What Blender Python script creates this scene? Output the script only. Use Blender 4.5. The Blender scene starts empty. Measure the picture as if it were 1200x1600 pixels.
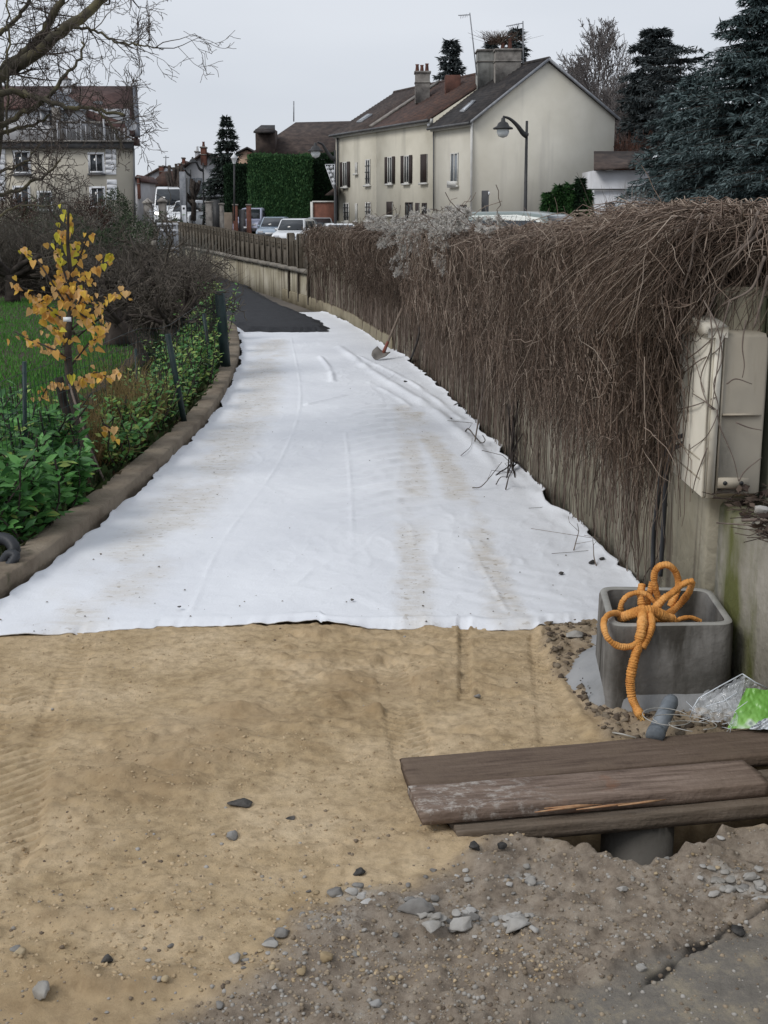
import bpy, math, random
import numpy as np
from mathutils import Vector, Matrix
random.seed(7); rng = np.random.default_rng(7)
R = math.radians
S = bpy.context.scene
# ------------------------------------------------------------------ camera
FPX, PITCH, EYE = 1950.0, R(13.4), 1.6
cd = bpy.data.cameras.new('camera'); cam = bpy.data.objects.new('camera', cd)
S.collection.objects.link(cam); S.camera = cam
cam.location = (0, 0, EYE); cam.rotation_euler = (R(90) - PITCH, 0, 0)
cd.sensor_fit = 'VERTICAL'; cd.sensor_height = 36; cd.sensor_width = 27
cd.lens = FPX / 1600 * 36; cd.clip_start = .05; cd.clip_end = 2000
# ------------------------------------------------------------------ sky (overcast) and weak soft sun
W = bpy.data.worlds.new('World'); S.world = W; W.use_nodes = True
nt = W.node_tree; nt.nodes.clear()
SUN_EL, SUN_ROT = R(44), R(235)
sky = nt.nodes.new('ShaderNodeTexSky'); sky.sky_type = 'NISHITA'; sky.sun_disc = False
sky.sun_elevation = SUN_EL; sky.sun_rotation = SUN_ROT
b1 = nt.nodes.new('ShaderNodeBackground'); b1.inputs[1].default_value = .05
nt.links.new(sky.outputs[0], b1.inputs[0])
tc = nt.nodes.new('ShaderNodeTexCoord'); ns = nt.nodes.new('ShaderNodeTexNoise')
mp = nt.nodes.new('ShaderNodeMapping'); mp.inputs['Scale'].default_value = (1, 1, 3)
ns.inputs['Scale'].default_value = 1.6; ns.inputs['Detail'].default_value = 4
nt.links.new(tc.outputs['Generated'], mp.inputs[0]); nt.links.new(mp.outputs[0], ns.inputs['Vector'])
cr = nt.nodes.new('ShaderNodeValToRGB')
cr.color_ramp.elements[0].position = .3; cr.color_ramp.elements[0].color = (.57, .615, .69, 1)
cr.color_ramp.elements[1].position = .7; cr.color_ramp.elements[1].color = (.74, .775, .835, 1)
nt.links.new(ns.outputs['Fac'], cr.inputs[0])
b2 = nt.nodes.new('ShaderNodeBackground'); b2.inputs[1].default_value = 1.0
nt.links.new(cr.outputs[0], b2.inputs[0])
mx = nt.nodes.new('ShaderNodeMixShader'); mx.inputs[0].default_value = .9
out = nt.nodes.new('ShaderNodeOutputWorld')
nt.links.new(b1.outputs[0], mx.inputs[1]); nt.links.new(b2.outputs[0], mx.inputs[2]); nt.links.new(mx.outputs[0], out.inputs[0])
sd = bpy.data.lights.new('sun', 'SUN'); sd.energy = 1.45; sd.angle = R(22); sd.color = (1, .97, .93)
so = bpy.data.objects.new('sun', sd); S.collection.objects.link(so)
so.rotation_euler = Vector((-math.sin(SUN_ROT) * math.cos(SUN_EL), -math.cos(SUN_ROT) * math.cos(SUN_EL), -math.sin(SUN_EL))).to_track_quat('-Z', 'Y').to_euler()
S.view_settings.view_transform = 'Standard'; S.view_settings.look = 'None'
S.view_settings.exposure = 0.10; S.view_settings.gamma = 1; S.view_settings.use_curve_mapping = False

# ------------------------------------------------------------------ measuring helpers: photo pixel -> point in the place
CP, SP = math.cos(PITCH), math.sin(PITCH)
def ray(px, py):
    x, u = (px - 600) / FPX, (800 - py) / FPX
    return np.array([x, CP + u * SP, -SP + u * CP])
def P(px, py, Y):
    d = ray(px, py); return np.array([0, 0, EYE]) + d * (Y / d[1])
def G(px, py, z=0.):
    d = ray(px, py); return np.array([0, 0, EYE]) + d * ((z - EYE) / d[2])
def PL(px, py, p0, n):
    d = ray(px, py); o = np.array([0, 0, EYE]); n = np.array(n, float)
    return o + d * (np.dot(np.array(p0) - o, n) / np.dot(d, n))
def A(*a): return np.array(a, float)
def unit(v):
    v = np.asarray(v, float); return v / (np.linalg.norm(v) + 1e-12)

# ------------------------------------------------------------------ noise
def _h(i, j, s):
    n = (i.astype(np.int64) * 374761393 + j.astype(np.int64) * 668265263 + s * 144269 ) & 0xffffffff
    n = ((n ^ (n >> 13)) * 1274126177) & 0xffffffff
    return ((n ^ (n >> 16)) & 0xffff) / 65535.
def vn(x, y, s=0):
    x = np.asarray(x, float); y = np.asarray(y, float)
    i, j = np.floor(x), np.floor(y); fx, fy = x - i, y - j
    fx = fx * fx * (3 - 2 * fx); fy = fy * fy * (3 - 2 * fy)
    a, b, c, d = _h(i, j, s), _h(i + 1, j, s), _h(i, j + 1, s), _h(i + 1, j + 1, s)
    return ((a * (1 - fx) + b * fx) * (1 - fy) + (c * (1 - fx) + d * fx) * fy) * 2 - 1
def fbm(x, y, s=0, o=4):
    r = 0; a = 1; t = 0
    for k in range(o):
        c, q = math.cos(k * 1.1), math.sin(k * 1.1)
        r = r + a * vn((x * c - y * q) * 2 ** k + 17 * k, (x * q + y * c) * 2 ** k, s + k); t += a; a *= .5
    return r / t
def ss(a, b, x):
    t = np.clip((x - a) / (b - a), 0, 1); return t * t * (3 - 2 * t)
def sdist(poly, X, Y):
    """signed distance, negative inside"""
    p = np.asarray(poly, float)[:, :2]; D = np.full(X.shape, 1e9); inside = np.zeros(X.shape, bool)
    for k in range(len(p)):
        a, b = p[k], p[(k + 1) % len(p)]; ex, ey = b - a
        t = np.clip(((X - a[0]) * ex + (Y - a[1]) * ey) / (ex * ex + ey * ey + 1e-12), 0, 1)
        D = np.minimum(D, np.hypot(X - a[0] - t * ex, Y - a[1] - t * ey))
        c = ((a[1] > Y) != (b[1] > Y)) & (X < (b[0] - a[0]) * (Y - a[1]) / (b[1] - a[1] + 1e-12) + a[0])
        inside ^= c
    return np.where(inside, -D, D)
def ldist(line, X, Y):
    p = np.asarray(line, float)[:, :2]; D = np.full(X.shape, 1e9); U = np.zeros(X.shape); acc = 0
    for k in range(len(p) - 1):
        a, b = p[k], p[k + 1]; ex, ey = b - a; L = math.hypot(ex, ey)
        t = np.clip(((X - a[0]) * ex + (Y - a[1]) * ey) / (L * L + 1e-12), 0, 1)
        d = np.hypot(X - a[0] - t * ex, Y - a[1] - t * ey)
        m = d < D; D = np.where(m, d, D); U = np.where(m, acc + t * L, U); acc += L
    return D, U

# ------------------------------------------------------------------ mesh helpers
OFF = {}
def mesh_np(name, V, F, mat, smooth=False, attrs=None):
    V = np.asarray(V, float); me = bpy.data.meshes.new(name)
    me.vertices.add(len(V)); me.vertices.foreach_set('co', V.astype(np.float32).ravel())
    if isinstance(F, np.ndarray):
        k = F.shape[1]; n = len(F)
        me.loops.add(n * k); me.polygons.add(n)
        me.loops.foreach_set('vertex_index', F.astype(np.int32).ravel())
        me.polygons.foreach_set('loop_start', np.arange(0, n * k, k, dtype=np.int32))
    else:
        n = len(F); st = np.cumsum([0] + [len(f) for f in F[:-1]]) if n else []
        flat = [i for f in F for i in f]
        me.loops.add(len(flat)); me.polygons.add(n)
        me.loops.foreach_set('vertex_index', np.array(flat, np.int32))
        me.polygons.foreach_set('loop_start', np.array(st, np.int32))
    if attrs:
        for an, av in attrs.items():
            at = me.attributes.new(an, 'FLOAT', 'POINT'); at.data.foreach_set('value', np.asarray(av, np.float32).ravel())
    me.update(calc_edges=True); me.validate()
    if smooth: me.polygons.foreach_set('use_smooth', np.ones(len(me.polygons), bool))
    if mat: me.materials.append(mat)
    return me
class MB:
    def __init__(s): s.v = []; s.f = []
    def add(s, V, F):
        n = len(s.v); s.v += [tuple(map(float, v)) for v in V]; s.f += [tuple(int(i) + n for i in f) for f in F]; return s
    def box(s, c, d, ax=None):
        """centre c, full sizes d, ax rows = local axes"""
        ax = np.eye(3) if ax is None else np.array(ax, float)
        V = []
        for k in range(8):
            q = A((k & 1) - .5, ((k >> 1) & 1) - .5, ((k >> 2) & 1) - .5) * A(*d)
            V.append(np.array(c, float) + q @ ax)
        return s.add(V, [(0, 2, 3, 1), (4, 5, 7, 6), (0, 1, 5, 4), (2, 6, 7, 3), (0, 4, 6, 2), (1, 3, 7, 5)])
    def bbox(s, c, d, b=.01, ax=None):
        """box with chamfered edges"""
        ax = np.eye(3) if ax is None else np.array(ax, float); d = A(*d) / 2; V = []; idx = {}
        for sx in (-1, 1):
            for sy in (-1, 1):
                for sz in (-1, 1):
                    for k in range(3):
                        q = A(sx, sy, sz) * (d - b); q[k] = (sx, sy, sz)[k] * d[k]
                        idx[(sx, sy, sz, k)] = len(V); V.append(np.array(c, float) + q @ ax)
        F = []
        for k in range(3):
            o = [i for i in range(3) if i != k]
            for sg in (-1, 1):
                f = []
                for a, e in ((-1, -1), (1, -1), (1, 1), (-1, 1)):
                    t = [0, 0, 0]; t[k] = sg; t[o[0]] = a; t[o[1]] = e; f.append(idx[(*t, k)])
                F.append(f)
        for k in range(3):
            o = [i for i in range(3) if i != k]
            for a in (-1, 1):
                for e in (-1, 1):
                    f = []
                    for sg, kk in ((-1, o[0]), (1, o[0]), (1, o[1]), (-1, o[1])):
                        t = [0, 0, 0]; t[k] = sg; t[o[0]] = a; t[o[1]] = e; f.append(idx[(*t, kk)])
                    F.append(f)
        for sx in (-1, 1):
            for sy in (-1, 1):
                for sz in (-1, 1): F.append([idx[(sx, sy, sz, k)] for k in range(3)])
        return s.add(V, F)
    def tube(s, pts, r, n=8, caps=True):
        pts = [np.array(p, float) for p in pts]; m = len(pts); r = [r] * m if np.isscalar(r) else list(r)
        V = []; F = []; prev = None
        for i in range(m):
            t = unit(pts[min(i + 1, m - 1)] - pts[max(i - 1, 0)])
            if prev is None:
                u = np.cross(t, A(0, 0, 1)); u = unit(u) if np.linalg.norm(u) > .1 else A(1, 0, 0)
            else: u = unit(prev - t * np.dot(prev, t))
            prev = u; w = np.cross(t, u)
            for k in range(n):
                a = 2 * math.pi * k / n; V.append(pts[i] + (u * math.cos(a) + w * math.sin(a)) * r[i])
        for i in range(m - 1):
            for k in range(n): F.append((i * n + k, i * n + (k + 1) % n, (i + 1) * n + (k + 1) % n, (i + 1) * n + k))
        if caps: F.append(tuple(range(n))[::-1]); F.append(tuple((m - 1) * n + k for k in range(n)))
        return s.add(V, F)
    def prism(s, poly, ext):
        """planar polygon (3D points) extruded by vector ext"""
        p = [np.array(q, float) for q in poly]; n = len(p); e = np.array(ext, float)
        return s.add(p + [q + e for q in p], [tuple(range(n))[::-1], tuple(range(n, 2 * n))] + [(k, (k + 1) % n, n + (k + 1) % n, n + k) for k in range(n)])
    def lathe(s, c, prof, n=12, ax=A(0, 0, 1)):
        ax = unit(ax); u = unit(np.cross(ax, A(0.3, 1, 0.1))); w = np.cross(ax, u); V = []; F = []
        for r, z in prof:
            for k in range(n):
                a = 2 * math.pi * k / n; V.append(np.array(c) + ax * z + (u * math.cos(a) + w * math.sin(a)) * r)
        for i in range(len(prof) - 1):
            for k in range(n): F.append((i * n + k, i * n + (k + 1) % n, (i + 1) * n + (k + 1) % n, (i + 1) * n + k))
        return s.add(V, F)
    def obj(s, name, mat, parent=None, smooth=False, **kw):
        return put(name, s.v, s.f, mat, parent, smooth, **kw)
def put(name, V, F, mat, parent=None, smooth=False, attrs=None, label=None, cat=None, group=None, kind=None, me=None):
    V = np.asarray(V, float)
    if parent is not None: off = OFF[parent.name]; loc = A(0, 0, 0)
    else:
        off = A((V[:, 0].min() + V[:, 0].max()) / 2, (V[:, 1].min() + V[:, 1].max()) / 2, V[:, 2].min()); loc = off
    o = bpy.data.objects.new(name, mesh_np(name, V - off, F, mat, smooth, attrs)); S.collection.objects.link(o)
    o.location = loc; OFF[o.name] = off
    if parent is not None: o.parent = parent
    tag(o, label, cat, group, kind); return o
def tag(o, label=None, cat=None, group=None, kind=None):
    if label: o['label'] = label
    if cat: o['category'] = cat
    if group: o['group'] = group
    if kind: o['kind'] = kind
    return o
def thing(name, label, cat, loc, group=None):
    o = bpy.data.objects.new(name, None); S.collection.objects.link(o); o.empty_display_size = .1
    o.location = loc; OFF[o.name] = np.array(loc, float); return tag(o, label, cat, group)
def inst(name, me, M, parent=None):
    """object sharing mesh data; M = world 4x4"""
    o = bpy.data.objects.new(name, me); S.collection.objects.link(o)
    M = Matrix(M)
    if parent is not None: M = Matrix.Translation(Vector(-OFF[parent.name])) @ M; o.parent = parent
    o.matrix_local = M; return o
def strands(Pt, Rd, n=3):
    """(N,K,3) paths, (N,K) radii -> quads"""
    N, K, _ = Pt.shape
    T = np.empty_like(Pt); T[:, 1:-1] = Pt[:, 2:] - Pt[:, :-2]; T[:, 0] = Pt[:, 1] - Pt[:, 0]; T[:, -1] = Pt[:, -1] - Pt[:, -2]
    T /= np.linalg.norm(T, axis=2, keepdims=True) + 1e-9
    ref = np.broadcast_to(A(.31, .87, .38), T.shape); U = np.cross(T, ref); U /= np.linalg.norm(U, axis=2, keepdims=True) + 1e-9
    Wv = np.cross(T, U); ang = 2 * np.pi * np.arange(n) / n
    V = Pt[:, :, None] + Rd[:, :, None, None] * (U[:, :, None] * np.cos(ang)[None, None, :, None] + Wv[:, :, None] * np.sin(ang)[None, None, :, None])
    V = V.reshape(-1, 3)
    i = np.arange(N)[:, None, None] * K * n; k = np.arange(K - 1)[None, :, None] * n; a = np.arange(n)[None, None, :]; b = (a + 1) % n
    F = np.stack([i + k + a, i + k + b, i + k + n + b, i + k + n + a], -1).reshape(-1, 4)
    return V, F
def scatter(tv, tf, T, X, Z, sc):
    """template (x right,y along,z normal) at T with along-axis X and normal Z"""
    X = X / (np.linalg.norm(X, axis=1, keepdims=True) + 1e-9); Yv = np.cross(Z, X); Yv /= np.linalg.norm(Yv, axis=1, keepdims=True) + 1e-9; Z = np.cross(X, Yv)
    sc = np.asarray(sc, float); sc = sc[:, None] if sc.ndim == 1 else sc
    tv = np.asarray(tv, float)
    V = T[:, None] + (tv[None, :, 1:2] * X[:, None] + tv[None, :, 0:1] * Yv[:, None] + tv[None, :, 2:3] * Z[:, None]) * sc[:, None]
    tf = np.asarray(tf); F = (tf[None] + (np.arange(len(T)) * len(tv))[:, None, None]).reshape(-1, tf.shape[1])
    return V.reshape(-1, 3), F
def rv(n): v = rng.normal(size=(n, 3)); return v / np.linalg.norm(v, axis=1, keepdims=True)
LEAF = (A([-.0, 0, 0], [.16, .3, .03], [.18, .6, .02], [0, 1, -.06], [-.18, .6, .02], [-.16, .3, .03], [0, .35, -.03], [0, .65, -.03]),
        np.array([[0, 1, 6, 6], [1, 2, 7, 6], [2, 3, 7, 7], [3, 4, 7, 7], [4, 5, 6, 7], [5, 0, 6, 6]]))
LEAF_T = (LEAF[0], np.array([[0, 1, 6], [1, 2, 7], [1, 7, 6], [2, 3, 7], [3, 4, 7], [4, 5, 6], [4, 6, 7], [5, 0, 6]]))
TRI2 = (A([0, 0, 0], [.22, .5, .05], [0, 1, 0], [-.22, .5, .05]), np.array([[0, 1, 2], [0, 2, 3]]))
CUP = (A([0, .04, 0], [.24, -.05, .10], [.46, .18, .12], [.30, .62, .02], [0, 1.05, -.14], [-.30, .62, .02], [-.46, .18, .12], [-.24, -.05, .10], [0, .42, -.08]),
       np.array([[0, 1, 8], [1, 2, 8], [2, 3, 8], [3, 4, 8], [4, 5, 8], [5, 6, 8], [6, 7, 8], [7, 0, 8]]))
def catmull(pts, m=8):
    p = [np.array(q, float) for q in pts]; p = [2 * p[0] - p[1]] + p + [2 * p[-1] - p[-2]]; o = []
    for i in range(1, len(p) - 2):
        for k in range(m):
            t = k / m; o.append(.5 * (2 * p[i] + (p[i + 1] - p[i - 1]) * t + (2 * p[i - 1] - 5 * p[i] + 4 * p[i + 1] - p[i + 2]) * t * t + (3 * p[i] - p[i - 1] - 3 * p[i + 1] + p[i + 2]) * t ** 3))
    o.append(p[-2]); return o

# ------------------------------------------------------------------ materials
def base_mat(name, rough=.8, spec=.3):
    m = bpy.data.materials.new(name); m.use_nodes = True; b = m.node_tree.nodes['Principled BSDF']
    b.inputs['Roughness'].default_value = rough; b.inputs['Specular IOR Level'].default_value = spec
    return m, m.node_tree, b
def ramp(t, stops):
    c = t.nodes.new('ShaderNodeValToRGB'); e = c.color_ramp.elements
    while len(e) < len(stops): e.new(.5)
    for q, (p, col) in zip(e, stops): q.position = p; q.color = (*col, 1)
    return c
def noise(t, scale, detail=4, vec=None, stretch=None, rough=.55):
    n = t.nodes.new('ShaderNodeTexNoise'); n.inputs['Scale'].default_value = scale; n.inputs['Detail'].default_value = detail; n.inputs['Roughness'].default_value = rough
    g = t.nodes.new('ShaderNodeNewGeometry'); src = g.outputs['Position']
    if stretch:
        mpn = t.nodes.new('ShaderNodeMapping'); mpn.inputs['Scale'].default_value = stretch; t.links.new(src, mpn.inputs[0]); src = mpn.outputs[0]
    t.links.new(src, n.inputs['Vector']); return n.outputs['Fac']
def mixc(t, f, a, b, mode='MIX'):
    m = t.nodes.new('ShaderNodeMix'); m.data_type = 'RGBA'; m.blend_type = mode
    for i, v in ((0, f), (6, a), (7, b)):
        if hasattr(v, 'links') or isinstance(v, bpy.types.NodeSocket): t.links.new(v, m.inputs[i])
        else: m.inputs[i].default_value = v if i == 0 else (*v, 1)
    return m.outputs[2]
def mth(t, op, a, b=0.):
    m = t.nodes.new('ShaderNodeMath'); m.operation = op
    for i, v in ((0, a), (1, b)):
        if isinstance(v, bpy.types.NodeSocket): t.links.new(v, m.inputs[i])
        else: m.inputs[i].default_value = v
    return m.outputs[0]
def bump(t, b, h, strength=.5, dist=.01):
    n = t.nodes.new('ShaderNodeBump'); n.inputs['Strength'].default_value = strength; n.inputs['Distance'].default_value = dist
    t.links.new(h, n.inputs['Height']); t.links.new(n.outputs[0], b.inputs['Normal'])
def attr(t, name):
    a = t.nodes.new('ShaderNodeAttribute'); a.attribute_name = name; return a.outputs['Fac']
def M(name, stops, scale=3, rough=.8, bs=0, bscale=40, bdist=.01, stretch=None, spec=.3, detail=5, streak=None):
    m, t, b = base_mat(name, rough, spec)
    if len(stops) == 1: stops = [(0, stops[0]), (1, stops[0])]
    elif not isinstance(stops[0][1], tuple): stops = [(.3 + .4 * i / (len(stops) - 1), c) for i, c in enumerate(stops)]
    c = ramp(t, stops); t.links.new(noise(t, scale, detail, stretch=stretch), c.inputs[0]); col = c.outputs[0]
    if streak:
        sc_, colr, lo, hi = streak; q = ramp(t, [(lo, (0, 0, 0)), (hi, (1, 1, 1))]); t.links.new(noise(t, 1, 5, stretch=sc_), q.inputs[0])
        col = mixc(t, q.outputs[0], col, colr)
    t.links.new(col, b.inputs['Base Color'])
    if bs: bump(t, b, noise(t, bscale, 6, stretch=stretch), bs, bdist)
    return m
def MI(name, stops, rough=.7, spec=.2, trans=0):
    """colour varies per leaf / stem"""
    m, t, b = base_mat(name, rough, spec); g = t.nodes.new('ShaderNodeNewGeometry'); stops = stops * 2 if len(stops) == 1 else stops
    c = ramp(t, [(i / max(1, len(stops) - 1), s) for i, s in enumerate(stops)]); t.links.new(g.outputs['Random Per Island'], c.inputs[0])
    t.links.new(c.outputs[0], b.inputs['Base Color'])
    if trans:
        tr = t.nodes.new('ShaderNodeBsdfTranslucent'); t.links.new(c.outputs[0], tr.inputs[0]); ms = t.nodes.new('ShaderNodeMixShader'); ms.inputs[0].default_value = trans
        o = t.nodes['Material Output']; t.links.new(b.outputs[0], ms.inputs[1]); t.links.new(tr.outputs[0], ms.inputs[2]); t.links.new(ms.outputs[0], o.inputs[0])
    return m
def glass(name, col=(.03, .035, .04), rough=.08):
    m, t, b = base_mat(name, rough, .6); b.inputs['Base Color'].default_value = (*col, 1); return m

m_cream = M('cream_render', [(.50, .465, .375), (.60, .565, .47), (.66, .62, .52)], .5, .9, .15, 12, streak=((.6, .6, .08), (.36, .34, .29), .56, .8))
m_cream2 = M('pale_render', [(.56, .53, .45), (.66, .63, .55)], .6, .9, .1, 12, streak=((.8, .8, .1), (.42, .40, .36), .55, .8))
m_beige = M('beige_render', [(.47, .435, .36), (.56, .52, .44)], .4, .9, .1, 8)
m_white = M('white_paint', [(.72, .73, .75), (.80, .81, .83)], 2, .6)
m_offwhite = M('dirty_white_render', [(.45, .45, .46), (.62, .63, .66)], .7, .9)
def tiles(name, stops, spec=.3):
    m = M(name, stops, 2.2, .85, .6, 9, .03, spec=spec); return m
m_tile_brown = tiles('brown_tiles', [(.035, .028, .026), (.065, .048, .042), (.10, .075, .062)])
m_tile_red = tiles('russet_tiles', [(.05, .034, .03), (.08, .05, .042), (.13, .07, .05)])
m_tile_dark = tiles('slate_tiles', [(.022, .021, .022), (.04, .036, .036), (.07, .06, .055)])
m_tile_wine = tiles('wine_tiles', [(.06, .034, .031), (.09, .05, .044), (.12, .07, .06)])
m_zinc = M('zinc', [(.09, .10, .12), (.14, .15, .17)], 2, .5)
m_gutter = M('gutter_metal', [(.07, .07, .075), (.12, .12, .12)], 2, .5)
m_stone = M('grey_stone', [(.12, .11, .10), (.24, .22, .20), (.32, .30, .27)], 3, .95, .5, 20)
m_brick = M('red_brick', [(.12, .055, .04), (.20, .085, .06)], 4, .95, .4, 20)
m_pot = M('clay_pot', [(.10, .05, .04), (.17, .08, .06)], 4, .9)
m_glass = glass('window_glass')
m_glassl = glass('curtained_glass', (.22, .24, .26), .2)
m_shut = M('dark_shutter', [(.028, .020, .018), (.045, .032, .028)], 5, .7)
m_metal = M('dark_metal', [(.025, .026, .028), (.05, .05, .05)], 5, .5)
m_gmetal = M('grey_metal', [(.20, .21, .23), (.34, .35, .37)], 5, .45)

# ------------------------------------------------------------------ key lines of the place
wall_px = [(985, 905), (900, 822), (820, 742), (735, 655), (660, 578), (600, 541), (545, 506), (490, 482), (432, 462)]
WLp = [A(1.30, 2.0), A(1.24, 3.0), A(1.19, 4.0)] + [G(*p)[:2] for p in wall_px] + [G(365, 400, .63)[:2], G(340, 394, .63)[:2], G(305, 387, .64)[:2], G(277, 382, .65)[:2]]
WLp += [WLp[-1] + (WLp[-1] - WLp[-2]) * q for q in (1, 2)]
WL = np.array(catmull([A(p[0], p[1], 0) for p in WLp], 12))[:, :2]
WS = np.concatenate([[0], np.cumsum(np.hypot(*np.diff(WL, axis=0).T))])
def wpos(s):
    return np.stack([np.interp(s, WS, WL[:, 0]), np.interp(s, WS, WL[:, 1])], -1)
def wtan(s):
    d = wpos(np.asarray(s) + .15) - wpos(np.asarray(s) - .15); return d / (np.linalg.norm(d, axis=-1, keepdims=True) + 1e-9)
def wat(s, off, z):
    """point at length s, off metres out towards the path, height z"""
    s = np.asarray(s, float); t = wtan(s); n = np.stack([-t[..., 1], t[..., 0]], -1); p = wpos(s) + n * np.asarray(off)[..., None]
    return np.concatenate([p, np.broadcast_to(np.asarray(z, float), s.shape)[..., None]], -1)
def s_at_y(y): return float(np.interp(y, WL[:, 1], WS))
kerb_px = [(-60, 985), (0, 945), (75, 893), (180, 805), (270, 722), (330, 658), (362, 600), (374, 560), (372, 532), (362, 515)]
KL = [G(*p)[:2] for p in kerb_px]; KL = [A(-1.35, 1.2), A(-1.55, 2.6), A(-1.66, 3.8)] + KL
wl_y = lambda y: float(np.interp(y, WL[:, 1], WL[:, 0]))
for y in (21, 25, 30, 36, 42): KL.append(A(wl_y(y) - 2.15 - (y - 18) * .01, y))
KL = np.array(catmull([A(p[0], p[1], 0) for p in KL], 8))[:, :2]
kx = lambda y: np.interp(y, KL[:, 1], KL[:, 0])
wx = lambda y: np.interp(y, WL[:, 1], WL[:, 0])

# ------------------------------------------------------------------ GROUND
m_ground = M('packed_earth', [(.10, .09, .075), (.16, .14, .12)], .8, .95, .3, 12)
def terr(x, y):
    up = 1.1 * ss(45, 105, y) * (1 - ss(-14, 2, x + (y - 60) * .05)); dn = -.35 * ss(34, 58, y) * ss(-12, -2, x)
    return up + dn - .045
gx = np.concatenate([np.linspace(-900, -60, 12), np.linspace(-50, 50, 60), np.linspace(60, 900, 12)]); gy = np.concatenate([np.linspace(-200, 0, 4), np.linspace(6.2, 120, 60), np.linspace(140, 1600, 10)])
def grid(name, xs, ys, zf, mat, hole=None, **kw):
    X, Y = np.meshgrid(xs, ys); Z = zf(X, Y); n, m_ = X.shape
    i = np.arange(n - 1)[:, None] * m_ + np.arange(m_ - 1)[None]; F = np.stack([i, i + 1, i + m_ + 1, i + m_], -1).reshape(-1, 4)
    if hole is not None:
        cx = (X[:-1, :-1] + X[1:, 1:]) / 2; cy = (Y[:-1, :-1] + Y[1:, 1:]) / 2; F = F[~hole(cx, cy).ravel()]
    V = np.stack([X, Y, Z], -1).reshape(-1, 3); return put(name, V, F, mat, **kw)
hx = np.array([-4.5, -2.2, -2.1, 1.55, 1.7, 5]); gx = np.unique(np.concatenate([gx[(gx < -5) | (gx > 6)], hx])); gy = np.unique(np.concatenate([gy, [1.0]]))
gy = gy[(gy < -1) | (gy > .9)]; gy = np.sort(np.append(gy, 5.9)); gy = gy[~((gy > 5.9) & (gy < 6.4))]
grid('ground', gx, gy, terr, m_ground, hole=lambda x, y: (x > -2.15) & (x < 1.6) & (y > 1.0) & (y < 5.9), kind='structure')

# sand and dirt foreground ------------------------------------------------
pit_poly = [G(700, 1285)[:2], G(742, 1312)[:2], G(870, 1322)[:2], G(905, 1334)[:2], G(960, 1352)[:2], G(1000, 1364)[:2], G(1045, 1352)[:2], G(1085, 1330)[:2], G(1135, 1310)[:2], G(1200, 1302)[:2], G(1330, 1300)[:2], G(1330, 1200)[:2], G(1000, 1215)[:2], G(720, 1240)[:2]]
dirt_line = [G(*p)[:2] for p in [(-200, 1700), (200, 1620), (380, 1530), (470, 1440), (560, 1395), (650, 1390), (720, 1335), (800, 1310), (900, 1330), (1400, 1290), (1400, 1800), (-200, 1900)]]
soil2 = [G(*p)[:2] for p in [(845, 972), (935, 960), (960, 1100), (1010, 1120), (1200, 1110), (1200, 1180), (940, 1160), (915, 1100), (870, 1060)]]
asph = [G(*p)[:2] for p in [(760, 1640), (840, 1600), (925, 1565), (985, 1530), (1040, 1500), (1090, 1475), (1150, 1452), (1230, 1432), (1400, 1420), (1400, 1900), (760, 1900)]]
fab_front_px = [(-160, 993), (0, 990), (60, 987), (120, 982), (190, 978), (240, 974), (245, 971), (330, 971), (420, 970), (497, 969), (505, 976), (560, 977), (640, 975), (740, 975), (780, 978), (830, 979), (860, 973), (925, 966), (1010, 960)]
ffx = np.array([G(*p, .02)[0] for p in fab_front_px]); ffy = np.array([G(*p, .02)[1] for p in fab_front_px])
def tread(X, Y, line, w, pitch, depth, slant=1., seed=0):
    D, U = ldist(line, X, Y); m = 1 - ss(w * .42, w * .55, D)
    # local side coordinate
    a, b = np.array(line[0]), np.array(line[-1]); t = unit(b - a); side = (X - a[0]) * -t[1] + (Y - a[1]) * t[0]
    bars = np.sin(2 * np.pi * (U + slant * np.abs(side)) / pitch); bars = ss(.1, .7, bars)
    wear = ss(-.25, .25, fbm(X * 3, Y * 3, 30 + seed, 2))
    return m, m * (-depth * .5 - depth * bars * wear * 1.6)
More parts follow.
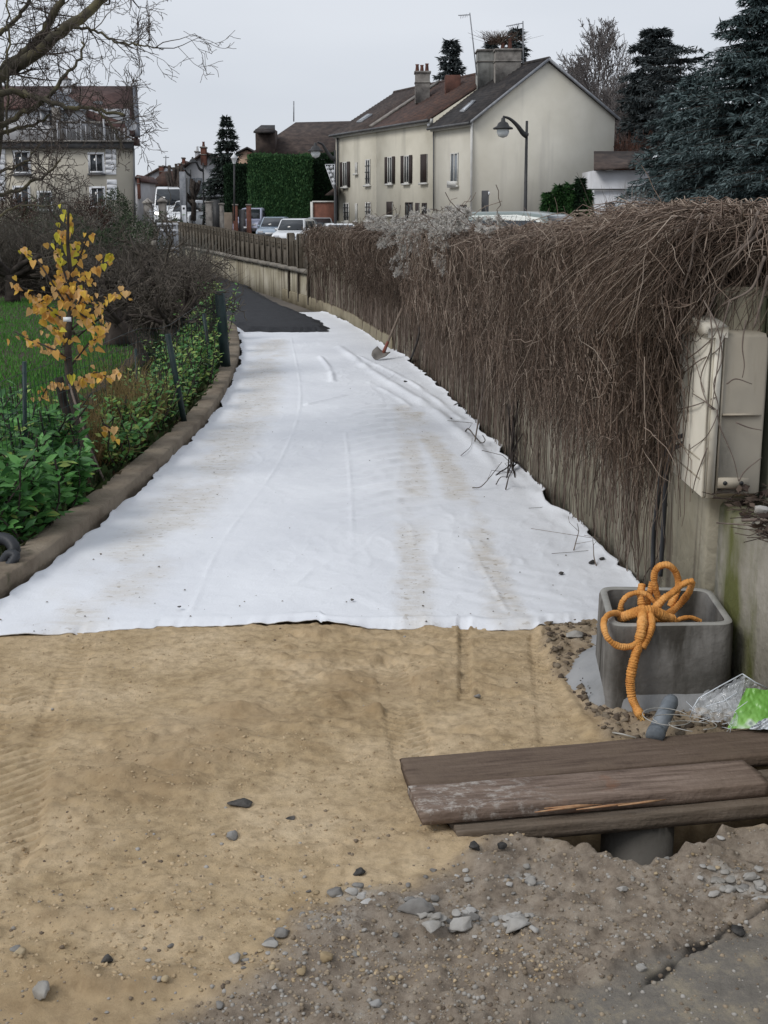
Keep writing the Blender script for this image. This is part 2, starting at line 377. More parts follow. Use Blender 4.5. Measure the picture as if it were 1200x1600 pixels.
def sand_h(X, Y, full=False):
    dirt = ss(.06, -.06, sdist(dirt_line, X, Y) + .08 * fbm(X * 3, Y * 3, 5)); s2 = ss(.03, -.03, sdist(soil2, X, Y) + .04 * fbm(X * 9, Y * 9, 6))
    a_sd = sdist(asph, X, Y) + .07 * fbm(X * 7, Y * 7, 8); asf = ss(.03, -.05, a_sd)
    z = .014 * fbm(X * 1.3, Y * 1.3, 1, 3) + .007 * fbm(X * 5, Y * 7, 2, 4)
    cl = np.maximum(fbm(X * 4, Y * 8, 12, 4), 0) ** 1.3 * .060 + np.maximum(fbm(X * 11, Y * 18, 13, 4), 0) ** 1.3 * .034 + np.maximum(fbm(X * 26, Y * 34, 21, 3), 0) ** 1.3 * .012
    rough = ss(-.3, .3, fbm(X * 1.1 + 4, Y * 1.1, 9, 2) + .25)
    tm = np.zeros_like(X); tz = np.zeros_like(X)
    for k, (ln, w, p, d, sl) in enumerate([([(40, 985), (-30, 1330)], .30, .05, .009, .6), ([(135, 985), (60, 1180)], .10, .04, .006, .3), ([(725, 972), (727, 1090)], .045, .022, .010, .2),
                          ([(860, 1000), (885, 1170)], .17, .032, .010, .5), ([(610, 1040), (650, 1200)], .13, .035, .007, .7)]):
        m, zz = tread(X, Y, [G(*q)[:2] for q in ln], w, p, d, sl, k); tm = np.maximum(tm, m); tz = tz + zz
    smoothz = ss(.35, .0, np.abs(X - .62)) * ss(3.3, 3.6, Y) * .8
    q = (1 - tm * .85) * (1 - smoothz)
    z = z + cl * rough * q + tz
    z = z + (dirt + s2) * (.030 * np.abs(fbm(X * 9, Y * 9, 14, 4)) + .016 * np.maximum(fbm(X * 34, Y * 34, 15, 2), 0) + .022 * np.maximum(fbm(X * 3, Y * 3, 16, 2), 0)) 
    z = z + .0035 * fbm(X * 40, Y * 40, 17, 2) * (1 - tm * .6)
    # ridges pushed up where the fabric and lane edges end
    D, U = ldist([G(845, 985)[:2], G(880, 1075)[:2], G(925, 1150)[:2]], X, Y); z = z + .016 * np.exp(-(D / .022) ** 2)
    z = np.where(asf > 0, z * (1 - asf) + asf * (.012 + .0015 * fbm(X * 50, Y * 50, 18, 2) - .006 * np.maximum(-a_sd < .02, 0)), z)
    # broken asphalt lip
    z = z + .012 * np.exp(-((a_sd - .015) / .02) ** 2) * (fbm(X * 14, Y * 14, 19, 2) > -.1)
    # pit
    ps = sdist(pit_poly, X, Y) + .018 * fbm(X * 11, Y * 11, 20, 3); z = z + .018 * np.exp(-((ps - .05) / .05) ** 2)
    z = z * ss(-.03, .02, ps) - .62 * ss(.0, -.075, ps) - .02 * ss(.02, -.0, ps)
    # drop under the fabric
    fy = np.interp(X, ffx, ffy); z = np.where(Y > fy + .02, z * 0 - .02, z); z = z - .02 * ss(fy + .0, fy + .02, Y) * 0
    if full:
        D, U = ldist([G(*q)[:2] for q in [(985, 1560), (1010, 1542), (1050, 1512), (1100, 1482), (1150, 1455), (1240, 1428)]], X, Y); tar = ss(.016, .002, D + .018 * (fbm(X * 16, Y * 16, 24, 3) + .1)) * ss(-.2, .1, fbm(X * 6, Y * 6, 25, 2) + .25)
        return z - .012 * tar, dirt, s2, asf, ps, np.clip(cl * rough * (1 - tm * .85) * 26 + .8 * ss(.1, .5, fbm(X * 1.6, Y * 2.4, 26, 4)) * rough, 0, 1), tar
    return z, dirt, s2, asf, ps
xs = np.arange(-2.2, 1.62, .0078); ys = np.concatenate([np.arange(.95, 2.1, .03), np.arange(2.1, 5.35, .0078), [5.6, 5.95]])
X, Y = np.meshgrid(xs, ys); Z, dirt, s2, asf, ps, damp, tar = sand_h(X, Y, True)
n_, m_ = X.shape; ii = np.arange(n_ - 1)[:, None] * m_ + np.arange(m_ - 1)[None]
FF = np.stack([ii, ii + 1, ii + m_ + 1, ii + m_], -1).reshape(-1, 4)
mort_ = np.zeros_like(X)
for cx_, cy_, w_ in ((655, 1425, .05), (680, 1450, .04), (730, 1444, .05), (800, 1448, .07), (822, 1382, .04), (560, 1400, .05), (1140, 1395, .08), (1180, 1410, .07), (860, 1325, .04), (990, 1360, .04), (520, 1450, .06)):
    g_ = G(cx_, cy_); mort_ = np.maximum(mort_, .8 * np.exp(-(((X - g_[0]) / w_) ** 2 + ((Y - g_[1]) / (w_ * .7)) ** 2)))
m_sand, t, b = base_mat('sand_and_dirt', .95, .15)
sc_ = ramp(t, [(.30, (.35, .25, .14)), (.44, (.48, .36, .215)), (.58, (.59, .455, .29)), (.75, (.66, .53, .36))]); t.links.new(noise(t, 2.2, 8, rough=.7), sc_.inputs[0])
sc2 = ramp(t, [(.35, (.62, .60, .58)), (.55, (1, 1, 1)), (.75, (1.12, 1.1, 1.05))]); t.links.new(noise(t, 22, 6, rough=.7), sc2.inputs[0])
sandc = mixc(t, .8, sc_.outputs[0], sc2.outputs[0], 'MULTIPLY')
dc = ramp(t, [(.3, (.125, .10, .078)), (.47, (.245, .20, .155)), (.62, (.35, .295, .235)), (.78, (.46, .42, .36))]); t.links.new(noise(t, 14, 8, rough=.75), dc.inputs[0])
dcol = mixc(t, ramp(t, [(.5, (0, 0, 0)), (.68, (.65, .65, .65))]).outputs[0], dc.outputs[0], (.40, .30, .17))
t.links.new(noise(t, 3.1, 4), t.nodes[-3 + len(t.nodes) - len(t.nodes)].inputs[0]) if False else None
ac = ramp(t, [(.3, (.14, .128, .112)), (.48, (.215, .195, .168)), (.60, (.31, .27, .205)), (.75, (.42, .36, .25))]); t.links.new(noise(t, 7, 8, rough=.8), ac.inputs[0])
sandc = mixc(t, mth(t, 'MULTIPLY', attr(t, 'damp'), .6), sandc, (.35, .25, .145)); c1 = mixc(t, attr(t, 'dirt'), sandc, dc.outputs[0]); c2 = mixc(t, attr(t, 'asf'), c1, ac.outputs[0])  # damp patches, deepened so the tone also paints shade at the lumps
pn = ramp(t, [(.42, (0, 0, 0)), (.60, (1, 1, 1))]); t.links.new(noise(t, 28, 6, rough=.75), pn.inputs[0]); c2 = mixc(t, mth(t, 'MULTIPLY', attr(t, 'mortar'), pn.outputs[0]), c2, (.46, .44, .405)); c2 = mixc(t, mth(t, 'MULTIPLY', attr(t, 'tar'), .9), c2, (.022, .021, .021)); t.links.new(c2, b.inputs['Base Color'])
hb = mth(t, 'ADD', noise(t, 110, 8, rough=.85), mth(t, 'MULTIPLY', noise(t, 34, 8, rough=.7), 1.6)); bump(t, b, hb, .7, .008)
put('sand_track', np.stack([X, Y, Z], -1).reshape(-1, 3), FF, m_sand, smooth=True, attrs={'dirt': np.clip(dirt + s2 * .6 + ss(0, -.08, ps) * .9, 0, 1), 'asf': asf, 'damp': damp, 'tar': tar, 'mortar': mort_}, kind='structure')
def hz(x, y):
    return float(sand_h(np.array([[x]]), np.array([[y]]))[0][0, 0])

# white ground fabric -----------------------------------------------------
nu, nv = 300, 900
far_y = 21.0
vv = np.linspace(0, 1, nv) ** 1.55; uu = np.linspace(0, 1, nu)
U, Vv = np.meshgrid(uu, vv)
Yb = 4.55 + (far_y - 4.55) * Vv
xl = kx(Yb) + .012 + .03 * vn(Yb * 3, Yb * 0, 40) + .012 * vn(Yb * 14, Yb * 0, 41); xr = wx(Yb) - .03 + .05 * vn(Yb * 2.2, Yb * 0, 42) + .02 * vn(Yb * 9, Yb * 0, 43)
Xf = xl + (xr - xl) * U
# bend front row to the measured edge
fy = np.interp(Xf, ffx, ffy); Yf = Yb + (fy - 4.55) * np.exp(-(Vv * 30)); 
Yf = Yf + .006 * vn(Xf * 13, Xf * 0, 44) * np.exp(-Vv * 60)
Zf = .02 + .006 * fbm(Xf * 1.2, Yf * .8, 50, 3)
def ridge(px, h, w, nse=3, sd=0):
    ln = [G(*p)[:2] for p in px]; D, Uq = ldist(catmull([A(*q, 0) for q in ln], 5), Xf, Yf); return h * np.exp(-(D / w) ** 2) * (.6 + .4 * vn(Uq * nse, Uq * 0, 60 + sd))
for k, (px, h, w) in enumerate([([(530, 545), (590, 590), (670, 640), (745, 705), (800, 770)], .03, .05), ([(560, 560), (640, 600), (720, 660)], .02, .03), ([(480, 636), (540, 622), (580, 620)], .02, .025),
        ([(500, 560), (515, 580), (520, 600)], .03, .03), ([(575, 600), (620, 625), (640, 640)], .018, .03), ([(760, 700), (850, 790), (940, 870)], .012, .04), ([(730, 640), (790, 700)], .012, .04), ([(540, 680), (548, 760), (552, 900)], .004, .012),
        ([(730, 850), (790, 960)], .006, .01), ([(455, 530), (470, 620), (440, 720), (350, 850), (300, 960)], .004, .012), ([(705, 610), (735, 615)], .012, .02), ([(700, 590), (760, 625)], .01, .02)]):
    Zf = Zf + ridge(px, h, w, 3, k)
# chevron creases pushed by the wheels
chev_c = [(585, 640), (600, 700), (610, 760), (605, 800)]
D, Uq = ldist([G(*p)[:2] for p in chev_c], Xf, Yf); Zf = Zf + .026 * np.exp(-(D / .22) ** 2) * np.maximum(np.sin((Yf * 1.0 + Xf * -.55 + .05 * fbm(Xf * 4, Yf * 4, 71)) * 26), 0) ** 2
D, Uq = ldist([G(*p)[:2] for p in [(780, 900), (840, 960)]], Xf, Yf); Zf = Zf + .0015 * np.exp(-(D / .3) ** 2) * np.sin((Xf * .8 + Yf) * 40 + 3 * fbm(Xf * 3, Yf * 3, 72))
wr_ = 1 - np.abs(fbm(Xf * 3.2 + Yf * .5, Yf * 1.1 - Xf * .8, 55, 4)) * 2; wr_ = np.maximum(wr_ - .55, 0) ** 1.6
wr2 = 1 - np.abs(fbm(Xf * 7 - Yf * 1.5, Yf * 3.0, 56, 3)) * 2; wr2 = np.maximum(wr2 - .6, 0) ** 1.5
reg_ = ss(-.2, .4, fbm(Xf * .9, Yf * .5, 57, 2) + .25 * ss(-.3, .5, Xf))
Zf = Zf + .004 * np.maximum(fbm(Xf * 5 + Yf * 2, Yf * 2.2, 51, 4), 0) + .012 * wr_ * reg_ + .007 * wr2 * reg_ + .002 * fbm(Xf * 14, Yf * 14, 52, 3)
dedge = np.minimum(U * (xr - xl), (1 - U) * (xr - xl)); Zf = Zf + .018 * np.exp(-dedge / .03) + .012 * np.exp(-dedge / .1) * (.5 + .5 * vn(Yf * 5, U * 3, 45))
zr_ = sand_h(Xf[:1], Yf[:1] - .012)[0]; lift = .012 * np.maximum(vn(Xf[:1] * 5, Xf[:1] * 0, 47), 0) ** 1.5
Zf = Zf + (zr_ + .004 + lift - Zf[:1]) * np.exp(-((Yf - Yf[:1]) / .05)) + .012 * np.exp(-((Yf - Yf[:1] - .07) / .03) ** 2) * (.5 + .5 * vn(Xf * 4, Xf * 0, 48))
lines = [([(628, 640), (640, 700), (645, 760), (648, 870), (655, 1000)], .085, .75), ([(645, 650), (705, 740), (745, 850), (800, 1000)], .085, .95), ([(425, 535), (400, 640), (330, 740), (220, 880), (120, 990)], .20, .75), ([(300, 760), (170, 880), (60, 985)], .12, .35)]
Dm = np.zeros_like(Xf)
for ln, w, a in lines:
    D, Uq = ldist([G(*p)[:2] for p in ln], Xf, Yf); Dm = np.maximum(Dm, a * (1 - ss(w * .35, w * 1.35, D + .05 * fbm(Xf * 7, Yf * 7, 80))) * ss(-.5, .1, fbm(Xf * 3, Yf * 1.5, 81)))
m_fab, t, b = base_mat('white_geotextile', .85, .2)
fc = ramp(t, [(.35, (.73, .75, .79)), (.65, (.81, .83, .865))]); t.links.new(noise(t, 1.3, 5), fc.inputs[0])
sp = ramp(t, [(.38, (0, 0, 0)), (.62, (1, 1, 1))]); t.links.new(noise(t, 9, 8, rough=.75, stretch=(1, 2.2, 1)), sp.inputs[0])
fm = mth(t, 'MULTIPLY', attr(t, 'soil'), mth(t, 'ADD', mth(t, 'MULTIPLY', sp.outputs[0], .42), .22))
cc = mixc(t, fm, fc.outputs[0], (.50, .43, .32))
sp2 = ramp(t, [(.63, (0, 0, 0)), (.67, (1, 1, 1))]); t.links.new(noise(t, 30, 2), sp2.inputs[0])
cc = mixc(t, mth(t, 'MULTIPLY', mth(t, 'MULTIPLY', sp2.outputs[0], attr(t, 'soil')), .6), cc, (.28, .22, .14))
t.links.new(cc, b.inputs['Base Color']); bump(t, b, mth(t, 'ADD', noise(t, 90, 6, rough=.8), noise(t, 14, 5)), .5, .006)
ii = np.arange(nv - 1)[:, None] * nu + np.arange(nu - 1)[None]; FFf = np.stack([ii, ii + 1, ii + nu + 1, ii + nu], -1).reshape(-1, 4)
fab = put('ground_fabric', np.stack([Xf, Yf, Zf], -1).reshape(-1, 3), FFf, m_fab, smooth=True, attrs={'soil': np.clip(Dm, 0, 1)}, label='long white geotextile sheet laid over the path, creased and marked by muddy wheel tracks', cat='ground fabric')
sol = fab.modifiers.new('t', 'SOLIDIFY'); sol.thickness = .004; sol.offset = -1

N = 360; iv, iu = rng.integers(5, nv - 5, N), rng.integers(5, nu - 5, N); iv = (iv * rng.random(N) ** .7).astype(int) + 3; T = np.stack([Xf[iv, iu], Yf[iv, iu], Zf[iv, iu] + .003], -1); kp = rng.random(N) < .25 + .75 * Dm[iv, iu]; T = T[kp]
mcr = M('fabric_crumbs', [(.06, .045, .03), (.16, .12, .08)], 30, .95); q = rng.normal(size=(len(T), 3)); tv_ = A([-1, -.8, 0], [1, -.6, 0], [.3, 1, 0], [0, 0, .8]); V, F = scatter(tv_, np.array([[0, 1, 3], [1, 2, 3], [2, 0, 3]]), T, q * A(1, 1, .1), np.tile(A(0, 0, 1), (len(T), 1)), .002 + .005 * rng.random(len(T)) ** 2.5)
put('fabric_crumbs', V, F, mcr, kind='stuff', label='dirt crumbs scattered on the white geotextile wheel tracks', cat='dirt crumbs')
# fresh black asphalt -----------------------------------------------------
na, nb = 90, 260
va = np.linspace(0, 1, nb)[:, None]; ua = np.linspace(0, 1, na)[None]
y0 = G(430, 522)[1] 
front = lambda u: y0 + .12 * vn(u * 6, u * 0, 90) + .03 * vn(u * 30, u * 0, 91)
Ya = (front(ua) * (1 - va) + 44 * va)
# right edge: asphalt starts away from wall then reaches it further back
redge_px = [(513, 516), (497, 503), (470, 492), (440, 480), (418, 469), (395, 455)]
rex = np.array([G(*p)[0] for p in redge_px]); rey = np.array([G(*p)[1] for p in redge_px])
xre = np.interp(Ya, np.append(rey, [40, 50]), np.append(rex, [wx(40) - .05, wx(50) - .05])); xre = np.where(Ya > rey[-1] + 1, wx(Ya) - .05, xre)
Xa = (kx(Ya) + .10) * (1 - ua) + (xre + .03 * vn(Ya * 6, Ya * 0, 92)) * ua
ed = np.minimum(np.minimum(ua, 1 - ua) * 2, (Ya - front(ua)) * 1.0); Za = .03 + .05 * ss(0, .25, ed) + .012 * fbm(Xa * 5, Ya * 5, 93) * ss(0, .2, ed)
ii = np.arange(nb - 1)[:, None] * na + np.arange(na - 1)[None]
m_asph = M('fresh_asphalt', [(.012, .013, .016), (.028, .029, .034)], 25, .75, .9, 60, .02, spec=.35)
put('asphalt_path', np.stack([Xa, Ya, Za], -1).reshape(-1, 3), np.stack([ii, ii + 1, ii + na + 1, ii + na], -1).reshape(-1, 4), m_asph, kind='structure')

# kerb ---------------------------------------------------------------------
def sweep(line, prof, nz=.0, seed=0, zfun=None):
    line = np.asarray(line); t = np.gradient(line, axis=0); t /= np.linalg.norm(t, axis=1, keepdims=True); nrm = np.stack([-t[:, 1], t[:, 0]], -1)
    V = []; k = len(prof)
    for i in range(len(line)):
        for j, (o, z) in enumerate(prof):
            p = line[i] + nrm[i] * (o + nz * vn(np.array(i * .35 + j * 3.), np.array(j * 1.), seed)); V.append((p[0], p[1], z + nz * .6 * float(vn(np.array(i * .3), np.array(j * 1.7), seed + 1)) + (zfun(line[i]) if zfun else 0)))
    n = len(line); F = [(i * k + j, (i + 1) * k + j, (i + 1) * k + (j + 1) % k, i * k + (j + 1) % k) for i in range(n - 1) for j in range(k)]
    F += [tuple(range(k)), tuple((n - 1) * k + j for j in range(k))[::-1]]
    return V, F
def resample(line, st):
    line = np.asarray(line); s = np.concatenate([[0], np.cumsum(np.hypot(*np.diff(line, axis=0).T))]); q = np.arange(0, s[-1], st)
    return np.stack([np.interp(q, s, line[:, 0]), np.interp(q, s, line[:, 1])], -1)
m_kerb = M('weathered_kerb', [(.135, .105, .075), (.215, .175, .13), (.27, .225, .17)], 5, .95, .8, 45, .01, streak=((9, 9, 9), (.10, .09, .055), .6, .75))
kl = resample(KL[KL[:, 1] < 30], .05)
V, F = sweep(kl, [(0, -.1), (0, .05), (.001, .102), (.007, .109), (.05, .111), (.10, .111), (.143, .108), (.15, .10), (.15, -.1)], .0045, 3)
put('kerb', V, F, m_kerb, kind='structure', smooth=False)

# garden: soil bed and lawn ------------------------------------------------
m_soil = M('bed_soil', [(.03, .022, .016), (.06, .045, .03)], 6, .95, .8, 30)
m_lawn = M('lawn_ground', [(.045, .13, .022), (.07, .20, .03), (.10, .23, .05)], 2.5, .95, .5, 30)
gy_ = np.concatenate([np.arange(2, 20, .25), np.arange(20, 46, 1.)]); gu = np.concatenate([np.linspace(0, .16, 8), np.linspace(.2, 1, 30)])
Yl, Ul = np.meshgrid(gy_, gu, indexing='ij'); Xl = kx(Yl) - .145 - Ul * 22
Zl = .055 + .02 * fbm(Xl * 2, Yl * 2, 100) - .04 * ss(.5, 1.5, kx(Yl) - Xl)
n1, n2 = Xl.shape; ii = np.arange(n1 - 1)[:, None] * n2 + np.arange(n2 - 1)[None]; FL = np.stack([ii, ii + 1, ii + n2 + 1, ii + n2], -1).reshape(n1 - 1, n2 - 1, 4)
Vl = np.stack([Xl, Yl, Zl], -1).reshape(-1, 3)
put('flower_bed_soil', Vl, FL[:, :7].reshape(-1, 4), m_soil, kind='structure'); put('lawn', Vl, FL[:, 7:].reshape(-1, 4), m_lawn, kind='structure')
m_grass = MI('grass_blades', [(.06, .18, .03), (.085, .25, .04), (.12, .28, .06)], .6, trans=.25)
N = 60000; gyv = 8.5 + rng.random(N) ** 1.2 * 16; gxv = kx(gyv) - 1.25 - rng.random(N) * (gyv * .31 - .0)
T = np.stack([gxv, gyv, np.full(N, .01)], -1); Xd = np.stack([rng.normal(0, .35, N), rng.normal(0, .35, N), np.ones(N)], -1)
V, F = scatter(A([-.12, 0, 0], [.12, 0, 0], [0, 1, .1]), np.array([[0, 1, 2]]), T, Xd, rv(N), .035 + .035 * rng.random(N))
put('lawn_grass', V, F, m_grass, kind='stuff', label='short green lawn grass in the garden behind the wire fence', cat='grass')

# ------------------------------------------------------------------ RETAINING WALL right
m_wall = M('stained_concrete', [(.24, .21, .145), (.37, .335, .25), (.50, .46, .37)], 1.6, .95, .7, 18, .015, streak=((9, 9, .5), (.13, .105, .075), .50, .64))
m_wall2 = M('pier_concrete', [(.17, .155, .115), (.28, .26, .215), (.40, .37, .33)], 3.2, .95, .9, 22, .012, streak=((3.2, 3.2, 1.3), (.105, .11, .035), .47, .60))
wall = thing('retaining_wall', 'long stained grey concrete retaining wall that curves along the right side of the path', 'wall', A(1.2, 5, 0))
def wsweep(ya, yb, prof, mat, name, parent, nz=.006, seed=0, step=.06, **kw):
    l = resample(WL, step); l = l[(l[:, 1] >= ya) & (l[:, 1] <= yb)]; V, F = sweep(l, [(o, z) for o, z in prof], nz, seed); return put(name, V, F, mat, parent, **kw)
wsweep(4.33, 22.4, [(.0, -.2), (.0, 1.34), (-.02, 1.36), (-.2, 1.36), (-.22, -.2)], m_wall, 'wall_body', wall, .012, 11)
wsweep(22.42, 47, [(.0, -.2), (.0, .57), (-.2, .57), (-.2, -.2)], m_wall, 'lower_wall', wall, .008, 12, .2)
wsweep(2.0, 4.31, [(.0, -.7), (.0, .60), (-.02, .62), (-.34, .62), (-.36, -.2)], m_wall2, 'near_wall', wall, .01, 13)
m_plinth = M('ochre_plinth', [(.20, .17, .11), (.31, .27, .19)], 3, .95, .7, 22)
wsweep(15.0, 25, [(.025, -.1), (.022, .16), (.004, .19), (.004, -.1)], m_plinth, 'plinth', wall, .008, 14)
m_cope = M('coping_stone', [(.17, .155, .13), (.28, .255, .22)], 4, .95, .4, 20)
sy = 22.6; k = 0
while sy < 45:
    s0 = s_at_y(sy); q = [wat(s0 + a, o, 0) for a, o in ((0, .06), (.96, .06), (.96, -.24), (0, -.24))]
    MB().prism([A(p[0], p[1], .572 + .004 * (k % 2)) for p in q], (0, 0, .065)).obj('coping', m_cope, wall); sy = float(np.interp(s0 + 1.0, WS, WL[:, 1])); k += 1
# raised ground behind the near wall
m_back = M('bank_soil', [(.05, .04, .032), (.09, .07, .055)], 5, .95, .8, 25)
grid('bank', np.linspace(1.50, 9, 20), np.linspace(1.0, 14, 30), lambda x, y: .50 + .05 * fbm(x, y, 110), m_back, kind='structure')

# concrete picket fence on the wall -----------------------------------------
m_pick = M('mossy_concrete', [(.075, .062, .045), (.12, .10, .075), (.17, .145, .115)], 3, .95, .5, 25)
pf = thing('picket_fence', 'low mossy brown concrete slab fence with small round-headed posts, on top of the far wall', 'fence', wat(np.array(s_at_y(25.3)), -.1, .63))
s0, s1 = s_at_y(22.9), s_at_y(46); s = s0; k = 0
while s < s1:
    a = wat(np.array(s), -.09, 0); b_ = wat(np.array(s + .62), -.09, 0); d = unit(b_ - a); ax = [d, A(-d[1], d[0], 0), A(0, 0, 1)]
    fh = .50 + .014 * max(a[1] - 25, 0); MB().bbox(a + A(0, 0, .64 + fh / 2), (.11, .12, fh), .015, ax).obj('post', m_pick, pf)
    mb = MB(); mb.bbox((a + b_) / 2 + A(0, 0, .64 + (fh - .19) / 2), (.50, .05, fh - .21), .012, ax).obj('slab', m_pick, pf)
    MB().bbox((a + b_) / 2 + A(0, 0, .64 + fh - .085), (.50, .05, .05), .012, ax).obj('rail', m_pick, pf)
    if k < 22:
        for q in (-.14, .0, .14): MB().box((a + b_) / 2 + d * q + A(0, 0, .64 + fh - .153), (.05, .04, .084), ax).obj('baluster', m_pick, pf)
    s += .62; k += 1
# taller fence bays where the creeper begins
for q in range(3):
    s = s_at_y(22.5) + q * .95; a = wat(np.array(s), -.04, 0); d = A(*wtan(np.array(s)), 0); ax = [d, A(-d[1], d[0], 0), A(0, 0, 1)]
    MB().bbox(a + A(0, 0, .64), (.14, .14, 1.25), .02, ax).obj('gate_post' if q == 5 else 'tall_post', m_pick, pf)

# ------------------------------------------------------------------ CREEPER over the wall
vine = thing('creeper', 'bare brown creeper hanging in a thick tangled curtain over the concrete wall', 'creeper', A(1.3, 6, 0))
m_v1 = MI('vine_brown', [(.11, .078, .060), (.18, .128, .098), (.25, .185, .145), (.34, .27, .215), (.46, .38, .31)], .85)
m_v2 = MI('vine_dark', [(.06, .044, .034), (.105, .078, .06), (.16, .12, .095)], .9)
m_v3 = MI('vine_tan', [(.09, .066, .054), (.17, .13, .105), (.28, .23, .19)], .9)
def topz(s):
    y = np.interp(s, WS, WL[:, 1]); return 1.42 + .12 * ss(7.5, 4.6, y) + .04 * vn(s * 1.3, s * 0, 120) + .03 * vn(s * 5, s * 0, 121) - .10 * ss(14, 19, y)
def make_vines(N, smin, smax, kind, K=9, rad=(.0010, .0032), power=1.0):
    s0 = smin + (smax - smin) * rng.random(N) ** power; y = np.interp(s0, WS, WL[:, 1]); u = np.linspace(0, 1, K)[None]
    near = ss(9.5, 5.5, y)
    if kind == 'hang':
        L = (.25 + .75 * rng.random(N) ** 1.2); L = np.minimum(L, 1.25); zt = topz(s0) - .45 * rng.random(N) ** 2 * (rng.random(N) < .6)
        out_ = -.12 + .22 * rng.random(N); lean = near * rng.uniform(-.35, .9, N) + rng.normal(0, .22, N); L = np.minimum(L, zt - (.62 + .30 * rng.random(N) ** 1.5 + .12 * ss(8, 12, y))); L = np.maximum(L, .1)
        arch = rng.uniform(.0, .09, N) * near
        Sx = s0[:, None] + (lean * L)[:, None] * u ** .8 + .026 * np.cumsum(rng.normal(0, 1, (N, K)), 1)
        z = zt[:, None] + arch[:, None] * np.sin(np.pi * u * 1.2) - L[:, None] * u ** 1.25 + .008 * rng.normal(0, 1, (N, K))
        off = out_[:, None] + (rng.uniform(.03, .22, N) * (.55 + .45 * near))[:, None] * np.sin(np.pi * np.minimum(u * 1.2, 1)) ** .7 + .012 * np.cumsum(rng.normal(0, 1, (N, K)), 1) * .5
    elif kind == 'cling':
        zb = rng.random(N) * .25 * (rng.random(N) < .5) + rng.random(N) * .5 * (rng.random(N) < .5); zt = np.minimum(zb + .5 + rng.random(N) * .9, 1.45)
        lean = rng.normal(0, .05, N); Sx = s0[:, None] + lean[:, None] * u + .030 * np.cumsum(rng.normal(0, 1, (N, K)), 1)
        z = zb[:, None] + (zt - zb)[:, None] * u; off = .006 + .010 * rng.random(N)[:, None] + .003 * rng.normal(0, 1, (N, K))
    elif kind == 'mess':
        z0 = .62 + .88 * rng.random(N) ** .7; z0 = np.minimum(z0, topz(s0) + .04); d = rv(N); d[:, 2] -= .5; L = .08 + .22 * rng.random(N)
        Sx = s0[:, None] + d[:, :1] * L[:, None] * u + .01 * rng.normal(0, 1, (N, K)); z = z0[:, None] + d[:, 2:] * L[:, None] * u + .01 * rng.normal(0, 1, (N, K))
        off = (.02 + .16 * rng.random(N) * np.clip((z0 - .5) / .6, 0.2, 1))[:, None] + d[:, 1:2] * L[:, None] * u * .5; off = np.maximum(off, .01 - .4 * (z > 1.38))
    elif kind == 'fork':
        z0 = .75 + .8 * rng.random(N); z0 = np.minimum(z0, topz(s0)); an = rng.normal(-1.3, .9, N); L = .12 + .3 * rng.random(N)
        Sx = s0[:, None] + (np.cos(an) * L)[:, None] * u + .016 * np.cumsum(rng.normal(0, 1, (N, K)), 1); z = z0[:, None] + (np.sin(an) * L)[:, None] * u + .012 * np.cumsum(rng.normal(0, 1, (N, K)), 1)
        off = (.06 + .22 * rng.random(N))[:, None] + .05 * u * rng.normal(0, 1, (N, 1))
    elif kind == 'top':
        z0 = topz(s0) + .02; d = rng.normal(0, 1, N); L = .25 + .6 * rng.random(N)
        Sx = s0[:, None] + (.3 + .8 * rng.random(N))[:, None] * L[:, None] * u * np.where(rng.random(N) < .6, 1, -1)[:, None] + .03 * np.cumsum(rng.normal(0, 1, (N, K)), 1)
        off = rng.uniform(-.45, .05, N)[:, None] + (rng.uniform(.0, .35, N))[:, None] * u
        z = z0[:, None] + (rng.uniform(-.02, .09, N))[:, None] * np.sin(np.pi * u) - (.12 * rng.random(N))[:, None] * u ** 2 + .014 * rng.normal(0, 1, (N, K))
    Pt = wat(Sx, off, z); r = rng.uniform(*rad, N) * (1 + .10 * np.maximum(y - 8, 0))
    Rr = r[:, None] * (1 - .55 * u) if kind != 'cling' else r[:, None] * (1 - .3 * u)
    ok = (Pt[:, :, 1].max(1) < 22.3) & (Pt[:, :, 2].min(1) > -.02)
    # nothing grows through the meter cabinet
    c = (Pt[:, :, 0] > 1.08) & (Pt[:, :, 0] < 1.40) & (Pt[:, :, 1] < 4.82) & (Pt[:, :, 2] < 1.25)
    ok &= ~c.any(1)
    return strands(Pt[ok], Rr[ok])
sA, sB = s_at_y(4.35), s_at_y(24.5); s9, s13, s17 = s_at_y(8.5), s_at_y(13), s_at_y(17.5)
def vadd(name, mat, lst):
    Vs = []; Fs = []; n = 0
    for V, F in lst: Vs.append(V); Fs.append(F + n); n += len(V)
    put(name, np.concatenate(Vs), np.concatenate(Fs), mat, vine, kind='stuff')
vadd('hanging_stems', m_v1, [make_vines(7500, sA, s9, 'hang'), make_vines(5000, s9, s17, 'hang'), make_vines(900, s17, sB, 'hang')])
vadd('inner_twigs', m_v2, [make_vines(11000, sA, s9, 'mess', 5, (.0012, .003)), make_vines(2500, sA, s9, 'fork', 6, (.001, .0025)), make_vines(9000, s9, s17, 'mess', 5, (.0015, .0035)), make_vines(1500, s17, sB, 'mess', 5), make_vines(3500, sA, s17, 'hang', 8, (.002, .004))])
vadd('clinging_stems', m_v3, [make_vines(170, sA, s9, 'cling', 13, (.001, .003)), make_vines(480, s9, s17, 'cling', 9, (.001, .003)), make_vines(160, s17, sB, 'cling', 9)])
vadd('dark_clinging_stems', m_v2, [make_vines(240, sA, s9, 'cling', 13, (.001, .0035)), make_vines(750, s9, s17, 'cling', 9, (.001, .0032)), make_vines(200, s17, sB, 'cling', 9)])
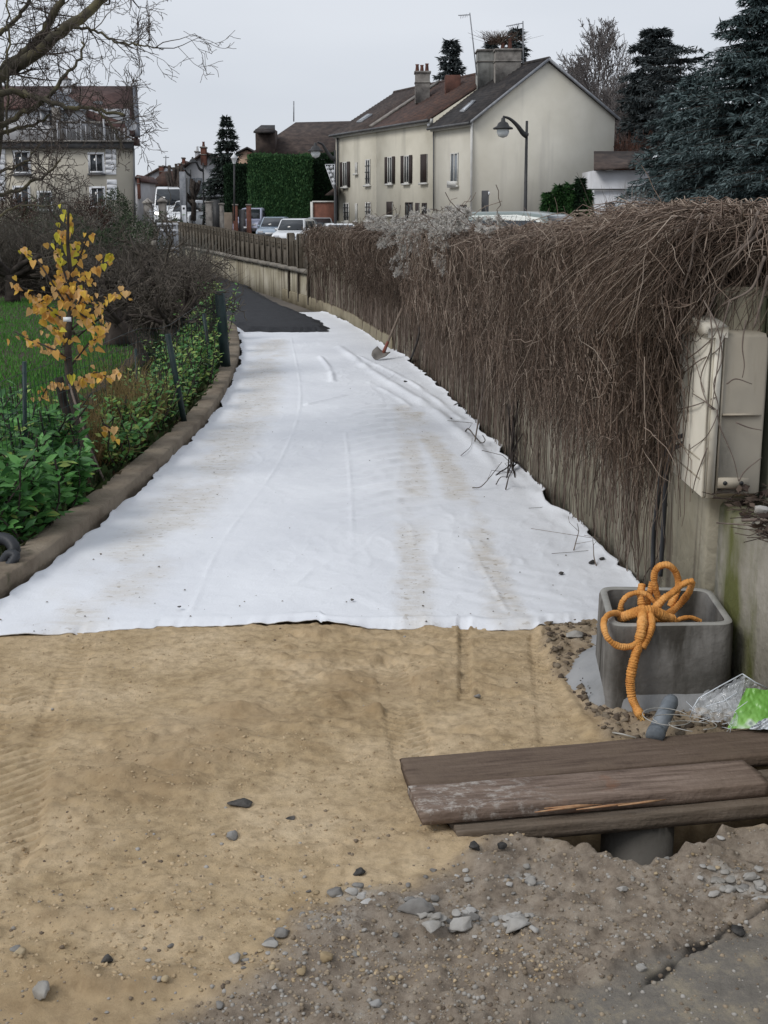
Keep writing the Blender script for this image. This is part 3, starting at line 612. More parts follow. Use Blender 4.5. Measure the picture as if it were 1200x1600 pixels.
vadd('top_stems', m_v1, [make_vines(2600, sA, s9, 'top', 8, (.0015, .0038)), make_vines(1300, s9, s17, 'top', 8), make_vines(250, s17, sB, 'top', 8)])
def corner_vines(N):
    u = np.linspace(0, 1, 8)[None]; x0 = rng.uniform(1.05, 2.1, N); y0 = rng.uniform(4.30, 5.2, N); z0 = 1.52 + .10 * rng.random(N) + .05 * vn(x0 * 4, y0 * 4, 122) - .10 * (rng.random(N) < .3); L = np.minimum(.12 + .5 * rng.random(N) ** 1.2, z0 - 1.19)
    X = x0[:, None] - (rng.uniform(-.12, .42, N))[:, None] * u + .020 * np.cumsum(rng.normal(size=(N, 8)), 1); Yq = y0[:, None] - rng.uniform(-.1, .12, N)[:, None] * u + .008 * np.cumsum(rng.normal(size=(N, 8)), 1); Yq = np.maximum(Yq, 4.22 + .05 * rng.random((N, 1)))
    Z = z0[:, None] + .05 * np.sin(np.pi * u) - L[:, None] * u ** 1.4; return strands(np.stack([X, Yq, Z], -1), rng.uniform(.001, .0028, N)[:, None] * (1 - .5 * u))
vadd('crossing_stems', m_v1, [make_vines(2600, sA, s9, 'fork', 7, (.001, .0028)), make_vines(1200, s9, s13, 'fork', 7, (.001, .0028))]); vadd('corner_stems', m_v1, [corner_vines(3000)]); vadd('dark_corner_stems', m_v2, [corner_vines(2400)])
# a few long thick stems that read singly
m_stem = M('vine_bark', [(.13, .10, .085), (.22, .18, .15)], 20, .9, .4, 60)
for px in [[(1185, 330), (1165, 380), (1120, 410), (1098, 440), (1095, 470)], [(1190, 360), (1150, 400), (1128, 440), (1100, 500)], [(1098, 335), (1085, 370), (1080, 410), (1068, 450)], [(1195, 400), (1175, 450), (1140, 470), (1128, 478)],
           [(1200, 430), (1190, 470), (1178, 512)], [(1010, 330), (985, 380), (965, 430), (930, 480)], [(1060, 360), (1020, 420), (990, 470), (960, 500), (935, 512)], [(800, 350), (792, 390), (786, 440), (788, 480)], [(860, 345), (865, 400), (862, 480), (868, 520)],
           [(905, 480), (910, 560), (900, 640), (906, 700)], [(1000, 400), (992, 480), (985, 560), (970, 620)], [(760, 560), (750, 640), (742, 690)]]:
    Yv = []
    for p in px:
        # intersect with a surface 20 cm in front of wall
        ys_ = np.linspace(4.3, 20, 400); pts = wat(np.array([s_at_y(y) for y in ys_]), .17, 0); pr = (pts[:, 0] / (pts[:, 1] * CP + .1)) * FPX + 600
        Yv.append(P(*p, float(np.interp(-p[0], -pr, pts[:, 1])) if p[0] < 1130 else 4.15))
    c = catmull(Yv, 5); MB().tube(c, [(.0055 - .003 * i / len(c)) * (1 if Yv[0][1] < 6 else 1.6) for i in range(len(c))], 6).obj('long_stem', m_stem, vine, smooth=True)
# rooted stem foot on the fabric
foot = thing('vine_foot', 'dark knotted creeper stem rooted at the wall foot, halfway along the white sheet', 'vine', G(795, 742))
b0 = G(800, 742, .0); mb = MB()
for k in range(9):
    a = rng.normal(0, .06); top = b0 + A(.05 + rng.normal(0, .06), .2, .35 + .3 * rng.random()); bot = b0 + A(rng.normal(0, .07), rng.normal(0, .12) - .05, .03)
    mb.tube(catmull([bot, b0 + A(rng.normal(0, .02), .04, .13), top], 5), .0045, 5)
mb.obj('stem', m_metal if False else M('dark_bark', [(.02, .017, .016), (.05, .04, .035)], 12, .9), foot)

# fluffy seed heads ---------------------------------------------------------
m_fluff = MI('seed_fluff', [(.36, .34, .31), (.52, .49, .45), (.66, .63, .59)], .95, .05, trans=.3)
clem = thing('old_mans_beard', 'pale grey fluffy seed heads of wild clematis trailing over the middle of the wall', 'climbing plant', wat(np.array(s_at_y(11.5)), .1, 1.2))
regs = [((572, 730), (336, 360), 170), ((590, 640), (355, 385), 60), ((622, 660), (360, 400), 75), ((612, 640), (395, 432), 30), ((672, 698), (350, 385), 45), ((680, 696), (385, 425), 18), ((640, 730), (325, 345), 50), ((745, 790), (340, 375), 14)]
pts_ = []
ys_ = np.linspace(4.5, 20, 500); pw = wat(np.array([s_at_y(y) for y in ys_]), .2, 0); prw = (pw[:, 0] / (pw[:, 1] * CP + .05)) * FPX + 600
for (xa, xb), (ya, yb), n in regs:
    for _ in range(n):
        px = rng.uniform(xa, xb); py = rng.uniform(ya, yb); pts_.append(P(px, py, float(np.interp(-px, -prw, pw[:, 1])) + rng.normal(0, .12)))
pts_ = np.array(pts_); K_ = 46; T = np.repeat(pts_, K_, 0) + rng.normal(0, .008, (len(pts_) * K_, 3)); D_ = rv(len(T)); sz = np.repeat(.022 + .024 * rng.random(len(pts_)), K_)
V, F = scatter(A([-.12, 0, 0], [.12, 0, 0], [.13, .5, .1], [-.03, .8, .3]), np.array([[0, 1, 2], [0, 2, 3]]), T, D_, rv(len(T)), sz)
put('seed_heads', V, F, m_fluff, clem, kind='stuff')
Nn = 160; ix = rng.integers(0, len(pts_), Nn); pp = pts_[ix]; u = np.linspace(0, 1, 6)[None, :, None]
Pt = pp[:, None] + u * (rng.normal(0, .12, (Nn, 1, 3)) + A(0, 0, -.04)) + .01 * rng.normal(0, 1, (Nn, 6, 3)); V, F = strands(Pt, np.full((Nn, 6), .003)); put('stems', V, F, m_v3, clem, kind='stuff')
# ------------------------------------------------------------------ FOREGROUND OBJECTS
# concrete inspection box with mortar collar --------------------------------
m_box = M('precast_concrete', [(.10, .095, .085), (.17, .162, .15), (.25, .24, .225)], 6, .9, .8, 35, .006, streak=((9, 9, 2.2), (.055, .05, .042), .46, .62))
m_rim = M('rim_concrete', [(.22, .215, .195), (.36, .355, .33)], 9, .9, .4, 50, .004)
fl, fr = G(951, 979, .30), G(1152, 976, .30); bl_, br = G(934, 916, .30), G(1112, 919, .30)
def rrect(c, r, n=6):
    """rounded quad from 4 corners (fl, fr, br, bl)"""
    o = []
    for k in range(4):
        p, a, b_ = c[k], c[k - 1], c[(k + 1) % 4]; u, v = unit(a - p), unit(b_ - p); p0, p1 = p + u * r, p + v * r
        for q in range(n + 1):
            t_ = q / n; o.append((1 - t_) ** 2 * p0 + 2 * t_ * (1 - t_) * p + t_ * t_ * p1)
    return o
def loops(lp, close=False):
    V = [p for l in lp for p in l]; n = len(lp[0]); F = [(i * n + k, i * n + (k + 1) % n, (i + 1) * n + (k + 1) % n, (i + 1) * n + k) for i in range(len(lp) - 1) for k in range(n)]
    return V, F
cs = [fl, fr, br, bl_]; cc_ = sum(cs) / 4
def shr(cs, w, z): return [A(*(cc_ + (p - cc_) * (1 - w / .29))[:2], z) for p in cs]
bx = thing('inspection_box', 'square hollow grey concrete inspection box set in mortar against the wall', 'concrete box', A(*cc_[:2], 0))
lp = [rrect(shr(cs, -.006, -.1), .07), rrect(shr(cs, -.006, .02), .07), rrect(shr(cs, 0, .285), .065), rrect(shr(cs, .006, .298), .06)]
V, F = loops(lp); put('box_wall', V, F, m_box, bx, True)
lp = [rrect(shr(cs, .006, .298), .06), rrect(shr(cs, .010, .302), .06), rrect(shr(cs, .036, .302), .045), rrect(shr(cs, .040, .298), .045)]
V, F = loops(lp); put('rim', V, F, m_rim, bx)
lp = [rrect(shr(cs, .040, .298), .045), rrect(shr(cs, .048, .02), .04), rrect(shr(cs, .05, -.12), .04)]; V, F = loops(lp); F.append(tuple(range(len(V) - len(lp[0]), len(V)))[::-1]); put('inner_wall', V, F, m_box, bx, True)
# seam rib on the front left corner and mortar
m_mort = M('fresh_mortar', [(.22, .225, .225), (.29, .295, .30), (.34, .34, .34)], 5, .8, .5, 30, .008)
mc = [G(870, 1052, .01), G(905, 1100, .0), G(985, 1118, .0), G(1080, 1122, .0), G(1175, 1118, .0), G(1190, 1030, .0), G(1120, 930, 0), G(930, 950, 0), G(890, 1015, .0)]
ring = rrect(shr(cs, -.004, .07), .07, 5); N_ = 60
def resamp_loop(l, n):
    l = [A(*p) for p in l] + [A(*l[0])]; d = np.cumsum([0] + [np.linalg.norm((b_ - a)[:2]) for a, b_ in zip(l, l[1:])]); q = np.linspace(0, d[-1], n, endpoint=False); l = np.array(l); return np.stack([np.interp(q, d, l[:, k]) for k in range(3)], -1)
def by_angle(l, n):
    l = resamp_loop(l, 400); a = np.arctan2(l[:, 1] - cc_[1], l[:, 0] - cc_[0]); o = []
    for q in np.linspace(-np.pi, np.pi, n, endpoint=False): o.append(l[np.argmin(np.abs(np.angle(np.exp(1j * (a - q)))))])
    return np.array(o)
ro, ri = by_angle(mc, N_), by_angle(ring, N_); lp = []
for k, t_ in enumerate(np.linspace(0, 1, 12)):
    q = ro * (1 - t_) + ri * t_; q = q.copy(); q[:, 2] = -.02 + .085 * t_ ** .75 + .02 * t_ * 0 + .008 * fbm(q[:, 0] * 12, q[:, 1] * 12, 130) * (1 - abs(2 * t_ - 1)) + .004 * fbm(q[:, 0] * 40, q[:, 1] * 40, 131); lp.append(q + A(.006, 0, 0) * 0)
V, F = loops([list(q) for q in lp]); put('mortar_collar', V, F, m_mort, bx, True)
mb = MB()
for _ in range(60):
    a = G(rng.uniform(905, 955), rng.uniform(1030, 1085), .035)
    mb.box(a, rng.uniform(.003, .009, 3), unit(np.eye(3) + .3 * rng.normal(size=(3, 3))))
mb.obj('dirt_crumbs', m_soil, bx, kind='stuff')
# orange sleeve -------------------------------------------------------------
m_or, t, b = base_mat('orange_sleeve', .85, .15)
oc = ramp(t, [(.3, (.42, .17, .045)), (.5, (.66, .30, .08)), (.7, (.80, .42, .15))]); t.links.new(noise(t, 18, 6), oc.inputs[0])
wv = t.nodes.new('ShaderNodeNewGeometry'); t.links.new(mixc(t, mth(t, 'MULTIPLY', ramp(t, [(.46, (1, 1, 1)), (.5, (0, 0, 0))]).outputs[0], 0), oc.outputs[0], (.2, .08, .03)), b.inputs['Base Color']); bump(t, b, noise(t, 160, 6), .9, .006)
sl = thing('orange_sleeve', 'rumpled orange fabric hose sleeve heaped in the concrete box, one end hanging down its front', 'hose sleeve', fl + A(.1, -.02, 0))
def sleeve(px, Ys, r0, flat=1., seed=0, taper=0):
    pts = [P(x, y, Yq) for (x, y), Yq in zip(px, Ys if hasattr(Ys, '__len__') else [Ys] * len(px))]; c = np.array(catmull(pts, 6)); d = np.concatenate([[0], np.cumsum(np.linalg.norm(np.diff(c, axis=0), axis=1))]); q = np.arange(0, d[-1], .0013)
    c = np.stack([np.interp(q, d, c[:, k]) for k in range(3)], -1); n = 14; V = []; prev = A(1, 0, 0); ph = 0
    rr = []
    for i in range(len(c)):
        tt = unit(c[min(i + 2, len(c) - 1)] - c[max(i - 2, 0)]); u = unit(prev - tt * np.dot(prev, tt)); prev = u; w = np.cross(tt, u)
        fold = 1.6 * abs(float(vn(np.array(q[i] * 105.), np.array(seed * 1.), 7))) - .5; fold2 = float(vn(np.array(q[i] * 45.), np.array(seed * 1.), 8)); amp = .13 * (.4 + .6 * (float(vn(np.array(q[i] * 9.), np.array(seed * 2.), 9)) > -.3))
        r = r0 * (1 + .6 * amp * fold + .55 * amp * math.sin(2 * math.pi * q[i] / .0078 + 4 * float(vn(np.array(q[i] * 40.), np.array(seed * 3.), 6))) + .10 * fold2); r *= (1 - taper * q[i] / d[-1])
        for k in range(n):
            a = 2 * math.pi * k / n; f2 = 1 + .07 * float(vn(np.array(q[i] * 110.), np.array(k * 1.7 + seed), 10))
            V.append(c[i] + (u * math.cos(a) * flat + w * math.sin(a)) * r * f2)
    V = np.array(V); m_ = len(c); i = np.arange(m_ - 1)[:, None] * n; k = np.arange(n)[None]; F = np.stack([i + k, i + (k + 1) % n, i + n + (k + 1) % n, i + n + k], -1).reshape(-1, 4)
    F = [tuple(f) for f in F] + [tuple(range(n))[::-1], tuple((m_ - 1) * n + kk for kk in range(n))]
    return V, F
yf = fl[1] - .03
SL = [([(1004, 958), (1003, 980), (998, 1005), (990, 1035), (985, 1062), (987, 1088), (994, 1106), (1001, 1119)], [3.93, 3.85, 3.835, yf - .02, yf - .03, yf - .04, yf - .06, yf - .09], .0195, .8, .15),
      ([(1016, 962), (1018, 980), (1010, 1000), (1003, 1012)], [3.92, 3.86, 3.84, 3.83], .015, .8, 0),
      ([(1000, 1000), (985, 1010), (965, 1009), (949, 996), (943, 975), (949, 962), (962, 958), (975, 964)], [3.83, 3.82, 3.81, 3.81, 3.84, 3.90, 3.95, 3.98], .0105, .9, 0),
      ([(968, 966), (985, 960), (1005, 954), (1022, 955), (1036, 962), (1052, 968)], [3.97, 3.94, 3.93, 3.94, 3.96, 3.99], .017, .8, 0),
      ([(1032, 945), (1024, 920), (1022, 898), (1030, 885), (1044, 883), (1055, 893), (1060, 910), (1056, 930), (1046, 948)], [4.08, 4.08, 4.07, 4.07, 4.07, 4.08, 4.08, 4.08, 4.07], .0135, .8, 0),
      ([(1020, 955), (1035, 938), (1052, 925), (1068, 912), (1084, 907)], [4.0, 4.0, 4.0, 4.0, 4.0], .016, .8, .25),
      ([(1082, 909), (1076, 926), (1062, 944), (1046, 958), (1030, 962)], [4.03, 4.04, 4.05, 4.05, 4.04], .014, .8, 0),
      ([(971, 960), (970, 946), (979, 932), (995, 926), (1012, 930), (1024, 942)], [4.05, 4.05, 4.05, 4.05, 4.05, 4.04], .010, .9, 0),
      ([(1003, 914), (1001, 930), (1003, 950)], [4.08, 4.06, 4.04], .018, .7, 0), ([(1020, 910), (1014, 930), (1010, 950)], [4.11, 4.1, 4.08], .017, .7, 0),
      ([(1010, 966), (1035, 968), (1060, 972)], [4.02, 4.02, 4.03], .016, .7, 0), ([(1052, 974), (1064, 967), (1080, 965), (1094, 971)], [4.0, 4.01, 4.01, 4.02], .010, .8, 0)]
for k, (px, Ys, r, fl_, tp) in enumerate(SL):
    V, F = sleeve(px, Ys, r, fl_, k, tp); put('tail' if k == 0 else 'loop', V, F, m_or, sl, True)
m_frY = M('frayed_end', [(.45, .25, .07), (.55, .34, .12)], 20)
mb = MB(); e0 = P(1001, 1117, yf - .09)
for _ in range(26): mb.tube([e0 + rng.normal(0, .006, 3), e0 + A(.006, -.01, -.016) + rng.normal(0, .009, 3)], .002, 4)
mb.obj('frayed_end', m_frY, sl)

# planks over the pit ---------------------------------------------------------
def wood(name, stops, mud=.5, white=None):
    m, t, b = base_mat(name, .9, .15); tcn = t.nodes.new('ShaderNodeTexCoord'); mpn = t.nodes.new('ShaderNodeMapping'); mpn.inputs['Scale'].default_value = (2, 26, 26); t.links.new(tcn.outputs['Object'], mpn.inputs[0])
    n = t.nodes.new('ShaderNodeTexNoise'); n.inputs['Scale'].default_value = 2.2; n.inputs['Detail'].default_value = 8; n.inputs['Roughness'].default_value = .7; t.links.new(mpn.outputs[0], n.inputs['Vector'])
    c = ramp(t, [(.3, stops[0]), (.5, stops[1]), (.72, stops[2])]); t.links.new(n.outputs['Fac'], c.inputs[0]); col = c.outputs[0]
    q = ramp(t, [(.42, (0, 0, 0)), (.62, (1, 1, 1))]); t.links.new(noise(t, 5, 8, rough=.75), q.inputs[0]); col = mixc(t, mth(t, 'MULTIPLY', q.outputs[0], mud), col, (.155, .115, .085))
    if white:
        q = ramp(t, [(.50, (0, 0, 0)), (.64, (1, 1, 1))]); t.links.new(noise(t, 26, 6, rough=.75, stretch=(1, 1.6, 1)), q.inputs[0])
        sx = t.nodes.new('ShaderNodeSeparateXYZ'); t.links.new(tcn.outputs['Object'], sx.inputs[0]); g = ramp(t, [(0, (1, 1, 1)), (.26, (.8, .8, .8)), (.40, (0, 0, 0))])
        t.links.new(mth(t, 'ADD', sx.outputs[0], white), g.inputs[0]); col = mixc(t, mth(t, 'MULTIPLY', q.outputs[0], mth(t, 'MULTIPLY', g.outputs[0], .75)), col, (.50, .47, .43))
        q = ramp(t, [(.55, (0, 0, 0)), (.66, (1, 1, 1))]); t.links.new(noise(t, 6, 4), q.inputs[0]); g = ramp(t, [(.30, (0, 0, 0)), (.42, (1, 1, 1)), (.62, (1, 1, 1)), (.72, (0, 0, 0))]); t.links.new(mth(t, 'ADD', sx.outputs[0], white), g.inputs[0])
        col = mixc(t, mth(t, 'MULTIPLY', q.outputs[0], mth(t, 'MULTIPLY', g.outputs[0], .6)), col, (.22, .085, .035))
    t.links.new(col, b.inputs['Base Color']); bump(t, b, mth(t, 'ADD', n.outputs['Fac'], noise(t, 60, 5)), .7, .006); return m
def plank(name, a, bq, w, th, mat, label, roll=0, seed=0):
    """a, bq: ends of the front top edge; w to the back"""
    a, bq = np.array(a), np.array(bq); L = np.linalg.norm(bq - a); X_ = unit(bq - a); Yv = unit(np.cross(A(0, 0, 1), X_)); Zv = np.cross(X_, Yv); n = 60; m_ = 8
    prof = []
    for j in range(m_ + 1): prof.append((w * j / m_, 0))
    prof = [(0, -th), (0, -th * .66), (0, -th * .33), (.0, -.004)] + [(.004 + (w - .008) * j / m_, 0) for j in range(m_ + 1)] + [(w, -.004), (w, -th * .5), (w, -th)]
    V = []
    for i in range(n + 1):
        x = L * i / n
        for j, (y, z) in enumerate(prof):
            dn = .0025 * float(fbm(np.array(x * 7 + seed), np.array(j * 1.3), 140)) ; edge = .007 * max(0, float(vn(np.array(x * 14 + seed), np.array(2.), 141)) - .2) if j in (2, 3, 4) else 0
            ex = (.006 * float(vn(np.array(j * 1.7), np.array(seed * 1.), 142))) if i in (0, n) else 0
            V.append((x + ex, y + edge, z + dn + .004 * math.sin(x * 2 + seed) - (edge if j == 4 else 0)))
    k = len(prof); F = [(i * k + j, i * k + (j + 1) % k, (i + 1) * k + (j + 1) % k, (i + 1) * k + j) for i in range(n) for j in range(k)] + [tuple(range(k))[::-1], tuple(n * k + j for j in range(k))]
    me = mesh_np(name, V, F, mat); o = bpy.data.objects.new(name, me); S.collection.objects.link(o)
    o.matrix_world = Matrix([[X_[0], Yv[0], Zv[0], a[0]], [X_[1], Yv[1], Zv[1], a[1]], [X_[2], Yv[2], Zv[2], a[2]], [0, 0, 0, 1]]); OFF[o.name] = a
    return tag(o, label, 'plank', 'planks across the pit')
w1 = wood('muddy_plank', [(.075, .053, .041), (.135, .098, .075), (.20, .152, .118)], .8); w2 = wood('weathered_plank', [(.075, .052, .042), (.20, .148, .118), (.32, .25, .205)], .4, white=.0001); w3 = wood('damp_plank', [(.07, .056, .043), (.15, .12, .092), (.22, .18, .145)], .4)
zt = .085
pa = G(658, 1268, zt); pb = G(1203, 1221, zt); pb = pa + (pb - pa) * 1.0
plank('plank', pa, pb, .155, .040, w2, 'front thick plank with white paint smears and a rusty split edge', seed=3)
qa = G(644, 1225, zt - .024); qb = G(1420, 1162, zt - .024); plank('plank', qa, qb, .185, .036, w1, 'rearmost wide plank caked with brown mud', seed=11)
ra = G(714, 1297, .040); rb = G(1380, 1238, .040); plank('plank', ra, rb, .20, .045, w3, 'lowest dark damp plank underneath, lying directly over the pit', seed=23)
spl = [((835, 1272), (880, 1266), (925, 1262)), ((900, 1268), (950, 1262), (1000, 1256)), ((850, 1266), (900, 1262), (940, 1260)), ((965, 1262), (1010, 1256), (1040, 1252)), ((820, 1262), (850, 1258), (900, 1254))]
ob_ = MB()
for k, q in enumerate(spl): ob_.tube([G(x, y - 4, zt - .018) + A(0, -.004, 0) for x, y in q], [.0015, .004, .001], 4)
sp_o = ob_.obj('splinters', M('fresh_splinter', [(.30, .13, .06), (.46, .30, .17)], 30)); tag(sp_o, 'rust-coloured torn splinters along the front edge of the thick plank', 'splinters')
# dark void lining & concrete pipe inside pit
mb = MB(); pc = P(1014, 1340, 2.98); pc[2] = 0
m_pp = M('pit_concrete', [(.08, .074, .065), (.15, .14, .125)], 5, .9, .4, 25)
pp_ = thing('drain_chamber', 'dim concrete drain pipe end standing in the pit beneath the planks', 'pipe', A(pc[0], pc[1] + .12, -.6))
MB().lathe(A(G(1014, 1300)[0], G(1014, 1300)[1] + .14, -.65), [(.0, 0), (.100, 0), (.100, .68), (.082, .68), (.082, .1)], 28).obj('pipe_wall', m_pp, pp_, True)

# stones -----------------------------------------------------------------------
def ico(n=2):
    import bmesh; bm = bmesh.new(); bmesh.ops.create_icosphere(bm, subdivisions=n, radius=1); V = np.array([v.co[:] for v in bm.verts]); F = np.array([[v.index for v in f.verts] for f in bm.faces]); bm.free(); return V, F
IV, IF = ico(2); IV3, IF3 = ico(3); IV1, IF1 = ico(1)
def rockV(seed, ang=.5, hi=False):
    r = np.random.default_rng(seed); V = (IV3 if hi else IV).copy()
    for _ in range(12):
        n = r.normal(size=3); n /= np.linalg.norm(n); d = V @ n; c = .38 + .42 * r.random(); V -= np.outer(np.maximum(d - c, 0) * (.95 if ang > .3 else .5), n)
    V *= 1 + .10 * vn(V[:, 0] * 4 + seed, V[:, 1] * 4 + V[:, 2] * 3, seed)[:, None] + (.06 * vn(V[:, 0] * 11 + seed, V[:, 1] * 11 + V[:, 2] * 7, seed + 3)[:, None] if hi else 0); V /= np.abs(V).max(0); return V
m_rk = [M('pale_rubble', [(.20, .185, .16), (.34, .325, .30), (.44, .43, .41)], 12, .9, .6, 60, .006), M('grey_rubble', [(.12, .11, .10), (.20, .19, .175), (.29, .285, .275)], 14, .9, .6, 60, .006),
        M('ochre_pebble', [(.22, .16, .09), (.36, .28, .17), (.44, .36, .24)], 14, .85, .4, 60, .004), M('black_chunk', [(.018, .018, .018), (.05, .048, .045), (.13, .12, .11)], 18, .9, .8, 60, .01)]
rock_me = {}
for k in range(4):
    for v_ in range(5):
        V = rockV(k * 10 + v_, .5 if k != 2 else .2); rock_me[k, v_] = mesh_np('stone', V, IF, m_rk[k], smooth=(k == 2))
def stone(px, py, w, h, k, label, group=None, rot=None, hi=True, name='stone', cat='stone'):
    c = G(px, py, .01); z = hz(c[0], c[1]); c = G(px, py, z + .005); D = math.hypot(c[1], EYE); W_ = w / FPX * D; H_ = h / FPX * D
    W_ *= .9; V = rockV(int(px * 3 + py), .5, True) * A(W_ / 2, max(H_ * .62, W_ * .28), H_ * .38)
    w *= .85; a = rng.uniform(-.4, .4) if rot is None else rot; ca, sa = math.cos(a), math.sin(a); V = V @ A([ca, sa, 0], [-sa, ca, 0], [0, 0, 1]).reshape(3, 3) + A(c[0], c[1], z + H_ * .16)
    return put(name, V, IF3, m_rk[k], None, False, label=label, cat=cat, group=group)
for px, py, w, h, k, lab in [(62, 1548, 32, 34, 0, 'whitish lump of rubble near the bottom left of the sand'), (374, 1255, 46, 17, 3, 'black broken asphalt slab with a pale top lying on the sand'), (361, 1306, 24, 20, 1, 'small pale grey stone just below the black slab on the sand'),
        (454, 1277, 18, 8, 3, 'flat dark chip on the sand right of the black slab'), (521, 1396, 32, 24, 1, 'blue-grey angular stone at the edge of the sand'), (562, 1362, 26, 18, 3, 'dark grey stone at the sand edge, above the blue-grey one'),
        (440, 1458, 26, 22, 1, 'grey stone at the edge of sand and brown dirt, left of the rubble'), (366, 1498, 22, 18, 0, 'small white chip in the dirt left of the rubble line'), (168, 1498, 28, 18, 3, 'dark wedge-shaped stone in the lower left sand'), (28, 1488, 22, 18, 2, 'tan pebble at the lower left edge of the sand'),
        (511, 1494, 24, 18, 2, 'round tan pebble in the brown dirt'), (516, 1437, 18, 14, 2, 'small round ochre pebble below the blue-grey stone'), (652, 1418, 66, 30, 1, 'long slanting grey lump of rubble in the brown dirt'), (674, 1448, 36, 24, 0, 'pale rubble lump right below the long slanting one'),
        (722, 1442, 50, 24, 0, 'pale broken mortar patch in the middle of the rubble line'), (805, 1446, 50, 34, 0, 'largest pale mortar lump at the right end of the rubble line'), (822, 1380, 34, 22, 0, 'pale mortar chunk below the planks'), (1002, 1510, 22, 13, 0, 'white chip on the lip of the asphalt'),
        (1155, 1452, 26, 20, 3, 'glossy black lump of tar at the broken asphalt edge'), (897, 993, 34, 24, 0, 'pale stone in loose soil left of the concrete box'), (740, 1322, 22, 18, 3, 'black clod under the left end of the lowest plank'), (785, 1322, 18, 14, 3, 'black clod right of the plank end, at the rim of the pit'),
        (1172, 1603, 14, 8, 0, 'tiny white chip at the bottom of the asphalt'), (1190, 1405, 36, 14, 0, 'pale rubble lump at the right edge, above the asphalt'), (1115, 1394, 22, 12, 0, 'small pale chip beyond the asphalt edge'), (972, 1387, 24, 10, 0, 'flat pale chip in front of the pit'),
        (745, 1087, 14, 9, 1, 'little clod lying in the narrow tyre track'), (585, 1567, 24, 16, 1, 'pale grey stone in the brown dirt at the bottom'), (880, 1283, 1, 1, 1, None)]:
    if lab: stone(px, py, w, h, k, lab)
# cluster of small countable pebbles
def spot(kind):
    if kind == 0: return rng.uniform(380, 640), rng.uniform(1370, 1560)
    if kind == 1: return rng.uniform(600, 860), rng.uniform(1350, 1480)
    if kind == 2: return rng.uniform(0, 400), rng.uniform(1420, 1590)
    return rng.uniform(980, 1200), rng.uniform(1330, 1430)
labs = ['small pebble among the gravel where the sand turns to brown dirt', 'small crumb of rubble in the mortar debris before the planks', 'small pebble pressed into the lower left sand', 'small chip on the dirt mound right of the pit']
for i in range(115):
    kd = rng.choice(4, p=[.5, .25, .08, .17]); px, py = spot(kd); c = G(px, py, 0); z = hz(c[0], c[1])
    if z < -.03: continue
    mk = int(rng.choice(3, p=[.3, .3, .4])) if kd != 1 else int(rng.choice(3, p=[.6, .3, .1])); s_ = rng.uniform(.005, .013) * (1 if rng.random() < .8 else 1.5)
    s_ *= .62; o = inst('pebble', rock_me[mk, int(rng.integers(5))], Matrix.Translation((c[0], c[1], z + s_ * .3)) @ Matrix.Rotation(rng.uniform(0, 6), 4, 'Z') @ Matrix.Diagonal((s_ * rng.uniform(.9, 1.4), s_, s_ * rng.uniform(.5, .8), 1)))
    tag(o, labs[kd].replace('small', 'small ' + ('whitish', 'grey', 'ochre')[mk]), 'pebble', ('whitish ', 'grey ', 'ochre ')[mk] + ['pebbles at the sand edge', 'rubble crumbs before the planks', 'pebbles in the lower left sand', 'chips on the right dirt mound'][kd])
rub = [(660, 1425, 26, 12, 9), (680, 1450, 26, 10, 10), (730, 1445, 30, 12, 14), (800, 1448, 34, 16, 20), (822, 1382, 20, 10, 9), (560, 1400, 30, 14, 8), (1140, 1395, 40, 14, 12), (1180, 1405, 26, 10, 8), (430, 1480, 30, 20, 6)]
rl_ = ['around the long slanting grey lump', 'just below the long slanting grey lump', 'beside the broken mortar patch in the middle', 'around the largest pale mortar lump', 'at the chunk close below the planks', 'at the sand edge by the blue-grey stone', 'on the dirt mound at the right edge', 'at the far right edge above the asphalt', 'at the left end of the rubble line']
for (cx_, cy_, sx_, sy_, nn), rt_ in zip(rub, rl_):
    for _ in range(nn):
        px, py = rng.normal(cx_, sx_ * .5), rng.normal(cy_, sy_ * .5); c = G(px, py, 0); z = hz(c[0], c[1]); s_ = rng.uniform(.006, .016)
        o = inst('rubble_chip', rock_me[0 if rng.random() < .7 else 1, int(rng.integers(5))], Matrix.Translation((c[0], c[1], z + s_ * .2)) @ Matrix.Rotation(rng.uniform(0, 6), 4, 'Z') @ Matrix.Diagonal((s_ * rng.uniform(1, 1.6), s_, s_ * rng.uniform(.4, .7), 1))); tag(o, 'small angular mortar chip ' + rt_, 'rubble chip', 'mortar chips ' + rt_)
# uncountable gravel
N = 9000; pxg = rng.uniform(-40, 1240, N); pyg = 1290 + 330 * rng.random(N) ** .8; extra = rng.random(N) < .25; pyg[extra] = rng.uniform(975, 1600, extra.sum())
gp = np.array([G(a, c) for a, c in zip(pxg, pyg)]); zz, dm, s2m, asm, psm = sand_h(gp[:, 0][None], gp[:, 1][None]); zz, dm, asm, psm, s2m = zz[0], dm[0], asm[0], psm[0], s2m[0]
keep = (psm > .03) & (rng.random(N) < np.clip(.10 + .9 * dm + .6 * s2m - .75 * asm, .03, 1)) & (gp[:, 1] > 2.0); gp = gp[keep]; gp[:, 2] = zz[keep]; n = len(gp)
V1 = rockV(99)[: len(IV)] * A(1, 1, .7); V1 = IV1 * A(1, 1, .7); sz = .0018 + .0052 * rng.random(n) ** 2.5
V, F = scatter(V1 + .12 * rng.normal(size=V1.shape), IF1, gp, rv(n) * A(1, 1, .2), np.tile(A(0, 0, 1), (n, 1)) + .4 * rng.normal(size=(n, 3)), sz)
m_grv = MI('gravel', [(.13, .10, .075), (.22, .175, .125), (.32, .255, .18), (.27, .25, .22), (.38, .36, .33)], .9)
put('gravel', V, F, m_grv, kind='stuff', label='fine gravel and crumbs strewn over the sand and brown dirt', cat='gravel')
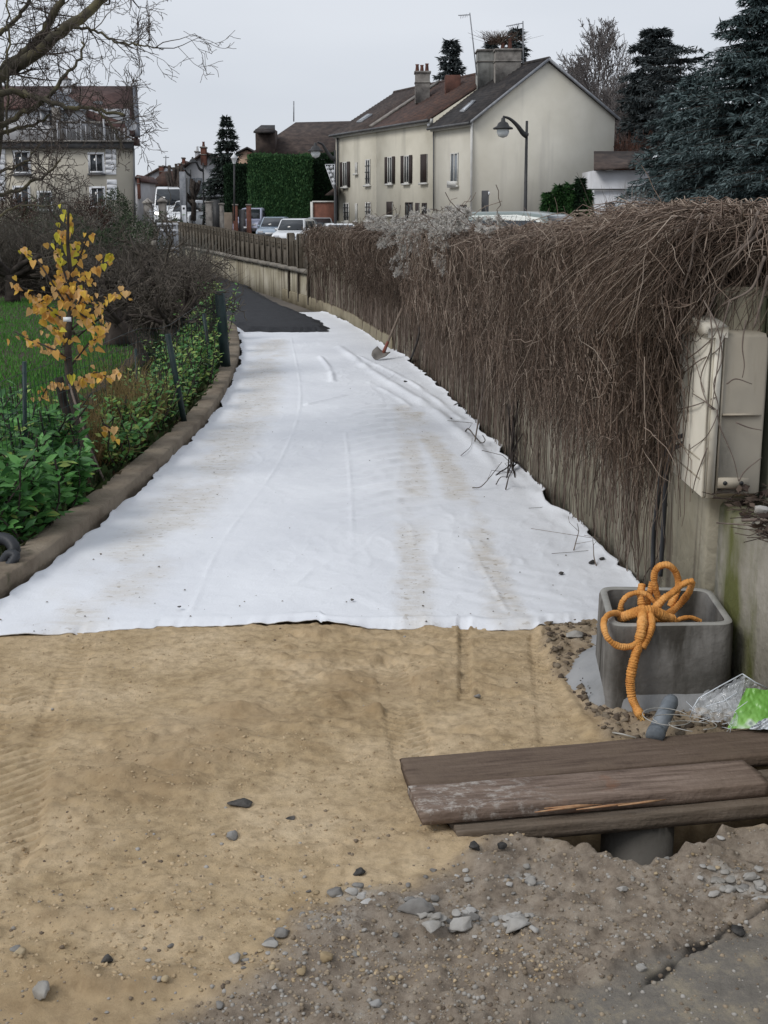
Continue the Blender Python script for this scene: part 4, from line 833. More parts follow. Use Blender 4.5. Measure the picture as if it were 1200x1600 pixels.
# sand clods on the sand
N = 5200; pxg = rng.uniform(-20, 900, N); pyg = 985 + 560 * rng.random(N); gp = np.array([G(a, c) for a, c in zip(pxg, pyg)]); zz, dm, s2m, asm, psm = [q[0] for q in sand_h(gp[:, 0][None], gp[:, 1][None])]
keep = (psm > .03) & (fbm(gp[:, 0] * 1.5, gp[:, 1] * 1.5, 9, 2) > -.12); gp = gp[keep]; gp[:, 2] = zz[keep]; n = len(gp)
V, F = scatter(V1 + .15 * rng.normal(size=V1.shape), IF1, gp, rv(n) * A(1, 1, .2), np.tile(A(0, 0, 1), (n, 1)) + .4 * rng.normal(size=(n, 3)), .0018 + .006 * rng.random(n) ** 3)
put('sand_clods', V, F, MI('sand_clod', [(.30, .22, .13), (.42, .32, .20), (.50, .39, .25)], .95), kind='stuff', label='little clods of damp yellow sand over the sand surface', cat='sand clods')
# soil clods by the box and along the pit
N = 900; gp = np.array([G(rng.uniform(850, 950), rng.uniform(968, 1100)) for _ in range(N // 2)] + [G(rng.uniform(900, 1190), rng.uniform(1100, 1165)) for _ in range(N // 2)]); zz, dm, s2m, asm, psm = [q[0] for q in sand_h(gp[:, 0][None], gp[:, 1][None])]; gp[:, 2] = zz; gp = gp[s2m > .4]; n = len(gp)
V, F = scatter(V1 + .2 * rng.normal(size=V1.shape), IF1, gp, rv(n) * A(1, 1, .2), np.tile(A(0, 0, 1), (n, 1)) + .4 * rng.normal(size=(n, 3)), .003 + .014 * rng.random(n) ** 3)
put('soil_clods', V, F, MI('soil_clod', [(.07, .052, .04), (.14, .11, .08), (.22, .18, .13)], .95), kind='stuff', label='loose brown soil clods heaped around the concrete box', cat='soil')

# plastic bag, pipe, wire -----------------------------------------------------------
m_bag, t, b = base_mat('clear_plastic', .12, .6); b.inputs['Base Color'].default_value = (.75, .78, .80, 1); b.inputs['Alpha'].default_value = .30; b.inputs['Coat Weight'].default_value = .6
m_pr, t, b = base_mat('green_print', .35, .5)
gc = ramp(t, [(.35, (.17, .40, .07)), (.50, (.25, .50, .12)), (.56, (.58, .68, .55)), (.61, (.08, .11, .15)), (.66, (.5, .6, .5)), (.72, (.20, .43, .09))]); t.links.new(noise(t, 9, 2, stretch=(1, 1, 1.6)), gc.inputs[0]); t.links.new(gc.outputs[0], b.inputs['Base Color'])
bag = thing('plastic_bag', 'crumpled clear plastic bag with a bright green printed panel behind the planks', 'bag', G(1140, 1140))
def patch(c4, nx, nz, amp, seed, th=0.):
    a, b_, c, d = [np.array(q) for q in c4]; u, v = np.meshgrid(np.linspace(0, 1, nx), np.linspace(0, 1, nz)); P_ = a * ((1 - u) * (1 - v))[..., None] + b_ * (u * (1 - v))[..., None] + c * (u * v)[..., None] + d * ((1 - u) * v)[..., None]
    nrm = unit(np.cross(b_ - a, d - a)); k1 = np.abs(fbm(u * 5 + seed, v * 4, 150 + seed, 3)) - .2 + .4 * np.abs(vn(u * 9 + v * 6, v * 3 - u * 2, 151 + seed)); P_ = P_ + nrm * (amp * k1 - th)[..., None] + A(0, 0, 1) * (.25 * amp * fbm(u * 4, v * 4, 152 + seed))[..., None] 
    i = np.arange(nz - 1)[:, None] * nx + np.arange(nx - 1)[None]; return P_.reshape(-1, 3), np.stack([i, i + 1, i + nx + 1, i + nx], -1).reshape(-1, 4)
c4 = [P(1078, 1130, 3.62), P(1215, 1136, 3.58), P(1212, 1086, 3.68), P(1160, 1053, 3.72)]; c4b = [P(1090, 1110, 3.74), P(1220, 1120, 3.72), P(1212, 1088, 3.72), P(1162, 1054, 3.74)]
c4[0] = P(1080, 1122, 3.60); c5 = [P(1078, 1122, 3.60), P(1150, 1138, 3.56), P(1165, 1056, 3.72), P(1092, 1092, 3.72)]
V, F = patch(c5, 60, 50, .030, 1); put('film', V, F, m_bag, bag); V, F = patch(c4b, 60, 50, .03, 2); put('film', V, F, m_bag, bag)
V, F = patch([P(1136, 1139, 3.56), P(1222, 1139, 3.54), P(1222, 1080, 3.66), P(1166, 1076, 3.66)], 50, 40, .009, 5); put('printed_panel', V, F, m_pr, bag)
m_wl, t, b = base_mat('white_scrap', .3, .5); b.inputs['Base Color'].default_value = (.62, .66, .70, 1)
V, F = patch([P(1170, 1140, 3.54), P(1225, 1140, 3.53), P(1225, 1112, 3.56), P(1185, 1128, 3.55)], 30, 20, .02, 7); put('white_panel', V, F, m_wl, bag)
mb = MB()
for k in range(16):
    a = P(rng.uniform(1080, 1150), rng.uniform(1108, 1138), 3.57); mb.tube([a + rng.normal(0, .012, 3) * q for q in (0, 1, 1.6)], .0012, 4)
for px in ([(1092, 1091), (1125, 1072), (1160, 1053)], [(1160, 1053), (1180, 1066), (1205, 1078)], [(1102, 1104), (1130, 1096), (1152, 1082)], [(1078, 1122), (1084, 1104), (1092, 1091)]): mb.tube([P(x, y, 3.66 + .04 * (y < 1080)) for x, y in px], .0022, 5)
mb.obj('film_fold', m_wl, bag)
m_pipe = M('blue_grey_plastic', [(.10, .115, .13), (.16, .18, .20), (.22, .24, .26)], 14, .5, .3, 40)
a = P(1022, 1152, 3.50); c = P(1050, 1092, 3.66); d = unit(c - a); pi_ = thing('pipe_stub', 'short blue-grey plastic pipe stub lying against the concrete box', 'pipe', a)
MB().tube([a, a + (c - a) * .9, c, c + d * .004], [.027, .025, .019, .012], 18).obj('pipe_tube', m_pipe, pi_, True); MB().tube([a + d * .012, a + d * .03], .0285, 18).obj('collar', m_pipe, pi_, True)
m_wire = M('pale_wire', [(.34, .33, .30), (.46, .45, .42)], 20, .5)
wr = thing('wire_coil', 'thin pale wire loop lying over the pipe stub', 'wire', G(1045, 1120))
mb = MB(); 
for (cx, cy, rx, ry, n0, n1, Yq) in [(1042, 1120, 38, 13, 0, 330, 3.50), (1070, 1128, 50, 10, 150, 420, 3.47), (1090, 1136, 45, 8, 100, 300, 3.45)]:
    mb.tube([P(cx + rx * math.cos(R(q)), cy + ry * math.sin(R(q)) + .12 * rx * math.cos(R(q)), Yq + .08 * -math.sin(R(q))) for q in range(n0, n1, 12)], .0014, 5)
mb.obj('wire', m_wire, wr)
st_ = MB().tube([G(952, 1144, .02), G(972, 1147, .025), G(994, 1153, .02)], .003, 5).obj('straw', m_wire); tag(st_, 'pale straw on the soil behind the rearmost plank', 'straw')

# electricity meter cabinet --------------------------------------------------------
m_cab = M('cream_plastic', [(.50, .46, .38), (.62, .58, .49), (.68, .64, .55)], 2.2, .55, .1, 20, streak=((9, 9, 1.5), (.33, .29, .20), .60, .85))
m_cab_shade = M('shaded_cream_plastic', [(.34, .30, .235), (.44, .39, .31)], 2.5, .6, .1, 20, streak=((12, 12, 2), (.20, .17, .11), .55, .8))  # same cream plastic, shade of the front face put into its darker colour
y0_, y1_, x0_, x1_, zb_, zt_ = 4.17, 4.60, 1.10, 1.285, .66, 1.215
cab = thing('meter_cabinet', 'tall cream plastic electricity meter cabinet mounted on the wall end, with vine stems across it', 'cabinet', A(1.2, 4.4, zb_))
MB().bbox(((x0_ + x1_) / 2, (y0_ + y1_) / 2, (zb_ + zt_) / 2), (x1_ - x0_, y1_ - y0_, zt_ - zb_), .012).obj('housing', m_cab_shade, cab)
MB().bbox((x0_ - .006, (y0_ + y1_) / 2, (zb_ + zt_) / 2 + .0), (.022, y1_ - y0_ + .012, zt_ - zb_ + .012), .009).obj('door', m_cab, cab)
# curved lid
lid = MB(); pr = [(x0_ - .028, y0_ - .012), (x0_ - .028, y1_ + .012), (x1_ - .08, y1_ + .012), (x1_ - .08, y0_ - .012)]
n = 10; Vl_ = []; 
for i in range(n + 1):
    yq = y0_ - .012 + (y1_ - y0_ + .024) * i / n; dz = .018 * math.sin(math.pi * i / n); Vl_ += [(x0_ - .026, yq, zt_ - .012), (x0_ - .026, yq, zt_ + .018 + dz), (x0_ + .04, yq, zt_ + .024 + dz), (x0_ + .04, yq, zt_ - .012)]
Fl_ = [(i * 4 + j, i * 4 + (j + 1) % 4, (i + 1) * 4 + (j + 1) % 4, (i + 1) * 4 + j) for i in range(n) for j in range(4)] + [(0, 1, 2, 3), tuple(n * 4 + j for j in range(4))[::-1]]
lid.add(Vl_, Fl_).obj('lid', m_cab, cab)
MB().box((x0_ - .0185, (y0_ + y1_) / 2, zb_ + .06), (.003, .40, .004)).obj('door_groove', m_cab_shade, cab); MB().box((x0_ - .0185, (y0_ + y1_) / 2, zb_ + .125), (.003, .36, .003)).obj('door_groove', m_cab_shade, cab)
MB().box((x0_ + .012, y0_ - .006, (zb_ + zt_) / 2), (.024, .02, zt_ - zb_)).obj('corner_strip', m_cab, cab); MB().box((x0_ + .034, y0_ - .003, (zb_ + zt_) / 2), (.006, .012, zt_ - zb_)).obj('seam', m_cab_shade, cab)
MB().box((x0_ + .105, y0_ - .004, zb_ + .285), (.13, .014, .006)).obj('panel_joint', m_cab_shade, cab); MB().box((x0_ + .09, y0_ - .004, zb_ + .05), (.105, .012, .036)).obj('foot_panel', m_cab_shade, cab)
for q in (.062, .118): MB().tube([A(x0_ + q, y0_ - .012, zb_ + .05), A(x0_ + q, y0_ - .004, zb_ + .05)], .0075, 12).obj('screw', m_metal, cab)
# vine stems growing over the cabinet: part of the creeper
for px in [[(1100, 470), (1120, 510), (1128, 560), (1115, 600), (1122, 640), (1105, 680), (1078, 702)], [(1140, 470), (1128, 520), (1120, 580), (1112, 640)], [(1075, 560), (1095, 545), (1115, 525), (1125, 500)], [(1118, 640), (1098, 625), (1082, 615)], [(1060, 640), (1090, 632), (1120, 620)],
           [(1120, 640), (1124, 665), (1135, 690), (1147, 720), (1154, 752)], [(1154, 752), (1165, 735), (1190, 715)], [(1100, 480), (1085, 520), (1072, 560)], [(1135, 600), (1150, 592), (1175, 600)], [(1165, 500), (1160, 540), (1163, 570), (1160, 590)], [(1105, 700), (1088, 745), (1082, 770)],
           [(1150, 660), (1170, 668), (1190, 672)], [(1060, 590), (1090, 565), (1120, 548), (1135, 520)], [(1110, 490), (1112, 540), (1095, 590), (1105, 630), (1115, 640)]]:
    pts = []
    for x, y in px:
        q = PL(x, y, (x0_ - .028, 0, 0), (1, 0, 0)) if x < 1128 else None
        if q is None or q[1] < y0_ - .02: q = P(x, y, y0_ - .028)
        pts.append(q)
    c = catmull(pts, 5); MB().tube(c, [.0028 - .0014 * i / len(c) for i in range(len(c))], 5).obj('climbing_stem', m_stem, vine, True)
# mossy post beside the cabinet
m_post = M('mossy_post', [(.07, .075, .05), (.13, .13, .095), (.19, .185, .15)], 4, .95, .6, 25, streak=((8, 8, 1), (.05, .06, .025), .5, .7))
o = MB().bbox((1.385, 4.24, 1.05), (.13, .13, 1.3), .012).obj('concrete_post', m_post); tag(o, 'mossy square concrete post standing right beside the meter cabinet', 'post')
o = MB().bbox((1.305, 4.30, .98), (.025, .06, .70), .006).obj('back_board', m_post); tag(o, 'narrow greenish backing board behind the meter cabinet', 'board')
# black cables
m_cable = M('black_cable', [(.02, .022, .025), (.045, .048, .055)], 10, .5)
for px, lab in (([(1068, 680), (1048, 690), (1036, 720), (1030, 770), (1022, 830), (1020, 890)], 'black cable bending out of the cabinet, the outer one further from the pier'), ([(1068, 692), (1052, 705), (1042, 740), (1038, 800), (1035, 850), (1032, 900)], 'black cable bending out of the cabinet, the inner one close to the pier')):
    ys_ = [4.64, 4.66, 4.72, 4.80, 4.84, 4.86] if 'outer' in lab else [4.63, 4.64, 4.68, 4.73, 4.75, 4.76]
    pts = [PL(x, y, (1.085, 0, 0), (1, 0, 0)) for x, y in px]; c = catmull(pts, 6); o = MB().tube(c, .009, 8).obj('cable', m_cable, smooth=True); tag(o, lab, 'cable', 'cables from the meter cabinet')
# debris on the ledge
m_lit = MI('leaf_litter', [(.03, .02, .018), (.07, .05, .04), (.12, .09, .07)], .9)
N = 900; T = np.stack([1.19 + .32 * rng.random(N) ** 1.2, 2.6 + 1.55 * rng.random(N) ** .7, .62 + .07 * rng.random(N) ** 2 + .05 * ss(4.0, 4.15, 2.6)], -1); T[:, 2] += .05 * ss(3.9, 4.15, T[:, 1]) * rng.random(N)
V, F = scatter(*TRI2, T, rv(N) * A(1, 1, .35), rv(N), .02 + .035 * rng.random(N)); V2, F2 = strands(T[:260, None] + np.linspace(0, 1, 4)[None, :, None] * (rv(260) * A(1, 1, .2) * .14)[:, None] + .006 * rng.normal(size=(260, 4, 3)), np.full((260, 4), .0016))
put('leaf_litter', np.concatenate([V, V2]), [tuple(q) for q in F] + [tuple(q) for q in F2 + len(V)], m_lit, kind='stuff', label='dark dead leaves and twigs heaped on the wall ledge below the cabinet', cat='leaf litter')
o = MB().tube([P(1160, 813, 3.9), P(1185, 812, 3.85), P(1230, 812, 3.8)], .006, 6).obj('twig', m_stem); tag(o, 'grey stick lying level across the ledge litter', 'stick')
o = MB().tube([P(1120, 817, 3.98), P(1150, 819, 3.9), P(1175, 821, 3.86)], .0025, 5).obj('twig', m_stem); tag(o, 'thin twig poking left over the ledge edge', 'twig')
stw = IV3 * A(.028, .02, .02) ; o = put('stone', rockV(5, .5, True) * A(.028, .02, .022) + P(1187, 800, 3.85), IF3, m_rk[0]); tag(o, 'white rag-like stone among the dead leaves on the ledge', 'stone')

# shovel and pole at the wall, branches on the fabric -----------------------------------
m_hand = M('worn_wood', [(.16, .12, .095), (.26, .21, .17)], 20, .8); m_red = M('red_paint', [(.20, .06, .045), (.28, .10, .07)], 10, .6); m_steel = M('worn_steel', [(.16, .15, .14), (.28, .26, .24)], 12, .5)
g0 = G(597, 556, .06); top = P(628, 482, g0[1] + .12); j = g0 + (top - g0) * .16
sh = thing('shovel', 'long-handled shovel with a red ferrule leaning against the wall', 'shovel', g0); d = unit(top - j)
MB().tube([j, top], .014, 8).obj('handle', m_hand, sh, True); MB().tube([j - d * .06, j + d * .08], [.022, .017], 8).obj('ferrule', m_red, sh, True)
bl = MB(); s_ = unit(np.cross(d, A(0, 1, 0))); f_ = np.cross(s_, d); bd = unit(A(-.16, -.25, -.12))
q0 = j - d * .04; V = []; 
for i in range(7):
    for jx in range(5):
        u_ = i / 6; w_ = (jx / 4 - .5); wd = .16 * (1 - .75 * max(0, u_ - .55) ** 1.2 * 1.6); V.append(q0 + bd * .19 * u_ + s_ * w_ * wd + A(0, 0, 1) * .03 * (4 * w_ * w_))
F = [(i * 5 + k, i * 5 + k + 1, i * 5 + 6 + k, i * 5 + 5 + k) for i in range(6) for k in range(4)]; o = put('blade', V, F, m_steel, sh); md = o.modifiers.new('t', 'SOLIDIFY'); md.thickness = .006
o = MB().tube(catmull([G(641, 563, .03), P(648, 545, 13.1), P(655, 520, 13.3), P(653, 490, 13.5)], 4), .012, 6).obj('pole', M('dark_pole', [(.03, .027, .025), (.06, .05, .045)], 9, .8)); tag(o, 'thin dark crooked pole leaning on the wall right of the shovel', 'pole')
def stick(px, h, r, lab, mt=m_stem, name='branch', tw=0):
    r *= .62; pts = [G(x, y, z_) for (x, y), z_ in zip(px, h)]; mb = MB(); c = catmull(pts, 4); mb.tube(c, [r * (1 - .6 * i / len(c)) for i in range(len(c))], 5)
    for k in range(tw): a = c[int(rng.integers(1, len(c)))]; mb.tube([a, a + A(rng.normal(0, .05), rng.normal(0, .05), .05), a + A(rng.normal(0, .09), rng.normal(0, .09), .06)], r * .4, 4)
    o = mb.obj(name, mt); tag(o, lab, 'branch', 'broken branches on the white sheet'); return o
m_dk = M('dark_twig', [(.06, .05, .045), (.13, .11, .095)], 12, .9)
stick([(727, 674), (732, 670), (742, 682), (752, 692), (758, 688), (754, 680)], [.04, .09, .06, .05, .07, .08], .010, 'dark forked branch curled on the sheet edge, farther up from the vine foot', m_dk, tw=1)
stick([(720, 712), (735, 698), (738, 684)], [.03, .04, .06], .004, 'thin twig running towards the viewer below the curled branch', m_dk)
stick([(738, 762), (752, 760), (770, 740), (784, 722)], [.03, .04, .12, .2], .006, 'slender bent branch left of the vine foot', m_dk, tw=1)
stick([(790, 765), (795, 745), (800, 735), (798, 720)], [.03, .1, .16, .25], .007, 'dark twig in front of the vine foot', m_dk, tw=2); stick([(775, 757), (782, 746), (792, 745)], [.03, .08, .1], .006, 'short crooked twig at the left side of the vine foot', m_dk)
stick([(896, 862), (900, 846), (904, 830), (902, 818)], [.02, .06, .1, .15], .005, 'upright bare twig near the concrete box end of the sheet, the left one', m_stem, tw=2); stick([(932, 885), (928, 870), (927, 852), (926, 842)], [.02, .05, .09, .13], .005, 'upright bare twig close to the concrete box, the right one', m_stem, tw=1)
stick([(862, 865), (900, 862), (945, 857)], [.03, .03, .03], .0025, 'long hair-thin twig lying flat across the sheet by the wall', m_dk); stick([(826, 794), (850, 792), (865, 788)], [.03, .03, .05], .0025, 'fine twig lying flat on the sheet, below the vine foot', m_dk)
for px, py, w, lab in [(877, 895, 9, 'black crumb of soil alone on the sheet near the wall'), (703, 655, 9, 'brown clod on the far sheet edge'), (713, 634, 16, 'rust-brown leaf clump at the wall foot beyond the curled branch'), (925, 878, 12, 'dark dead leaf on the sheet by the right upright twig'), (940, 873, 10, 'small brown leaf beside the dark one near the concrete box'), (634, 596, 7, 'dark crumb on the sheet in front of the shovel'), (280, 948, 7, 'tiny dark crumb at the left front of the sheet'), (551, 937, 7, 'tiny dark crumb in the front middle of the sheet')]:
    c = G(px, py, .03); D = math.hypot(c[1], EYE); s_ = w / FPX * D / 2; o = put('soil_crumb', rockV(px, .5) * A(s_, s_, s_ * .5) + c, IF, m_rk[3]); tag(o, lab, 'crumb')
# ------------------------------------------------------------------ PLANT BUILDERS
def tree_paths(root, d0, L, r, depth, rnd, spread=.6, up=.1, kids=(3, 5), K=6, wob=.12, shrink=.68, out=None, lvl=0, droop=0.):
    if out is None: out = []
    d = unit(d0); p = np.array(root, float); pts = [p.copy()]; 
    for i in range(K - 1):
        d = unit(d + wob * rnd.normal(size=3) + A(0, 0, up - droop * lvl)); p = p + d * L / (K - 1); pts.append(p.copy())
    out.append((lvl, np.array(pts), np.linspace(r, r * .45, K)))
    if depth > 0:
        for _ in range(rnd.integers(*kids)):
            t_ = rnd.uniform(.3, 1.); i = min(int(t_ * (K - 1)), K - 2); q = pts[i] + (pts[i + 1] - pts[i]) * (t_ * (K - 1) - i)
            dd = unit(unit(pts[i + 1] - pts[i]) + spread * rnd.normal(size=3)); tree_paths(q, dd, L * shrink * rnd.uniform(.7, 1.15), r * (1 - .5 * t_) * .6, depth - 1, rnd, spread, up, kids, K, wob, shrink, out, lvl + 1, droop)
    return out
def add_tree(parent, paths, mats, split=1, n0=7, rmin=.0):
    th = [q for q in paths if q[0] < split]; tw = [q for q in paths if q[0] >= split]
    if th:
        for q in th: MB().tube(q[1], q[2], n0).obj('trunk' if q[0] == 0 else 'limb', mats[0], parent, True)
    if tw:
        V, F = strands(np.array([q[1] for q in tw]), np.maximum(np.array([q[2] for q in tw]), rmin)); put('twigs', V, F, mats[-1], parent, kind='stuff')
m_bark = M('bark', [(.022, .018, .016), (.05, .04, .034), (.08, .065, .055)], 9, .95, .6, 30); m_twig = MI('bare_twigs', [(.045, .036, .032), (.075, .06, .052), (.12, .10, .085)], .9)
m_barkm = M('mossy_bark', [(.04, .036, .03), (.085, .075, .05), (.16, .14, .07)], 6, .95, .6, 30)
m_fartwig = MI('far_twigs', [(.10, .09, .09), (.15, .135, .13), (.20, .18, .17)], .9)
def conifer(name, label, base, H, Rad, mat, seed, tiers=26, per=9, needles=26, droop=.25, nl=.22, top=.05, low=.05, pw=.8, group=None, lean=0, tilt=.2):
    r = np.random.default_rng(seed); base = np.array(base, float); o = thing(name, label, 'tree', base, group)
    MB().tube([base + A(lean * t_, 0, H * t_) for t_ in (0, .4, .8, 1)], [H * .018, H * .012, H * .005, .008], 8) if False else MB().tube([base + A(lean * t_, 0, H * t_) for t_ in (0, .4, .8, .985)], [H * .018, H * .012, H * .005, .008], 8).obj('trunk', m_bark, o)
    Pt = []; Rr = []; C = []; D = []; Sz = []
    for i in range(tiers):
        t_ = low + (1 - low) * (i + r.uniform(-.2, .3)) / (tiers - 1); t_ = min(max(t_, .0), .995); rad = Rad * (1 - t_) ** pw * r.uniform(.8, 1.1) + top
        for k in range(per):
            a = r.uniform(0, 2 * math.pi); L = rad * r.uniform(.55, 1.12); dr = A(math.cos(a), math.sin(a), 0); p0 = base + A(lean * t_, 0, H * t_)
            u = np.linspace(0, 1, 5)[:, None]; pts = p0 + dr * L * u + A(0, 0, 1) * (tilt * L * u - (droop + tilt) * L * u * u * .9) + A(0, 0, 1) * .12 * L * u ** 3; Pt.append(pts); Rr.append(np.linspace(.02 + .01 * L, .005, 5))
            nn = int(2.3 * needles * (.3 + L / Rad)); w = r.random(nn) ** .7; q = pts[0] * 0 + 0; pos = np.stack([np.interp(w, u[:, 0], pts[:, c]) for c in range(3)], -1)
            side = np.cross(dr, A(0, 0, 1)); sp_ = (r.random(nn) - .5) * 2; pos = pos + side * (sp_ * (.26 * L * (1 - w * .75)))[:, None] - A(0, 0, 1) * (np.abs(sp_) * .10 * L * r.random(nn))[:, None]
            C.append(pos); D.append(dr * .7 + side * np.sign(sp_)[:, None] * .6 + A(0, 0, -.25) + .35 * r.normal(size=(nn, 3))); Sz.append(np.full(nn, nl) * r.uniform(.6, 1.4, nn))
    V, F = strands(np.array(Pt), np.array(Rr)); put('branches', V, F, m_bark, o, kind='stuff')
    C = np.concatenate(C); D = np.concatenate(D); Sz = np.concatenate(Sz)
    tv = A([-.05, 0, 0], [.05, 0, .02], [.10, .5, -.02], [0, 1, -.06], [-.10, .5, .02]); tf = np.array([[0, 1, 2, 4], [4, 2, 3, 3]]); tf = np.array([[0, 1, 2], [0, 2, 4], [4, 2, 3]])
    V, F = scatter(tv, tf, C, D, r.normal(size=C.shape) * .6 + A(0, 0, 1), Sz); put('foliage', V, F, mat or m_firf, o, kind='stuff'); return o
m_blue = MI('blue_spruce', [(.036, .056, .056), (.060, .088, .090), (.095, .13, .13), (.14, .18, .185)], .8)
m_fir = MI('dark_fir', [(.022, .032, .028), (.036, .05, .044), (.055, .07, .058)], .85); m_firf = MI('far_fir', [(.035, .045, .048), (.055, .068, .07), (.08, .09, .09)], .9)
m_hedge = MI('hedge_green', [(.016, .050, .019), (.03, .082, .03), (.048, .11, .04), (.07, .145, .05)], .8)
def bush(name, label, c, rx, ry, rz, n, size, mat, seed=0, cat='shrub', stems=40, group=None, stmat=None, up=.3, fill=.55, base=None, tmpl=TRI2):
    r = np.random.default_rng(seed + 500); c = np.array(c, float); o = thing(name, label, cat, c * A(1, 1, 0) + A(0, 0, c[2] - rz), group); d = r.normal(size=(n, 3)); d /= np.linalg.norm(d, axis=1, keepdims=True)
    rad = fill + (1 - fill) * r.random(n) ** .6; rad *= 1 + .28 * vn(d[:, 0] * 3 + seed, d[:, 1] * 3 + d[:, 2] * 3, seed); pos = c + d * rad[:, None] * A(rx, ry, rz)
    V, F = scatter(*tmpl, pos, d + A(0, 0, up) + .6 * r.normal(size=(n, 3)), d + .6 * r.normal(size=(n, 3)), size * r.uniform(.6, 1.3, n)); put('foliage', V, F, mat, o, kind='stuff')
    if stems:
        b0 = c - A(0, 0, rz) + r.normal(size=(stems, 3)) * A(rx, ry, 0) * .15; e = c + r.normal(size=(stems, 3)) * A(rx, ry, rz) * .5; u = np.linspace(0, 1, 5)[None, :, None]
        Pt = b0[:, None] * (1 - u) + e[:, None] * u + r.normal(size=(stems, 5, 3)) * .03 * rx; V, F = strands(Pt, np.full((stems, 5), max(.006, rx * .012))); put('stems', V, F, stmat or m_twig, o, kind='stuff')
    return o
def twigbush(name, label, base, w, d, h, n, mat, seed=0, r0=.006, lean=.25, cat='shrub', group=None, curl=.12, up=1.):
    r = np.random.default_rng(seed + 900); base = np.array(base, float); o = thing(name, label, cat, base, group); K = 7
    b0 = base + r.normal(size=(n, 3)) * A(w * .18, d * .18, 0); b0[:, 2] = base[2]; u = np.linspace(0, 1, K)[None, :, None]
    dirn = r.normal(size=(n, 3)) * A(w * .36, d * .36, 0) + A(0, 0, 1) * (h * (.4 + .6 * r.random(n)))[:, None] * up
    start = r.random(n)[:, None, None] * .6 * (r.random(n) < .7)[:, None, None]
    Pt = b0[:, None] + dirn[:, None] * (start + (1 - start) * u) + np.cumsum(r.normal(size=(n, K, 3)), 1) * curl * h * .16 * (.3 + u)
    Rr = (r0 * (.5 + r.random(n)))[:, None] * (1 - .6 * u[..., 0]); V, F = strands(Pt, Rr); put('twigs', V, F, mat, o, kind='stuff'); return o

# ------------------------------------------------------------------ MAIN HOUSE ROW
YA, YD = 66., 84.
hA, hD = P(738, 335, YA), P(525, 335, YD); fd = unit(hD[:2] - hA[:2]); fN = A(fd[1], -fd[0], 0); fN = fN if fN[1] > 0 else -fN  # into the house
fd3 = A(*fd, 0); hA[2] = hD[2] = 0; fn_out = -fN
def fac(px, py, off=0.): return PL(px, py, hA + fn_out * off, fn_out)
hW = float(8.4); zE3 = PL(734, 189, hA, fn_out)[2]; zE1 = fac(526, 209)[2]; apex = P(843, 97, YA + fN[1] * hW / 2); zR = apex[2]; hB = hA + fN * hW; zEb = P(948, 184, hB[1])[2]
def tfac(px): return float(np.dot(fac(px, 300)[:2] - hA[:2], fd))
t0_, t1_, t2_, t3_ = 0., tfac(676), tfac(588), tfac(525)
row = [('near', t0_, t1_, zE3, m_cream2, m_tile_dark, 'cream end house with dark roof, big bare gable and a tall white-pipe corner', 'house'), ('mid', t1_, t2_, zE1, m_cream, m_tile_red, 'cream middle row house with russet tiled roof and three pairs of dark shutters', 'house'), ('far', t2_, t3_, zE1, m_cream, m_tile_brown, 'cream far row house with brown roof, skylight and barred narrow windows', 'house')]
houses = {}
m_trim = M('trim_paint', [(.55, .54, .50), (.66, .65, .62)], 3, .7)
def mid_t(t): return hA + fd3 * t
def house_seg(key, ta, tb, zE, mw, mr, lab):
    h = thing('row_house', lab, 'house', mid_t((ta + tb) / 2) * A(1, 1, 0) + A(0, 0, -.4), 'row of cream houses'); houses[key] = h
    a, b_ = mid_t(ta), mid_t(tb - .004); e = -.35
    def pent(p): return [p + A(0, 0, -.9), p + fN * hW + A(0, 0, -.9), p + fN * hW + A(0, 0, zEb), p + fN * hW / 2 + A(0, 0, zR), p + A(0, 0, zE)]
    MB().prism(pent(a), b_ - a).obj('wall', mw, h)
    ov = .28; rise = (zR - zE) / (hW / 2); rb_ = (zR - zEb) / (hW / 2); th = .14
    f0, f1 = a + fd3 * (-.10 if key == 'near' else 0), b_ + fd3 * (.2 if key == 'far' else 0)
    lo = fn_out * ov + A(0, 0, zE - ov * rise + .02); hi = fN * (hW / 2 + .02) + A(0, 0, zR + .02)
    MB().prism([f0 + lo, f1 + lo, f1 + hi, f0 + hi], (0, 0, th)).obj('front_roof', mr, h)
    lo2 = fN * (hW + .2) + A(0, 0, zEb - .2 * rb_ + .02); MB().prism([f0 + lo2, f0 + hi + A(0, 0, 0), f1 + hi, f1 + lo2], (0, 0, th)).obj('rear_roof', mr, h)
    # tile courses, built as thin steps along the slope
    nt_ = 22; mb = MB()
    for i in range(1, nt_):
        t_ = i / nt_; q = lo * (1 - t_) + hi * t_ + A(0, 0, th + .004); mb.prism([f0 + q + fd3 * .02, f1 + q - fd3 * .02, f1 + q - fd3 * .02 + (hi - lo) * .010 + A(0, 0, .03), f0 + q + fd3 * .02 + (hi - lo) * .010 + A(0, 0, .03)], (0, 0, -.02))
    mb.obj('tile_courses', mr, h, kind='stuff')
    MB().tube([f0 + hi + A(0, 0, th), f1 + hi + A(0, 0, th)], .11, 8).obj('ridge', mr, h)
    g0_ = f0 + fn_out * (ov + .06) + A(0, 0, zE - ov * rise + .05); g1_ = f1 + fn_out * (ov + .06) + A(0, 0, zE - ov * rise + .05); MB().tube([g0_, g1_], .075, 8).obj('gutter', m_gutter, h)
    MB().prism([a + fn_out * .03 + A(0, 0, zE - .28), b_ + fn_out * .03 + A(0, 0, zE - .28), b_ + fn_out * .03 + A(0, 0, zE - .03), a + fn_out * .03 + A(0, 0, zE - .03)], fn_out * .16).obj('cornice', m_trim, h)
    return h
for r_ in row: house_seg(r_[0], r_[1], r_[2], r_[3], r_[4], r_[5], r_[6])
H3, H2, H1 = houses['near'], houses['mid'], houses['far']
